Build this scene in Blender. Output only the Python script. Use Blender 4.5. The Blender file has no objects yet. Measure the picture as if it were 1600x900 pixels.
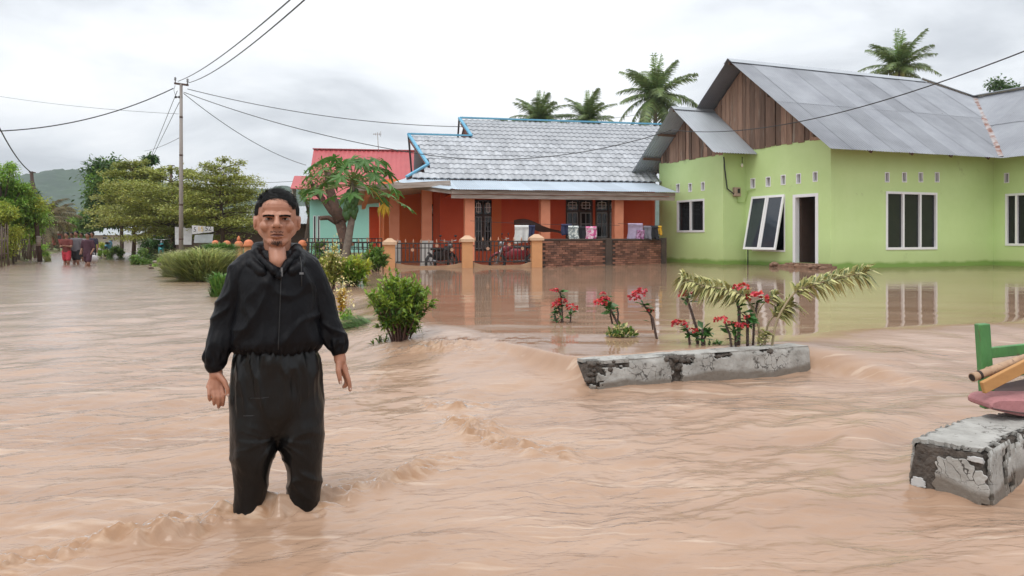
import bpy, bmesh, math, random
import numpy as np
from mathutils import Vector, Matrix, Quaternion
from mathutils.bvhtree import BVHTree

scene = bpy.context.scene
COL = scene.collection
R = math.radians

# ------------------------------------------------------------------ camera
CAM_H = 1.11
HORIZON = 370.0
F_PX = 1200.0
cam_d = bpy.data.cameras.new('camera')
cam = bpy.data.objects.new('camera', cam_d)
COL.objects.link(cam)
cam.location = (0, 0, CAM_H)
cam.rotation_euler = (R(90), 0, 0)
cam_d.sensor_width = 36.0
cam_d.lens = 27.0
cam_d.shift_y = -0.05
cam_d.clip_start = 0.05
cam_d.clip_end = 6000
scene.camera = cam

# ------------------------------------------------------------------ world, sun, exposure
SUN_EL, SUN_AZ = R(62), R(205)          # azimuth measured from +Y towards +X
world = bpy.data.worlds.new('World')
scene.world = world
world.use_nodes = True
wn, wl = world.node_tree.nodes, world.node_tree.links
wn.clear()
w_out = wn.new('ShaderNodeOutputWorld')
w_bg = wn.new('ShaderNodeBackground')
w_sky = wn.new('ShaderNodeTexSky')
w_sky.sky_type = 'NISHITA'
w_sky.sun_disc = False
w_sky.sun_elevation = SUN_EL
w_sky.sun_rotation = SUN_AZ
w_sky.air_density = 1.0
w_sky.dust_density = 3.0
w_bg.inputs['Strength'].default_value = 0.10
w_tc = wn.new('ShaderNodeTexCoord')
w_sep = wn.new('ShaderNodeSeparateXYZ')
wl.new(w_tc.outputs['Generated'], w_sep.inputs[0])
def wmath(op, a, b=None, clamp=False):
    n = wn.new('ShaderNodeMath'); n.operation = op; n.use_clamp = clamp
    for i, v in enumerate((a, b)):
        if v is None: continue
        if isinstance(v, (int, float)): n.inputs[i].default_value = v
        else: wl.new(v, n.inputs[i])
    return n.outputs[0]
den = wmath('ADD', wmath('MAXIMUM', w_sep.outputs['Z'], 0.0), 0.22)
cu = wmath('DIVIDE', w_sep.outputs['X'], den)
cv = wmath('DIVIDE', w_sep.outputs['Y'], den)
w_comb = wn.new('ShaderNodeCombineXYZ')
wl.new(cu, w_comb.inputs[0]); wl.new(cv, w_comb.inputs[1])
def wnoise(scale, detail, rough, off, dist=0.0):
    m = wn.new('ShaderNodeMapping'); m.inputs['Location'].default_value = off
    wl.new(w_comb.outputs[0], m.inputs['Vector'])
    n = wn.new('ShaderNodeTexNoise'); n.inputs['Scale'].default_value = scale
    n.inputs['Detail'].default_value = detail; n.inputs['Roughness'].default_value = rough
    n.inputs['Distortion'].default_value = dist
    wl.new(m.outputs[0], n.inputs['Vector'])
    return n.outputs['Fac']
n1 = wnoise(1.25, 6, 0.52, (3.1, 1.7, 0.4), 0.3)
n2 = wnoise(0.45, 2, 0.5, (7.3, 0.2, 0.9))
nsum = wmath('ADD', wmath('MULTIPLY', n1, 0.65), wmath('MULTIPLY', n2, 0.35))
w_ramp = wn.new('ShaderNodeValToRGB')
wl.new(nsum, w_ramp.inputs[0])
e = w_ramp.color_ramp.elements
e[0].position = 0.37; e[0].color = (5.7, 6.0, 6.4, 1)
e[1].position = 0.57; e[1].color = (9.9, 10.05, 10.2, 1)
el = w_ramp.color_ramp.elements.new(0.46); el.color = (8.1, 8.4, 8.75, 1)
w_mix = wn.new('ShaderNodeMix'); w_mix.data_type = 'RGBA'
w_mix.inputs['Factor'].default_value = 0.94
wl.new(w_sky.outputs[0], w_mix.inputs[6]); wl.new(w_ramp.outputs[0], w_mix.inputs[7])
# an overcast dome is brighter overhead than at the horizon
zen = wmath('ADD', wmath('MULTIPLY', wmath('MAXIMUM', w_sep.outputs['Z'], 0.0), 0.65), 0.95)
w_vm = wn.new('ShaderNodeVectorMath'); w_vm.operation = 'SCALE'
wl.new(w_mix.outputs[2], w_vm.inputs[0]); wl.new(zen, w_vm.inputs['Scale'])
wl.new(w_vm.outputs[0], w_bg.inputs['Color'])
wl.new(w_bg.outputs[0], w_out.inputs['Surface'])

sun_d = bpy.data.lights.new('sun', 'SUN')
sun_d.energy = 1.3
sun_d.angle = R(25)
sun_d.color = (1.0, 0.965, 0.91)
sun = bpy.data.objects.new('sun', sun_d)
COL.objects.link(sun)
sd = Vector((math.sin(SUN_AZ) * math.cos(SUN_EL), math.cos(SUN_AZ) * math.cos(SUN_EL), math.sin(SUN_EL)))
sun.rotation_euler = (-sd).to_track_quat('-Z', 'Y').to_euler()

vs = scene.view_settings
vs.view_transform = 'Standard'
vs.look = 'None'
vs.exposure = 0.2
vs.gamma = 1.0
vs.use_curve_mapping = False
scene.cycles.max_bounces = 6
scene.cycles.diffuse_bounces = 3
scene.cycles.glossy_bounces = 3
scene.cycles.transmission_bounces = 4
scene.cycles.volume_bounces = 0
scene.cycles.transparent_max_bounces = 6
scene.cycles.use_denoising = True
scene.cycles.caustics_reflective = False
scene.cycles.caustics_refractive = False

# ------------------------------------------------------------------ helpers
rng = np.random.default_rng(7)
random.seed(7)

def at(px, py, Y):
    """point of the place at depth Y metres seen at photograph pixel (px, py)"""
    return Vector(((px - 800.0) / F_PX * Y, Y, CAM_H - (py - HORIZON) / F_PX * Y))

def smooth(a, b, x):
    t = np.clip((x - a) / (b - a), 0, 1)
    return t * t * (3 - 2 * t)

def _hash(ix, iy, iz, seed):
    h = (ix.astype(np.int64) * 374761393 + iy.astype(np.int64) * 668265263 + iz.astype(np.int64) * 2147483647 + seed * 974711) & 0xFFFFFFFF
    h = ((h ^ (h >> 13)) * 1274126177) & 0xFFFFFFFF
    h = ((h ^ (h >> 16)) * 2246822519) & 0xFFFFFFFF
    return (h ^ (h >> 15)) & 0xFFFFFFFF

def vnoise(x, y, z=None, seed=0):
    """smooth value noise in -1..1"""
    x = np.asarray(x, float); y = np.asarray(y, float)
    z = np.zeros_like(x) if z is None else np.asarray(z, float)
    ix, iy, iz = np.floor(x), np.floor(y), np.floor(z)
    fx, fy, fz = x - ix, y - iy, z - iz
    fx = fx * fx * fx * (fx * (fx * 6 - 15) + 10); fy = fy * fy * fy * (fy * (fy * 6 - 15) + 10); fz = fz * fz * (3 - 2 * fz)
    def g(a, b, c): return _hash(ix + a, iy + b, iz + c, seed) / 2147483647.5 - 1.0
    def lerp(a, b, t): return a + (b - a) * t
    x00 = lerp(g(0, 0, 0), g(1, 0, 0), fx); x10 = lerp(g(0, 1, 0), g(1, 1, 0), fx)
    x01 = lerp(g(0, 0, 1), g(1, 0, 1), fx); x11 = lerp(g(0, 1, 1), g(1, 1, 1), fx)
    return lerp(lerp(x00, x10, fy), lerp(x01, x11, fy), fz)

def fbm(x, y, z=None, octaves=4, seed=0, gain=0.5):
    x = np.asarray(x, float); y = np.asarray(y, float)
    s = np.zeros_like(x); a = 1.0; tot = 0
    for o in range(octaves):
        c, sn = math.cos(0.7 * o), math.sin(0.7 * o)
        xr, yr = x * c - y * sn, x * sn + y * c
        s += a * vnoise(xr, yr, z, seed + 17 * o); tot += a
        x, y = x * 2.03, y * 2.03
        if z is not None: z = z * 2.03
        a *= gain
    return s / tot

def link(o, parent=None):
    COL.objects.link(o)
    if parent is not None: o.parent = parent
    return o

def tag(o, label=None, cat=None, group=None, kind=None):
    if label: o['label'] = label
    if cat: o['category'] = cat
    if group: o['group'] = group
    if kind: o['kind'] = kind
    return o

def thing(name, label, cat, loc=(0, 0, 0), rotz=0.0, group=None):
    o = bpy.data.objects.new(name, None)
    o.empty_display_size = 0.1
    link(o)
    o.location = loc; o.rotation_euler = (0, 0, rotz)
    return tag(o, label, cat, group)

def obj(name, me, mat, parent=None):
    if isinstance(mat, str): mat = M[mat]
    if not me.materials: me.materials.append(mat)
    o = bpy.data.objects.new(name, me)
    return link(o, parent)

def copy_tree(o, parent=None):
    c = o.copy(); COL.objects.link(c); c.parent = parent
    for ch in o.children: copy_tree(ch, c)
    return c

def frame(z, up=Vector((0, 0, 1))):
    z = Vector(z).normalized()
    up = Vector(up)
    if abs(z.dot(up)) > 0.98: up = Vector((0, 1, 0))
    x = up.cross(z).normalized(); y = z.cross(x)
    return x, y, z

class MB:
    """collects shapes into one mesh"""
    def __init__(s): s.v = []; s.f = []; s.sm = []
    def add(s, vs_, fs, sm=False):
        b = len(s.v); s.v += [tuple(p) for p in vs_]
        s.f += [tuple(i + b for i in f) for f in fs]; s.sm += [sm] * len(fs); return s
    def box(s, c, d, rot=None, taper=1.0):
        hx, hy, hz = d[0] / 2, d[1] / 2, d[2] / 2
        P = []
        for sz in (-1, 1):
            k = taper if sz > 0 else 1
            for sx, sy in ((-1, -1), (1, -1), (1, 1), (-1, 1)): P.append(Vector((sx * hx * k, sy * hy * k, sz * hz)))
        if rot is not None:
            m = rot if isinstance(rot, Matrix) else Matrix.Rotation(rot, 3, 'Z')
            P = [m @ p for p in P]
        c = Vector(c)
        return s.add([c + p for p in P], [(0, 3, 2, 1), (4, 5, 6, 7), (0, 1, 5, 4), (1, 2, 6, 5), (2, 3, 7, 6), (3, 0, 4, 7)])
    def span(s, a, b):
        a, b = Vector(a), Vector(b)
        return s.box((a + b) / 2, [abs(b[i] - a[i]) for i in range(3)])
    def bar(s, a, b, w, h, up=(0, 0, 1)):
        a, b = Vector(a), Vector(b); x, y, z = frame(b - a, up)
        P = []
        for p in (a, b):
            for sx, sy in ((-1, -1), (1, -1), (1, 1), (-1, 1)): P.append(p + x * (sx * w / 2) + y * (sy * h / 2))
        return s.add(P, [(0, 3, 2, 1), (4, 5, 6, 7), (0, 1, 5, 4), (1, 2, 6, 5), (2, 3, 7, 6), (3, 0, 4, 7)])
    def tube(s, pts, rad, n=8, cap=True, sm=True):
        pts = [Vector(p) for p in pts]; k = len(pts)
        rr = [rad] * k if isinstance(rad, (int, float)) else list(rad)
        P = []; x = None
        for i, p in enumerate(pts):
            t = (pts[min(i + 1, k - 1)] - pts[max(i - 1, 0)]).normalized()
            if x is None: x, y, _ = frame(t)
            else:
                x = (x - t * x.dot(t))
                x = x.normalized() if x.length > 1e-6 else frame(t)[0]
                y = t.cross(x)
            for j in range(n):
                a = 2 * math.pi * j / n
                P.append(p + x * (math.cos(a) * rr[i]) + y * (math.sin(a) * rr[i]))
        F = []
        for i in range(k - 1):
            for j in range(n):
                F.append((i * n + j, i * n + (j + 1) % n, (i + 1) * n + (j + 1) % n, (i + 1) * n + j))
        s.add(P, F, sm)
        if cap:
            b = len(s.v) - len(P)
            s.f.append(tuple(b + j for j in reversed(range(n)))); s.sm.append(False)
            s.f.append(tuple(b + (k - 1) * n + j for j in range(n))); s.sm.append(False)
        return s
    def lathe(s, prof, c=(0, 0, 0), n=12, sm=True):
        c = Vector(c); P = []
        for r, z in prof:
            for j in range(n):
                a = 2 * math.pi * j / n; P.append(c + Vector((r * math.cos(a), r * math.sin(a), z)))
        F = []; k = len(prof)
        for i in range(k - 1):
            for j in range(n): F.append((i * n + j, i * n + (j + 1) % n, (i + 1) * n + (j + 1) % n, (i + 1) * n + j))
        s.add(P, F, sm)
        b = len(s.v) - len(P)
        s.f.append(tuple(b + j for j in reversed(range(n)))); s.sm.append(False)
        s.f.append(tuple(b + (k - 1) * n + j for j in range(n))); s.sm.append(False)
        return s
    def ball(s, c, r, n=10, m=6, rot=None):
        c = Vector(c); r = (r, r, r) if isinstance(r, (int, float)) else r
        P = []
        for i in range(m + 1):
            t = math.pi * i / m
            for j in range(n):
                a = 2 * math.pi * j / n
                p = Vector((r[0] * math.sin(t) * math.cos(a), r[1] * math.sin(t) * math.sin(a), -r[2] * math.cos(t)))
                P.append(c + (rot @ p if rot is not None else p))
        F = [(i * n + j, i * n + (j + 1) % n, (i + 1) * n + (j + 1) % n, (i + 1) * n + j) for i in range(m) for j in range(n)]
        return s.add(P, F, True)
    def prism(s, poly, z0, z1):
        n = len(poly)
        P = [(p[0], p[1], z0) for p in poly] + [(p[0], p[1], z1) for p in poly]
        return s.add(P, [tuple(reversed(range(n))), tuple(range(n, 2 * n))] + [(i, (i + 1) % n, n + (i + 1) % n, n + i) for i in range(n)])
    def slab(s, poly, off):
        """polygon of 3-D points extruded by the vector off"""
        n = len(poly); off = Vector(off); poly = [Vector(p) for p in poly]
        return s.add(poly + [p + off for p in poly], [tuple(reversed(range(n))), tuple(range(n, 2 * n))] + [(i, (i + 1) % n, n + (i + 1) % n, n + i) for i in range(n)])
    def mesh(s, name):
        me = bpy.data.meshes.new(name)
        me.from_pydata([tuple(p) for p in s.v], [], s.f)
        me.polygons.foreach_set('use_smooth', s.sm)
        me.update()
        return me
    def build(s, name, mat, parent=None, bevel=0.0):
        me = s.mesh(name)
        if bevel > 0:
            bm = bmesh.new(); bm.from_mesh(me)
            bmesh.ops.recalc_face_normals(bm, faces=bm.faces)
            bmesh.ops.bevel(bm, geom=list(bm.edges), offset=bevel, segments=1, affect='EDGES', profile=0.5)
            bm.to_mesh(me); bm.free()
        return obj(name, me, mat, parent)

def np_mesh(name, V, F, sm=True):
    """mesh from numpy verts and equal-sized faces"""
    V = np.asarray(V, np.float32); F = np.asarray(F, np.int32)
    me = bpy.data.meshes.new(name)
    me.vertices.add(len(V)); me.vertices.foreach_set('co', V.ravel())
    n, k = F.shape
    me.loops.add(n * k); me.loops.foreach_set('vertex_index', F.ravel())
    me.polygons.add(n)
    me.polygons.foreach_set('loop_start', np.arange(0, n * k, k, dtype=np.int32))
    me.polygons.foreach_set('loop_total', np.full(n, k, np.int32))
    me.polygons.foreach_set('use_smooth', np.full(n, sm))
    me.update(calc_edges=True); me.validate()
    return me

# ------------------------------------------------------------------ materials
M = {}
def mat(name, col, rough=0.7, col2=None, scale=6.0, bump=0.0, bscale=None, spec=0.5, metal=0.0, rand=0.0, stretch=(1, 1, 1),
        detail=4.0, island=0.0, transl=0.0, rust=None, contrast=0.25, coat=0.0, sheen=0.0, bdist=0.01, use_world=False):
    m = bpy.data.materials.new(name); m.use_nodes = True
    nt = m.node_tree; N, L = nt.nodes, nt.links
    b = N['Principled BSDF']
    b.inputs['Roughness'].default_value = rough
    b.inputs['Specular IOR Level'].default_value = spec
    b.inputs['Metallic'].default_value = metal
    if coat: b.inputs['Coat Weight'].default_value = coat
    tc = N.new('ShaderNodeTexCoord')
    mp = N.new('ShaderNodeMapping'); mp.inputs['Scale'].default_value = stretch
    if use_world:
        g = N.new('ShaderNodeNewGeometry'); L.new(g.outputs['Position'], mp.inputs['Vector'])
    else:
        L.new(tc.outputs['Object'], mp.inputs['Vector'])
    nz = N.new('ShaderNodeTexNoise'); nz.inputs['Scale'].default_value = scale; nz.inputs['Detail'].default_value = detail
    nz.inputs['Roughness'].default_value = 0.62
    L.new(mp.outputs[0], nz.inputs['Vector'])
    col2 = col2 if col2 is not None else tuple(c * 0.72 for c in col)
    mr = N.new('ShaderNodeMapRange'); mr.inputs['From Min'].default_value = 0.5 - contrast; mr.inputs['From Max'].default_value = 0.5 + contrast
    L.new(nz.outputs['Fac'], mr.inputs['Value'])
    mx = N.new('ShaderNodeMix'); mx.data_type = 'RGBA'
    mx.inputs[6].default_value = (*col2, 1); mx.inputs[7].default_value = (*col, 1)
    L.new(mr.outputs[0], mx.inputs['Factor'])
    out = mx.outputs[2]
    if rust is not None:                       # rust = (colour, threshold, scale)
        nr = N.new('ShaderNodeTexNoise'); nr.inputs['Scale'].default_value = rust[2]; nr.inputs['Detail'].default_value = 8
        nr.inputs['Roughness'].default_value = 0.7
        L.new(mp.outputs[0], nr.inputs['Vector'])
        rr = N.new('ShaderNodeMapRange'); rr.inputs['From Min'].default_value = rust[1]; rr.inputs['From Max'].default_value = rust[1] + 0.07
        L.new(nr.outputs['Fac'], rr.inputs['Value'])
        m2 = N.new('ShaderNodeMix'); m2.data_type = 'RGBA'
        L.new(rr.outputs[0], m2.inputs['Factor']); L.new(out, m2.inputs[6]); m2.inputs[7].default_value = (*rust[0], 1)
        out = m2.outputs[2]
    if rand or island:
        hs = N.new('ShaderNodeHueSaturation')
        if island:
            gi = N.new('ShaderNodeNewGeometry'); src = gi.outputs['Random Per Island']; amt = island
        else:
            oi = N.new('ShaderNodeObjectInfo'); src = oi.outputs['Random']; amt = rand
        vr = N.new('ShaderNodeMapRange'); vr.inputs['To Min'].default_value = 1 - amt; vr.inputs['To Max'].default_value = 1 + amt
        L.new(src, vr.inputs['Value']); L.new(vr.outputs[0], hs.inputs['Value'])
        if island:
            ml = N.new('ShaderNodeMath'); ml.operation = 'MULTIPLY'; ml.inputs[1].default_value = 7.31
            fr = N.new('ShaderNodeMath'); fr.operation = 'FRACT'
            L.new(src, ml.inputs[0]); L.new(ml.outputs[0], fr.inputs[0])
            hr = N.new('ShaderNodeMapRange'); hr.inputs['To Min'].default_value = 0.5 - island * 0.06; hr.inputs['To Max'].default_value = 0.5 + island * 0.05
            L.new(fr.outputs[0], hr.inputs['Value']); L.new(hr.outputs[0], hs.inputs['Hue'])
        L.new(out, hs.inputs['Color']); out = hs.outputs[0]
    L.new(out, b.inputs['Base Color'])
    if bump:
        nb = N.new('ShaderNodeTexNoise'); nb.inputs['Scale'].default_value = bscale or scale * 4; nb.inputs['Detail'].default_value = 5
        L.new(mp.outputs[0], nb.inputs['Vector'])
        bp = N.new('ShaderNodeBump'); bp.inputs['Strength'].default_value = bump; bp.inputs['Distance'].default_value = bdist
        L.new(nb.outputs['Fac'], bp.inputs['Height']); L.new(bp.outputs[0], b.inputs['Normal'])
    if transl:
        tr = N.new('ShaderNodeBsdfTranslucent'); L.new(out, tr.inputs['Color'])
        ms = N.new('ShaderNodeMixShader'); ms.inputs[0].default_value = transl
        L.new(b.outputs[0], ms.inputs[1]); L.new(tr.outputs[0], ms.inputs[2])
        L.new(ms.outputs[0], N['Material Output'].inputs['Surface'])
    M[name] = m
    return m

def add_waterline(name, colour, z0, z1, world_z=True):
    """a splash-stained band near the flood level, with a ragged edge (stain, world height z0..z1)"""
    m = M[name]; N, L = m.node_tree.nodes, m.node_tree.links
    b = N['Principled BSDF']
    src = b.inputs['Base Color'].links[0].from_socket
    g = N.new('ShaderNodeNewGeometry'); sp = N.new('ShaderNodeSeparateXYZ'); L.new(g.outputs['Position'], sp.inputs[0])
    nz = N.new('ShaderNodeTexNoise'); nz.inputs['Scale'].default_value = 2.2; nz.inputs['Detail'].default_value = 5
    L.new(g.outputs['Position'], nz.inputs['Vector'])
    ma = N.new('ShaderNodeMath'); ma.operation = 'MULTIPLY_ADD'; ma.inputs[1].default_value = -0.16; L.new(nz.outputs['Fac'], ma.inputs[0]); L.new(sp.outputs['Z'], ma.inputs[2])
    mr = N.new('ShaderNodeMapRange'); mr.inputs['From Min'].default_value = z0; mr.inputs['From Max'].default_value = z1
    mr.inputs['To Min'].default_value = 1; mr.inputs['To Max'].default_value = 0
    L.new(ma.outputs[0], mr.inputs['Value'])
    mx = N.new('ShaderNodeMix'); mx.data_type = 'RGBA'
    L.new(mr.outputs[0], mx.inputs['Factor']); L.new(src, mx.inputs[6]); mx.inputs[7].default_value = (*colour, 1)
    L.new(mx.outputs[2], b.inputs['Base Color'])

def add_cracks(name, scale, colour, width=0.022):
    """network of hairline cracks (Voronoi cell borders broken up by noise)"""
    m = M[name]; N, L = m.node_tree.nodes, m.node_tree.links; b = N['Principled BSDF']
    src = b.inputs['Base Color'].links[0].from_socket
    g = N.new('ShaderNodeNewGeometry'); nz = N.new('ShaderNodeTexNoise'); nz.inputs['Scale'].default_value = 6; nz.inputs['Detail'].default_value = 6
    L.new(g.outputs['Position'], nz.inputs['Vector'])
    va = N.new('ShaderNodeVectorMath'); va.operation = 'MULTIPLY_ADD'; va.inputs[1].default_value = (.22, .22, .22)
    L.new(nz.outputs['Color'], va.inputs[0]); L.new(g.outputs['Position'], va.inputs[2])
    vo = N.new('ShaderNodeTexVoronoi'); vo.feature = 'DISTANCE_TO_EDGE'; vo.inputs['Scale'].default_value = scale; L.new(va.outputs[0], vo.inputs['Vector'])
    n2 = N.new('ShaderNodeTexNoise'); n2.inputs['Scale'].default_value = 4; L.new(g.outputs['Position'], n2.inputs['Vector'])
    w = N.new('ShaderNodeMath'); w.operation = 'MULTIPLY_ADD'; w.inputs[1].default_value = .20; w.inputs[2].default_value = -.095; L.new(n2.outputs['Fac'], w.inputs[0])
    lt = N.new('ShaderNodeMath'); lt.operation = 'LESS_THAN'; L.new(vo.outputs['Distance'], lt.inputs[0]); L.new(w.outputs[0], lt.inputs[1])
    mx = N.new('ShaderNodeMix'); mx.data_type = 'RGBA'; L.new(lt.outputs[0], mx.inputs['Factor']); L.new(src, mx.inputs[6]); mx.inputs[7].default_value = (*colour, 1)
    L.new(mx.outputs[2], b.inputs['Base Color'])

mat('green_wall', (0.575, 0.725, 0.35), 0.75, (0.48, 0.64, 0.265), scale=0.9, bump=0.15, bscale=30, contrast=0.35, rust=((0.40, 0.50, 0.24), 0.62, 1.1))
add_waterline('green_wall', (0.44, 0.55, 0.24), 0.15, 0.95)
add_waterline('green_wall', (0.19, 0.32, 0.07), 0.22, 0.31)
mat('green_wall_side', (0.46, 0.66, 0.22), 0.75, scale=1)
mat('white_frame', (0.80, 0.80, 0.82), 0.35, (0.74, 0.74, 0.76), scale=5)
mat('dark_glass', (0.012, 0.014, 0.016), 0.06, (0.02, 0.02, 0.022), scale=2, spec=0.35)
mat('tint_glass', (0.03, 0.038, 0.05), 0.08, (0.04, 0.05, 0.065), scale=2, spec=0.5)
mat('dark_room', (0.03, 0.032, 0.036), 0.9, scale=2)  # near-black colour stands in for the shade inside the rooms
mat('zinc', (0.30, 0.315, 0.345), 0.45, (0.20, 0.21, 0.235), scale=0.9, bump=0.05, metal=0.25, rand=0.2, contrast=0.22, rust=((0.13, 0.115, 0.11), 0.655, 3.0), use_world=True)
mat('zinc_new', (0.40, 0.43, 0.46), 0.36, (0.31, 0.33, 0.36), scale=1.2, metal=0.3, rand=0.08, use_world=True, rust=((0.22, 0.19, 0.18), 0.70, 3.0))
mat('zinc_blue', (0.46, 0.53, 0.60), 0.45, (0.36, 0.43, 0.50), scale=1.0, metal=0.15, rand=0.12, use_world=True, rust=((0.27, 0.23, 0.21), 0.68, 2.0))
mat('rusty_flashing', (0.22, 0.10, 0.07), 0.8, (0.38, 0.36, 0.36), scale=3.5, contrast=0.1, use_world=True)
mat('plank', (0.36, 0.225, 0.16), 0.85, (0.15, 0.09, 0.065), scale=5, stretch=(3, 3, 0.35), bump=0.4, bscale=18, rand=0.5, contrast=0.3, rust=((0.33, 0.27, 0.22), 0.58, 2.2), use_world=True)
mat('rafter', (0.16, 0.10, 0.07), 0.85, scale=5, use_world=True)
mat('muddy_step', (0.30, 0.17, 0.11), 0.85, (0.13, 0.08, 0.055), scale=9, bump=0.8, bscale=14, bdist=0.03)
mat('meter_box', (0.42, 0.30, 0.24), 0.5)
mat('black_plastic', (0.015, 0.015, 0.016), 0.45)
mat('cable', (0.03, 0.032, 0.035), 0.6)
mat('bulb', (0.75, 0.72, 0.6), 0.2)
mat('roof_tile', (0.45, 0.465, 0.49), 0.55, (0.30, 0.315, 0.34), scale=1.6, rand=0.16, contrast=0.28, use_world=True, bump=0.1, rust=((0.24, 0.235, 0.23), 0.66, 2.5))
mat('blue_trim', (0.07, 0.29, 0.46), 0.55, (0.16, 0.40, 0.55), scale=6, use_world=True, rust=((0.30, 0.42, 0.48), 0.64, 5))
mat('red_brown', (0.22, 0.075, 0.05), 0.7, use_world=True, scale=4)
mat('weathered_board', (0.44, 0.38, 0.34), 0.85, (0.26, 0.20, 0.17), scale=3, stretch=(0.6, 0.6, 5), contrast=0.15, use_world=True)
mat('orange_wall', (0.80, 0.20, 0.055), 0.75, (0.70, 0.16, 0.045), scale=1.2)
mat('red_wall', (0.76, 0.125, 0.045), 0.75, (0.66, 0.10, 0.036), scale=1.2)
mat('salmon', (0.78, 0.30, 0.17), 0.65, (0.70, 0.24, 0.13), scale=3)
mat('cream_ceiling', (0.62, 0.52, 0.44), 0.8, scale=1)
mat('tan_pillar', (0.60, 0.30, 0.13), 0.75, (0.50, 0.24, 0.11), scale=4, rust=((0.33, 0.20, 0.12), 0.62, 3))
mat('pillar_cap', (0.62, 0.42, 0.28), 0.75, (0.50, 0.32, 0.20), scale=5)
mat('mud_base', (0.42, 0.26, 0.15), 0.85, (0.30, 0.18, 0.11), scale=4, bump=0.5)
mat('black_iron', (0.022, 0.018, 0.018), 0.5, (0.05, 0.03, 0.025), scale=8)
mat('finial', (0.50, 0.28, 0.18), 0.5)
mat('brick', (0.30, 0.135, 0.085), 0.9, (0.15, 0.075, 0.055), scale=2.5, island=0.45, bump=0.3, contrast=0.3)
mat('mortar', (0.10, 0.07, 0.055), 0.95, (0.05, 0.04, 0.035), scale=3, bump=0.4)
mat('white_paint', (0.72, 0.72, 0.70), 0.6, (0.60, 0.59, 0.56), scale=3)
mat('grey_frame', (0.34, 0.34, 0.35), 0.6, (0.24, 0.23, 0.23), scale=4)
mat('dark_wood', (0.07, 0.04, 0.03), 0.7, scale=5)
mat('teal_wall', (0.33, 0.66, 0.57), 0.75, (0.28, 0.58, 0.50), scale=0.8)
mat('pale_teal', (0.62, 0.78, 0.74), 0.75, scale=0.8)
mat('red_roof', (0.44, 0.085, 0.09), 0.5, (0.34, 0.06, 0.065), scale=1.0, rand=0.08, use_world=True)
mat('brown_shed', (0.13, 0.075, 0.05), 0.85, (0.07, 0.045, 0.035), scale=2.5, rand=0.3, use_world=True)
mat('finial_orange', (0.66, 0.21, 0.09), 0.7, (0.52, 0.16, 0.07), scale=5)
mat('concrete_pole', (0.33, 0.30, 0.28), 0.8, (0.22, 0.19, 0.17), scale=3, stretch=(1, 1, 0.3))
mat('rust_pole', (0.11, 0.06, 0.045), 0.8, (0.05, 0.035, 0.03), scale=4)
mat('insulator', (0.25, 0.25, 0.26), 0.3)
mat('bark', (0.13, 0.085, 0.06), 0.9, (0.055, 0.037, 0.028), scale=7, stretch=(1, 1, 0.4), bump=0.6, bscale=16, use_world=True, bdist=0.02)
mat('bark_grey', (0.27, 0.22, 0.18), 0.9, (0.14, 0.11, 0.09), scale=8, stretch=(1, 1, 1.5), bump=0.5, use_world=True)
mat('bark_red', (0.16, 0.085, 0.06), 0.9, (0.07, 0.045, 0.035), scale=9, bump=0.8, bscale=14, use_world=True, bdist=0.03, rust=((0.20, 0.17, 0.14), 0.6, 8))
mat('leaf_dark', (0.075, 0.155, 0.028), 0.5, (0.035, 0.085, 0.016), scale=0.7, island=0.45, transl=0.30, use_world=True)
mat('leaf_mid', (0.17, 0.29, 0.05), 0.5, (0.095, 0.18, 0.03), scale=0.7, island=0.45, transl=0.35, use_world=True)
mat('leaf_bright', (0.29, 0.46, 0.07), 0.45, (0.18, 0.33, 0.045), scale=0.8, island=0.4, transl=0.40, use_world=True)
mat('leaf_yellow', (0.44, 0.46, 0.06), 0.5, (0.26, 0.34, 0.045), scale=0.7, island=0.45, transl=0.40, use_world=True)
mat('leaf_olive', (0.36, 0.385, 0.085), 0.5, (0.22, 0.25, 0.055), scale=0.6, island=0.4, transl=0.30, use_world=True)
mat('leaf_palm', (0.18, 0.25, 0.09), 0.42, (0.10, 0.155, 0.05), scale=1.0, island=0.45, transl=0.22, use_world=True)
mat('leaf_palm_new', (0.21, 0.33, 0.05), 0.45, (0.09, 0.17, 0.02), scale=1.0, island=0.3, transl=0.25, use_world=True)
mat('palm_brown', (0.20, 0.16, 0.07), 0.7, (0.11, 0.10, 0.045), scale=1.0, island=0.4, transl=0.2, use_world=True)
mat('leaf_papaya', (0.12, 0.26, 0.055), 0.5, (0.06, 0.16, 0.03), scale=4, rand=0.25, transl=0.25, bump=0.2)
mat('leaf_dead', (0.62, 0.40, 0.03), 0.6, (0.45, 0.28, 0.03), scale=4, transl=0.25)
mat('petiole', (0.30, 0.34, 0.12), 0.5)
mat('papaya_fruit', (0.055, 0.13, 0.03), 0.45, (0.035, 0.09, 0.02), scale=8)
mat('grass_blade', (0.42, 0.45, 0.17), 0.6, (0.28, 0.33, 0.11), scale=1.2, island=0.45, transl=0.4, use_world=True)
mat('grass_green', (0.14, 0.27, 0.05), 0.55, (0.08, 0.18, 0.03), scale=1.5, island=0.4, transl=0.25, use_world=True)
mat('shrub_leaf', (0.13, 0.225, 0.035), 0.45, (0.06, 0.12, 0.022), scale=5, island=0.45, transl=0.28, use_world=True)
mat('shrub_new', (0.25, 0.36, 0.045), 0.45, (0.16, 0.27, 0.035), scale=5, island=0.35, transl=0.3, use_world=True)
mat('twig', (0.13, 0.065, 0.045), 0.85, (0.06, 0.035, 0.03), scale=10, use_world=True)
mat('euphorbia_stem', (0.075, 0.05, 0.045), 0.85, (0.14, 0.10, 0.085), scale=60, bump=0.6, use_world=True)
mat('thorn', (0.22, 0.17, 0.14), 0.8)
mat('euphorbia_leaf', (0.075, 0.20, 0.045), 0.4, (0.04, 0.12, 0.028), scale=15, island=0.35, transl=0.2, use_world=True)
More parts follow.
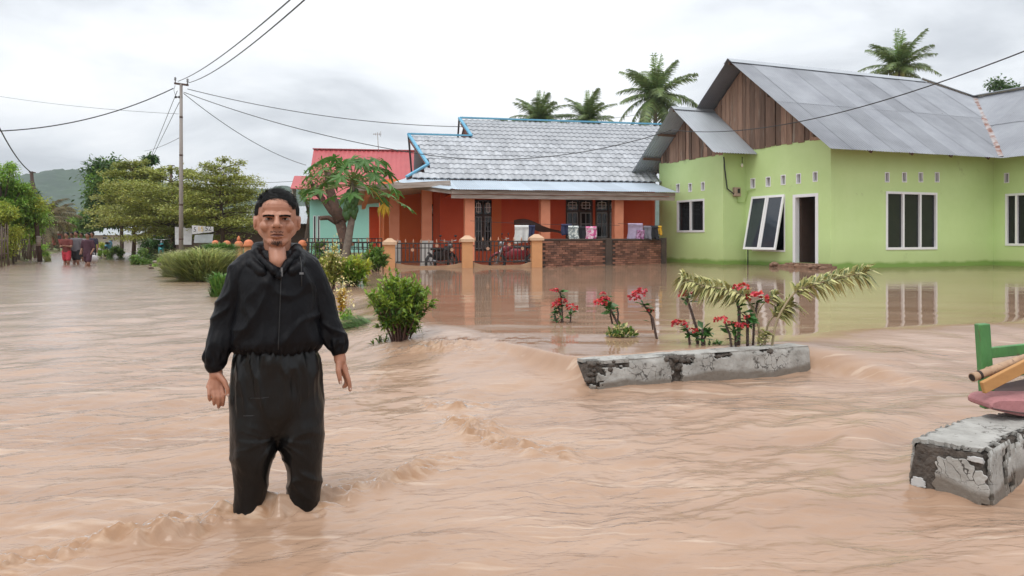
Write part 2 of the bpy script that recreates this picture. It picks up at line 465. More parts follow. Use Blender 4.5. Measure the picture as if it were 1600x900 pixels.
mat('red_bract', (0.62, 0.055, 0.07), 0.45, (0.50, 0.04, 0.05), scale=30, island=0.25, transl=0.15, use_world=True)
mat('pink_bract', (0.72, 0.22, 0.20), 0.5, (0.60, 0.12, 0.12), scale=30, island=0.3, transl=0.15, use_world=True)
mat('cream_petal', (0.72, 0.66, 0.36), 0.5, (0.62, 0.50, 0.18), scale=20, island=0.2, transl=0.2, use_world=True)
mat('dracaena_stem', (0.36, 0.29, 0.17), 0.7, (0.24, 0.19, 0.11), scale=20, use_world=True)
mat('dracaena_edge', (0.60, 0.58, 0.27), 0.45, (0.50, 0.48, 0.20), scale=20, island=0.15, transl=0.2, use_world=True)
mat('dracaena_core', (0.09, 0.15, 0.03), 0.45, (0.07, 0.12, 0.03), scale=20, island=0.25, transl=0.2, use_world=True)
mat('plaster', (0.43, 0.42, 0.395), 0.85, (0.23, 0.22, 0.20), scale=7, bump=0.7, bscale=34, contrast=0.20, detail=9, rust=((0.10, 0.09, 0.08), 0.585, 13), use_world=True)
add_cracks('plaster', 15.0, (0.07, 0.062, 0.055))
add_waterline('plaster', (0.17, 0.145, 0.12), -0.045, -0.02)
mat('plaster_top', (0.52, 0.52, 0.51), 0.8, (0.42, 0.42, 0.415), scale=6, bump=0.3, bscale=30, use_world=True, rust=((0.25, 0.24, 0.23), 0.63, 9))
mat('rubble', (0.125, 0.102, 0.085), 0.95, (0.04, 0.034, 0.029), scale=25, bump=1.0, bscale=40, bdist=0.02, use_world=True)
mat('green_paint', (0.085, 0.27, 0.075), 0.55, (0.05, 0.16, 0.05), scale=9, bump=0.6, stretch=(1, 1, .35), rust=((0.13, 0.085, 0.06), 0.585, 12))
mat('bamboo', (0.46, 0.30, 0.19), 0.6, (0.26, 0.15, 0.09), scale=14, bump=.3, rust=((0.12, 0.07, 0.05), 0.64, 14))
mat('bamboo_end', (0.035, 0.022, 0.018), 0.9)
mat('pale_plank', (0.50, 0.26, 0.09), 0.7, (0.40, 0.20, 0.07), scale=10, stretch=(0.3, 3, 3))
mat('pink_cloth', (0.42, 0.185, 0.19), 0.8, (0.30, 0.13, 0.135), scale=7, bump=0.9, bscale=14, bdist=.02, rust=((0.22, 0.12, 0.10), 0.63, 6))
mat('dark_sheet', (0.09, 0.055, 0.05), 0.8)
mat('skin', (0.42, 0.20, 0.128), 0.46, (0.34, 0.15, 0.092), scale=22, bump=0.12, bscale=160, contrast=0.3, bdist=0.004)
mat('skin_far', (0.26, 0.13, 0.085), 0.6)
mat('hair', (0.006, 0.0055, 0.0055), 0.5, (0.004, 0.004, 0.004), scale=60, spec=0.2)
mat('goatee', (0.022, 0.014, 0.012), 0.8, spec=0.2)
mat('eye_white', (0.55, 0.48, 0.42), 0.25)
mat('iris', (0.015, 0.010, 0.008), 0.12)
mat('lip', (0.20, 0.075, 0.055), 0.5)
mat('nail', (0.58, 0.40, 0.33), 0.35)
mat('nylon', (0.0036, 0.0036, 0.0048), 0.47, (0.005, 0.005, 0.0066), scale=5, bump=0.9, bscale=11, bdist=0.022, spec=0.14, stretch=(1.0, 1.0, .6))
mat('vinyl', (0.0042, 0.0040, 0.0040), 0.33, (0.006, 0.0057, 0.0057), scale=5, bump=0.8, bscale=8, bdist=0.022, spec=0.28, stretch=(1.0, 1.0, .55))
mat('zip_metal', (0.25, 0.25, 0.26), 0.35, metal=0.8)
mat('hill_green', (0.045, 0.085, 0.04), 0.95, (0.018, 0.038, 0.022), scale=0.05, detail=8, use_world=True)
mat('ground_mud', (0.30, 0.19, 0.12), 0.9, (0.20, 0.13, 0.085), scale=0.8, bump=0.4, use_world=True)
mat('verge_green', (0.10, 0.14, 0.035), 0.95, (0.20, 0.14, 0.08), scale=0.7, contrast=0.12, use_world=True)
mat('stick', (0.16, 0.115, 0.085), 0.9, (0.08, 0.06, 0.05), scale=4, rand=0.3)
mat('car_white', (0.62, 0.64, 0.66), 0.35)
mat('far_grey', (0.42, 0.45, 0.47), 0.6)
mat('truck_red', (0.30, 0.05, 0.04), 0.5)
mat('tyre', (0.02, 0.02, 0.02), 0.8)
mat('moto_red', (0.25, 0.02, 0.03), 0.3)
mat('chrome', (0.35, 0.35, 0.36), 0.3, metal=0.9)
mat('banner_white', (0.70, 0.70, 0.72), 0.6)
mat('banner_yellow', (0.65, 0.42, 0.06), 0.6)
mat('banner_black', (0.04, 0.04, 0.05), 0.6)
mat('teal_plastic', (0.03, 0.32, 0.36), 0.4)
mat('blue_plastic', (0.10, 0.42, 0.66), 0.4)

def cloth(name, col, rough=0.85, **k):
    if name not in M: mat(name, col, rough, scale=9, **k)
    return name
# ================================================================== THE SETTING
ROAD_D = np.array((-0.454, 0.891)); ROAD_N = np.array((0.891, 0.454))
YARD_Z = 0.20

def axis(lo, hi, dense_lo, dense_hi, d0, grow, dmax):
    a = list(np.arange(dense_lo, dense_hi + 1e-6, d0))
    d = d0; v = a[-1]
    while v < hi: d = min(d * grow, dmax); v += d; a.append(v)
    d = d0; v = a[0]; b = []
    while v > lo: d = min(d * grow, dmax); v -= d; b.append(v)
    return np.array(b[::-1] + a)

def grid_mesh(name, xs, ys, zfun):
    X, Y = np.meshgrid(xs, ys)
    Z = zfun(X, Y)
    V = np.stack([X, Y, Z], -1).reshape(-1, 3)
    nx, ny = len(xs), len(ys)
    i = (np.arange(ny - 1)[:, None] * nx + np.arange(nx - 1)[None, :]).ravel()
    F = np.stack([i, i + 1, i + nx + 1, i + nx], -1)
    return np_mesh(name, V, F)

def ground_z(X, Y):
    e = X * ROAD_N[0] + Y * ROAD_N[1]; a = X * ROAD_D[0] + Y * ROAD_D[1]
    z = np.full_like(X, -0.36) + 0.05 * fbm(X * 0.5, Y * 0.5, seed=3)
    bank = smooth(1.3, 2.6, e + 0.5 * vnoise(a * 0.25, X * 0 + 2.2)) * smooth(15, 20, a) * smooth(-3.6, -5.6, X)
    z += bank * (0.62 + 0.10 * fbm(X * 0.4, Y * 0.4, seed=8))
    left = smooth(-3.5, -4.6, e + 0.4 * vnoise(a * 0.3, X * 0 + 5.1))
    z += left * (0.56 + 0.12 * fbm(X * 0.4, Y * 0.4, seed=9))
    far = smooth(36, 50, Y) * smooth(4, 9, e)
    z = np.maximum(z, -0.36 + far * 0.9)
    return z
xs = axis(-1400, 1400, -22, 14, 0.55, 1.13, 200); ys = axis(-40, 1900, -2, 46, 0.55, 1.13, 200)
g = obj('ground', grid_mesh('ground', xs, ys, ground_z), 'verge_green'); tag(g, kind='structure')

# ---- flood water: one sheet whose level steps down from the yard to the road
BL0 = np.array((0.53, 5.5)); BT = np.array((0.906, 0.423)); BN = np.array((-0.423, 0.906))
RIDGE = [(-1.95, 2.47), (-1.72, 2.586), (-1.54, 2.72), (-1.31, 2.865), (-1.10, 3.02), (-0.965, 3.09), (-0.80, 3.17), (-0.62, 3.37), (-0.42, 3.58), (-0.27, 3.80)]
RIDGE2 = [(-0.36, 4.55), (-0.20, 4.22), (0.0, 3.98), (0.15, 3.87)]
RIDGE3 = [(-0.55, 5.05), (-0.43, 4.95), (-0.25, 4.95)]
RIDGE4 = [(-1.15, 7.1), (-0.85, 6.9), (-0.55, 6.75), (-0.35, 6.62)]

def poly_dist(X, Y, pl):
    """distance to a polyline, signed side and position along it"""
    best = np.full(X.shape, 1e9); side = np.zeros_like(X); par = np.zeros_like(X); acc = 0
    for (x0, y0), (x1, y1) in zip(pl[:-1], pl[1:]):
        dx, dy = x1 - x0, y1 - y0; l2 = dx * dx + dy * dy
        t = np.clip(((X - x0) * dx + (Y - y0) * dy) / l2, 0, 1)
        qx, qy = X - (x0 + t * dx), Y - (y0 + t * dy)
        d = np.hypot(qx, qy); m = d < best
        best = np.where(m, d, best); side = np.where(m, np.sign(dx * qy - dy * qx), side)
        par = np.where(m, acc + t * math.sqrt(l2), par); acc += math.sqrt(l2)
    return best, side, par / acc

def sm_z0(X, Y): return np.exp(-(((X - 1.6) / 1.5) ** 2 + ((Y - 4.4) / 1.2) ** 2))

def water_z(X, Y, detail=True):
    s = (X - BL0[0]) * BN[0] + (Y - BL0[1]) * BN[1]; t = (X - BL0[0]) * BT[0] + (Y - BL0[1]) * BT[1]
    wob = 0.18 * vnoise(t * 0.9, s * 0.4, seed=5)
    k1 = smooth(-0.15, 0.1, t); k2 = smooth(2.05, 2.45, t)
    a = 0.0 * (1 - k1) + 0.03 * k1 * (1 - k2) - 1.35 * k2
    b = 1.75 * (1 - k1) + 0.26 * k1 * (1 - k2) + 0.55 * k2
    a = np.where(k1 > 0.99, a, a + wob * (1 - k1)); b = b + wob * (1 - k1 * (1 - k2))
    tt = np.clip((s - a) / (b - a), 0, 1)
    L = YARD_Z * (0.55 * tt * tt * (3 - 2 * tt) + 0.45 * tt)
    e2 = (X + 1.1) * 0.95 + (Y - 7.5) * 0.31
    yard = smooth(-0.9, 0.7, e2 + 0.25 * vnoise(Y * 0.6, X * 0 + 3))
    L = L * yard
    if not detail: return L
    calm = smooth(0.55, 0.97, L / YARD_Z)
    # rolling flow on the road
    fl = X * 0.86 + Y * 0.5; fc = -X * 0.5 + Y * 0.86
    far = 1.0 / (1.0 + (np.maximum(Y, 0) / 16.0) ** 2)
    roll = 0.034 * fbm(fl * 1.5, fc * 2.8, octaves=3, seed=21) + 0.010 * fbm(fl * 5.0, fc * 10.0, octaves=3, seed=22)
    rip = np.abs(vnoise(fl * 8.0 + 2.0 * vnoise(fl * 2, fc * 2, seed=4), fc * 15.0, seed=31)); rip = 0.0022 * (1 - rip) ** 2
    ampl = (1 - calm) * far
    # smooth tongue of water in the gap of the kerbs and below it
    sm_zone = np.exp(-(((X - 1.6) / 1.5) ** 2 + ((Y - 4.4) / 1.2) ** 2))
    chop = 0.0062 * fbm(fl * 11 + 1.5 * vnoise(fl * 3, fc * 3, seed=9), fc * 24, octaves=3, seed=23, gain=.55) * (Y < 9) * (0.35 + 0.9 * smooth(-.35, .45, fbm(fl * .8, fc * 1.4, octaves=2, seed=24)))
    h = L + ampl * (1 - .8 * sm_z0(X, Y)) * chop + ampl * (roll * (1 + 0.4 * sm_zone) + rip * (1 - 0.75 * sm_zone))
    h += sm_zone * 0.045 * fbm(fl * 1.15, fc * 2.7 + .6 * vnoise(fl, fc, seed=7), octaves=2, seed=77, gain=.35)
    # calm yard: low long ripples
    h += calm * (0.0022 * fbm(X * 1.2, Y * 4.0, octaves=3, seed=41) + 0.0011 * np.sin(Y * 9 + 2.5 * fbm(X * 0.5, Y * 0.5, seed=2))) * far
    # slope water: streaks down the fall
    slope = np.clip(tt * (1 - tt) * 4, 0, 1) * yard
    h += slope * 0.010 * fbm(t * 4.5, s * 1.1, octaves=3, seed=51)
    # breaking crests
    near = (np.abs(X) < 5) & (Y < 10)
    for pl, amp, wid, sd_ in ((RIDGE, 0.058, 0.036, 61), (RIDGE2, 0.058, 0.06, 62), (RIDGE3, 0.052, 0.05, 63), (RIDGE4, 0.05, 0.08, 64)):
        wx = X + 0.035 * vnoise(X * 9, Y * 9, seed=sd_) + 0.012 * vnoise(X * 28, Y * 28, seed=sd_ + 3)
        wy = Y + 0.035 * vnoise(X * 9 + 40, Y * 9, seed=sd_) + 0.012 * vnoise(X * 28 + 9, Y * 28, seed=sd_ + 4)
        d, sd, pr = poly_dist(wx, wy, pl)
        w = np.where(sd > 0, wid * 2.6, wid)
        env = np.exp(-(d / w) ** 2) * (0.35 + 0.65 * smooth(0.0, 0.25, pr) * smooth(1.0, 0.75, pr))
        lump = 0.55 + 1.15 * fbm(X * 11, Y * 20, octaves=4, seed=sd_ + 9, gain=.58)
        h += np.where(near, amp * env * np.clip(lump, 0.05, 1.6), 0)
        churn = np.exp(-(d / (wid * 4.5)) ** 2) * (sd > 0)
        h += np.where(near, 0.024 * churn * fbm(X * 11, Y * 22, octaves=3, seed=sd_ + 11, gain=.5), 0)
    # water piling up against the man's shins and a hollow behind
    for (mx, my) in ((-1.06, 3.08), (-0.83, 3.10)):
        dd = np.hypot((X - mx) / 1.0, (Y - my) / 0.9)
        h += 0.026 * np.exp(-((dd - 0.09) / 0.05) ** 2) * (0.7 + 0.6 * vnoise(X * 25, Y * 25, seed=91)) * (Y < my + 0.06)
    return h
xs = axis(-420, 330, -2.2, 0.9, 0.0095, 1.03, 30); ys = axis(-6, 900, 2.35, 4.4, 0.0095, 1.022, 30)
flood = obj('flood_water', grid_mesh('flood_water', xs, ys, water_z), mat('flood', (0.5, 0.3, 0.2)))
tag(flood, kind='structure')
def add_froth_tint():
    """aerated, silt-laden water along the breaking crests and their missing sky reflection, painted in (stored per vertex)"""
    P = np.empty(len(flood.data.vertices) * 3, np.float32); flood.data.vertices.foreach_get('co', P); P = P.reshape(-1, 3).astype(float)
    X, Y = P[:, 0], P[:, 1]; f = np.zeros(len(X)); m = (np.abs(X) < 4) & (Y < 9) & (Y > 2)
    x, y = X[m], Y[m]; acc = np.zeros(len(x))
    for pl, wid in ((RIDGE, .055), (RIDGE2, .11), (RIDGE3, .08), (RIDGE4, .12)):
        d, sd, pr = poly_dist(x + .05 * vnoise(x * 8, y * 8, seed=3), y + .05 * vnoise(x * 8, y * 8 + 9, seed=4), pl)
        acc = np.maximum(acc, np.exp(-(d / np.where(sd > 0, wid * 1.9, wid)) ** 2))
    n = fbm(x * 12, y * 26, octaves=3, seed=8, gain=.5)
    f[m] = np.clip(acc * (0.75 + 1.1 * n), 0, 1)
    a = flood.data.attributes.new('froth_tint', 'FLOAT', 'POINT'); a.data.foreach_set('value', f.astype(np.float32))
add_froth_tint()
def water_at(x, y): return float(water_z(np.array([float(x)]), np.array([float(y)]), False)[0])

def make_flood_material():
    m = M['flood']; N, L = m.node_tree.nodes, m.node_tree.links
    for n in list(N):
        if n.type not in ('BSDF_PRINCIPLED', 'OUTPUT_MATERIAL'): N.remove(n)
    N.remove(N['Principled BSDF'])
    df = N.new('ShaderNodeBsdfDiffuse'); gl = N.new('ShaderNodeBsdfGlossy'); gl.inputs['Roughness'].default_value = 0.06
    fr = N.new('ShaderNodeFresnel'); fr.inputs['IOR'].default_value = 1.38
    ms = N.new('ShaderNodeMixShader'); L.new(fr.outputs[0], ms.inputs[0]); L.new(df.outputs[0], ms.inputs[1]); L.new(gl.outputs[0], ms.inputs[2])
    L.new(ms.outputs[0], N['Material Output'].inputs['Surface'])
    g = N.new('ShaderNodeNewGeometry')
    def noise(scale, stretch, detail=3, rot=0.0, dist=0.0):
        mp = N.new('ShaderNodeMapping'); mp.inputs['Scale'].default_value = stretch; mp.inputs['Rotation'].default_value = (0, 0, rot)
        L.new(g.outputs['Position'], mp.inputs['Vector'])
        n = N.new('ShaderNodeTexNoise'); n.inputs['Scale'].default_value = scale; n.inputs['Detail'].default_value = detail
        n.inputs['Distortion'].default_value = dist
        L.new(mp.outputs[0], n.inputs['Vector']); return n.outputs['Fac']
    # silt: slow clouds of colour
    na = noise(0.55, (1, 1.6, 1), 5, 0.4, 0.6); nb_ = noise(1.6, (0.35, 2.2, 1), 5, 0.52, 0.8)
    nm = N.new('ShaderNodeMath'); nm.operation = 'MULTIPLY_ADD'; nm.inputs[1].default_value = 0.5; L.new(nb_, nm.inputs[0])
    nh_ = N.new('ShaderNodeMath'); nh_.operation = 'MULTIPLY'; nh_.inputs[1].default_value = 0.5; L.new(na, nh_.inputs[0]); L.new(nh_.outputs[0], nm.inputs[2])
    n0 = nm.outputs[0]
    rp = N.new('ShaderNodeValToRGB'); L.new(n0, rp.inputs[0])
    rp.color_ramp.elements[0].position = 0.36; rp.color_ramp.elements[0].color = (0.318, 0.195, 0.126, 1)
    rp.color_ramp.elements[1].position = 0.62; rp.color_ramp.elements[1].color = (0.415, 0.278, 0.195, 1)
    # thin lines of lighter silt foam drawn out by the current
    fl_ = noise(3.2, (0.30, 3.4, 1), 6, 0.52, 1.2); fm = N.new('ShaderNodeMapRange'); fm.inputs['From Min'].default_value = .60; fm.inputs['From Max'].default_value = .70; fm.inputs['To Max'].default_value = .55
    L.new(fl_, fm.inputs['Value']); fx = N.new('ShaderNodeMix'); fx.data_type = 'RGBA'; L.new(fm.outputs[0], fx.inputs['Factor']); L.new(rp.outputs[0], fx.inputs[6]); fx.inputs[7].default_value = (0.55, 0.42, 0.325, 1)
    at_ = N.new('ShaderNodeAttribute'); at_.attribute_name = 'froth_tint'
    mf = N.new('ShaderNodeMix'); mf.data_type = 'RGBA'; L.new(at_.outputs['Fac'], mf.inputs['Factor']); L.new(fx.outputs[2], mf.inputs[6])
    fn = noise(16.0, (0.7, 2.0, 1), 4); fc_ = N.new('ShaderNodeValToRGB'); L.new(fn, fc_.inputs[0])
    fc_.color_ramp.elements[0].position = .45; fc_.color_ramp.elements[0].color = (0.345, 0.20, 0.115, 1); fc_.color_ramp.elements[1].position = .66; fc_.color_ramp.elements[1].color = (0.48, 0.335, 0.235, 1)  # crest colour: silt and flecks, plus the lack of sky reflection painted in
    L.new(fc_.outputs[0], mf.inputs[7]); L.new(mf.outputs[2], df.inputs['Color'])
    rg = N.new('ShaderNodeMath'); rg.operation = 'MULTIPLY_ADD'; rg.inputs[1].default_value = .25; L.new(at_.outputs['Fac'], rg.inputs[0]); L.new(rg.outputs[0], gl.inputs['Roughness'])
    # light comes back out of the silty water itself, so its body follows the surface tilt only in part
    va = N.new('ShaderNodeVectorMath'); va.operation = 'ADD'; va.inputs[1].default_value = (0, 0, 0.9); L.new(g.outputs['Normal'], va.inputs[0])
    vn = N.new('ShaderNodeVectorMath'); vn.operation = 'NORMALIZE'; L.new(va.outputs[0], vn.inputs[0]); L.new(vn.outputs[0], df.inputs['Normal'])
    # ripples; the yard (higher level) is calmer
    sp = N.new('ShaderNodeSeparateXYZ'); L.new(g.outputs['Position'], sp.inputs[0])
    calm = N.new('ShaderNodeMapRange'); calm.inputs['From Min'].default_value = 0.13; calm.inputs['From Max'].default_value = 0.195
    calm.inputs['To Min'].default_value = 1.0; calm.inputs['To Max'].default_value = 0.07
    L.new(sp.outputs['Z'], calm.inputs['Value'])
    # sub-pixel chop of the running road water blurs its reflections; the pooled yard stays a mirror
    rb = N.new('ShaderNodeMapRange'); rb.inputs['From Min'].default_value = 0.10; rb.inputs['From Max'].default_value = 0.19; rb.inputs['To Min'].default_value = 0.20; rb.inputs['To Max'].default_value = 0.045
    L.new(sp.outputs['Z'], rb.inputs['Value']); L.new(rb.outputs[0], rg.inputs[2])
    r1 = noise(5.5, (0.8, 2.4, 1), 2.5, 0.5, 0.7)
    r2 = noise(24.0, (0.7, 1.8, 1), 2, 0.45, 0.5)
    pat = noise(0.9, (0.7, 1.5, 1), 2, 0.5, 1.0)
    pm = N.new('ShaderNodeMapRange'); pm.inputs['From Min'].default_value = 0.36; pm.inputs['From Max'].default_value = 0.62; pm.inputs['To Min'].default_value = 0.22; pm.inputs['To Max'].default_value = 1.15
    L.new(pat, pm.inputs['Value'])
    cm = N.new('ShaderNodeMath'); cm.operation = 'MULTIPLY'; L.new(calm.outputs[0], cm.inputs[0]); L.new(pm.outputs[0], cm.inputs[1])
    bp1 = N.new('ShaderNodeBump'); bp1.inputs['Distance'].default_value = 0.012; L.new(r1, bp1.inputs['Height']); L.new(cm.outputs[0], bp1.inputs['Strength'])
    bp2 = N.new('ShaderNodeBump'); bp2.inputs['Distance'].default_value = 0.0028; L.new(r2, bp2.inputs['Height']); L.new(cm.outputs[0], bp2.inputs['Strength'])
    L.new(bp1.outputs[0], bp2.inputs['Normal'])
    L.new(bp2.outputs[0], gl.inputs['Normal']); L.new(bp2.outputs[0], fr.inputs['Normal'])
make_flood_material()

# ---- far wooded hills
def hill(name, dist, h0, seed, x0, x1, depth):
    xs = np.linspace(x0, x1, 260); ys = np.linspace(0, depth, 70)
    def zf(X, Y):
        k = np.sin(np.clip(Y / depth, 0, 1) * math.pi * 0.5)
        prof = 0.72 + 0.28 * np.exp(-((X + 480) / 85.0) ** 2) + 0.10 * fbm(X / 120.0, X * 0, seed=seed)
        z = h0 * prof * k + 7.0 * fbm(X / 60, Y / 60, octaves=4, seed=seed + 1) * k
        z += 5.5 * np.abs(vnoise(X / 8.0, Y / 8.0, seed=seed + 2)) * k + 2.5 * np.abs(vnoise(X / 3.5, Y / 3.5, seed=seed + 6))
        return z - 2.0 + 0 * Y
    me = grid_mesh(name, xs, ys, zf)
    o = obj(name, me, 'hill_green'); o.location = (0, dist, 0); tag(o, kind='structure')
hill('hills', 640, 72, 101, -640, 560, 230)
hill('far_hills', 1300, 80, 131, -1500, 1400, 420)

# ---- air
def make_haze():
    mb = MB(); mb.span((-1700, -280, -3.5), (1700, 2300, 135))
    m = bpy.data.materials.new('haze_air'); m.use_nodes = True
    N, L = m.node_tree.nodes, m.node_tree.links
    N.remove(N['Principled BSDF'])
    pv = N.new('ShaderNodeVolumePrincipled')
    pv.inputs['Color'].default_value = (0.80, 0.87, 0.95, 1)
    pv.inputs['Density'].default_value = 0.0003
    pv.inputs['Anisotropy'].default_value = 0.0
    L.new(pv.outputs[0], N['Material Output'].inputs['Volume'])
    o = obj('haze', mb.mesh('haze'), m); tag(o, kind='stuff')
make_haze()
# ================================================================== HOUSES
class Lot:
    """a house plot: local u (along the front), v (away), with pixel look-up on its walls"""
    def __init__(s, px, Y, rot):
        s.o = Vector(((px - 800) / F_PX * Y, Y)); s.rot = rot
        s.u = Vector((math.cos(rot), math.sin(rot))); s.v = Vector((-math.sin(rot), math.cos(rot)))
    def w(s, uv): return s.o + s.u * uv[0] + s.v * uv[1]
    def hit(s, px, py, o, d):
        """parameter t along o + d*t (local) and height seen at the pixel"""
        a = s.w(o); b = s.u * d[0] + s.v * d[1]; k = (px - 800) / F_PX
        t = (k * a.y - a.x) / (b.x - k * b.y); Y = a.y + b.y * t
        return t, CAM_H - (py - HORIZON) / F_PX * Y
    def rect(s, x0, x1, y0, y1, o, d):
        t0, za = s.hit(x0, y0, o, d); t1, zb = s.hit(x1, y0, o, d)
        _, zc = s.hit(x0, y1, o, d); _, zd = s.hit(x1, y1, o, d)
        return min(t0, t1), max(t0, t1), (zc + zd) / 2, (za + zb) / 2     # t0,t1,zlow,zhigh

def wall_holes(mb, o, d, inward, L, z0, z1, holes, th=0.15):
    """wall o..o+d*L between z0 and z1 with rectangular holes (t0,t1,za,zb) and their reveals"""
    o, d, n = Vector((*o, 0)), Vector((*d, 0)), Vector((*inward, 0))
    ts = sorted({0.0, L} | {h[0] for h in holes} | {h[1] for h in holes})
    zs = sorted({z0, z1} | {h[2] for h in holes} | {h[3] for h in holes})
    P = lambda t, z, k: o + d * t + n * (th * k) + Vector((0, 0, z))
    def solid(i, j):
        if i < 0 or j < 0 or i >= len(ts) - 1 or j >= len(zs) - 1: return False
        tm, zm = (ts[i] + ts[i + 1]) / 2, (zs[j] + zs[j + 1]) / 2
        return not any(h[0] < tm < h[1] and h[2] < zm < h[3] for h in holes)
    for i in range(len(ts) - 1):
        for j in range(len(zs) - 1):
            if not solid(i, j): continue
            a, b, c, e = ts[i], ts[i + 1], zs[j], zs[j + 1]
            mb.add([P(a, c, 0), P(b, c, 0), P(b, e, 0), P(a, e, 0)], [(0, 1, 2, 3)])
            mb.add([P(a, c, 1), P(b, c, 1), P(b, e, 1), P(a, e, 1)], [(3, 2, 1, 0)])
            if not solid(i - 1, j): mb.add([P(a, c, 0), P(a, e, 0), P(a, e, 1), P(a, c, 1)], [(0, 1, 2, 3)])
            if not solid(i + 1, j): mb.add([P(b, c, 0), P(b, e, 0), P(b, e, 1), P(b, c, 1)], [(3, 2, 1, 0)])
            if not solid(i, j - 1): mb.add([P(a, c, 0), P(b, c, 0), P(b, c, 1), P(a, c, 1)], [(3, 2, 1, 0)])
            if not solid(i, j + 1): mb.add([P(a, e, 0), P(b, e, 0), P(b, e, 1), P(a, e, 1)], [(0, 1, 2, 3)])

def frame_rect(mb, o, d, out, t0, t1, z0, z1, w, depth, proud=0.02):
    """a rectangular picture-frame of bars of width w inside the rectangle"""
    o, d, n = Vector((*o, 0)), Vector((*d, 0)), Vector((*out, 0))
    def bx(a, b, c, e):
        q = [o + d * t + Vector((0, 0, z)) + n * proud for t, z in ((a, c), (b, c), (b, e), (a, e))]
        mb.slab(q, -n * depth)
    bx(t0, t1, z0, z0 + w); bx(t0, t1, z1 - w, z1); bx(t0, t0 + w, z0 + w, z1 - w); bx(t1 - w, t1, z0 + w, z1 - w)

def panel(o, d, out, t0, t1, z0, z1, th, off):
    o, d, n = Vector((*o, 0)), Vector((*d, 0)), Vector((*out, 0))
    mb = MB(); mb.slab([o + d * t + Vector((0, 0, z)) + n * off for t, z in ((t0, z0), (t1, z0), (t1, z1), (t0, z1))], -n * th)
    return mb

def window(parent, o, d, out, r, splits, fw=0.07, name='window', fmat='white_frame', gmat='dark_glass', rails=()):
    """fixed window: frame with mullions, one pane per light"""
    t0, t1, z0, z1 = r
    mb = MB(); frame_rect(mb, o, d, out, t0, t1, z0, z1, fw, 0.12)
    n = splits; W = (t1 - t0)
    o3, d3, n3 = Vector((*o, 0)), Vector((*d, 0)), Vector((*out, 0))
    for i in range(1, n):
        c = t0 + W * i / n
        mb.slab([o3 + d3 * t + Vector((0, 0, z)) + n3 * 0.018 for t, z in ((c - fw / 2, z0 + fw), (c + fw / 2, z0 + fw), (c + fw / 2, z1 - fw), (c - fw / 2, z1 - fw))], -n3 * 0.10)
    wdw = mb.build(name, fmat, parent)
    for i in range(n):
        a = t0 + W * i / n + fw * 0.5; b = t0 + W * (i + 1) / n - fw * 0.5
        panel(o, d, out, a, b, z0 + fw * 0.6, z1 - fw * 0.6, 0.012, -0.045).build('pane', gmat, wdw)
    return wdw

def corrugated(w, l, pitch=0.076, amp=0.010, per=4):
    """corrugated sheet: x across 0..w, y down the slope 0..l, z out"""
    n = max(2, int(round(w / pitch * per)))
    xs = np.linspace(0, w, n + 1); z = amp * np.sin(xs / pitch * 2 * math.pi)
    V = np.concatenate([np.stack([xs, np.zeros_like(xs), z], 1), np.stack([xs, np.full_like(xs, l), z], 1)])
    i = np.arange(n); F = np.stack([i, i + n + 1, i + n + 2, i + 1], 1)
    return V, F

SHEETS = {}
def roof_slope(parent, origin, along, down, W, Lg, cols, rows, matn, clip=(), pitch=0.076, amp=0.010, over=0.06, lift=0.012, name='roof_sheet', seed=1):
    """sheets on a slope plane: origin at the ridge corner, 'along' the ridge, 'down' the slope (unit vectors)"""
    along, down = Vector(along).normalized(), Vector(down).normalized(); nrm = along.cross(down)
    if nrm.z < 0: nrm = -nrm
    rr = random.Random(seed)
    w, l = W / cols, Lg / rows
    key = (round(w, 3), round(l, 3), pitch, amp, matn)
    for c in range(cols):
        for r in range(rows):
            V, F = corrugated(w + over, l + over * 1.6, pitch, amp)
            o = Vector(origin) + along * (w * c) + down * (l * r - (over if r else 0)) + nrm * (lift * (rows - 1 - r) + 0.006 * (c % 2) + rr.uniform(0, 0.003))
            mtx = Matrix((along, down, nrm)).transposed().to_4x4(); mtx.translation = o
            cut = False
            if clip:
                corners = [mtx @ Vector((x, y, 0)) for x in (0, w + over) for y in (0, l + over * 1.6)]
                skip = False
                for p0, n0 in clip:
                    ds = [(q - Vector(p0)).dot(Vector(n0)) for q in corners]
                    if min(ds) > 0: skip = True
                    elif max(ds) > 0: cut = True
                if skip: continue
            if not cut:
                if key not in SHEETS:
                    me = np_mesh(name, V, F, True); me.materials.append(M[matn]); SHEETS[key] = me
                ob = bpy.data.objects.new(name, SHEETS[key]); link(ob, parent); ob.matrix_local = mtx
            else:
                bm = bmesh.new()
                vs_ = [bm.verts.new(mtx @ Vector(p)) for p in V]
                for f in F: bm.faces.new([vs_[k] for k in f])
                for p0, n0 in clip:
                    bmesh.ops.bisect_plane(bm, geom=bm.verts[:] + bm.edges[:] + bm.faces[:], plane_co=Vector(p0), plane_no=Vector(n0), clear_outer=True)
                if len(bm.faces):
                    me = bpy.data.meshes.new(name); bm.to_mesh(me); me.polygons.foreach_set('use_smooth', [True] * len(me.polygons))
                    obj(name, me, matn, parent)
                bm.free()

def planks(parent, u, v0, v1, z0, top, width, matn='plank', name='plank', seed=3, th=0.025, out=-1):
    """upright boards filling a gable in the plane u; top(v) gives the height"""
    rr = random.Random(seed); v = v0
    while v < v1 - 0.02:
        w = min(width * rr.uniform(0.75, 1.25), v1 - v); a, b = v + 0.010, v + w - 0.010
        zb = z0 - rr.uniform(0.0, 0.05)
        pts = [(a, zb), (b, zb), (b, max(top(b), zb + .02)), ((a + b) / 2, max(top((a + b) / 2), zb + .03)), (a, max(top(a), zb + .02))]
        off = rr.uniform(0.0, 0.03)
        mb = MB(); mb.slab([Vector((u + out * off, p, z)) for p, z in pts], (out * -th, 0, 0))
        mb.build(name, matn, parent)
        v += w

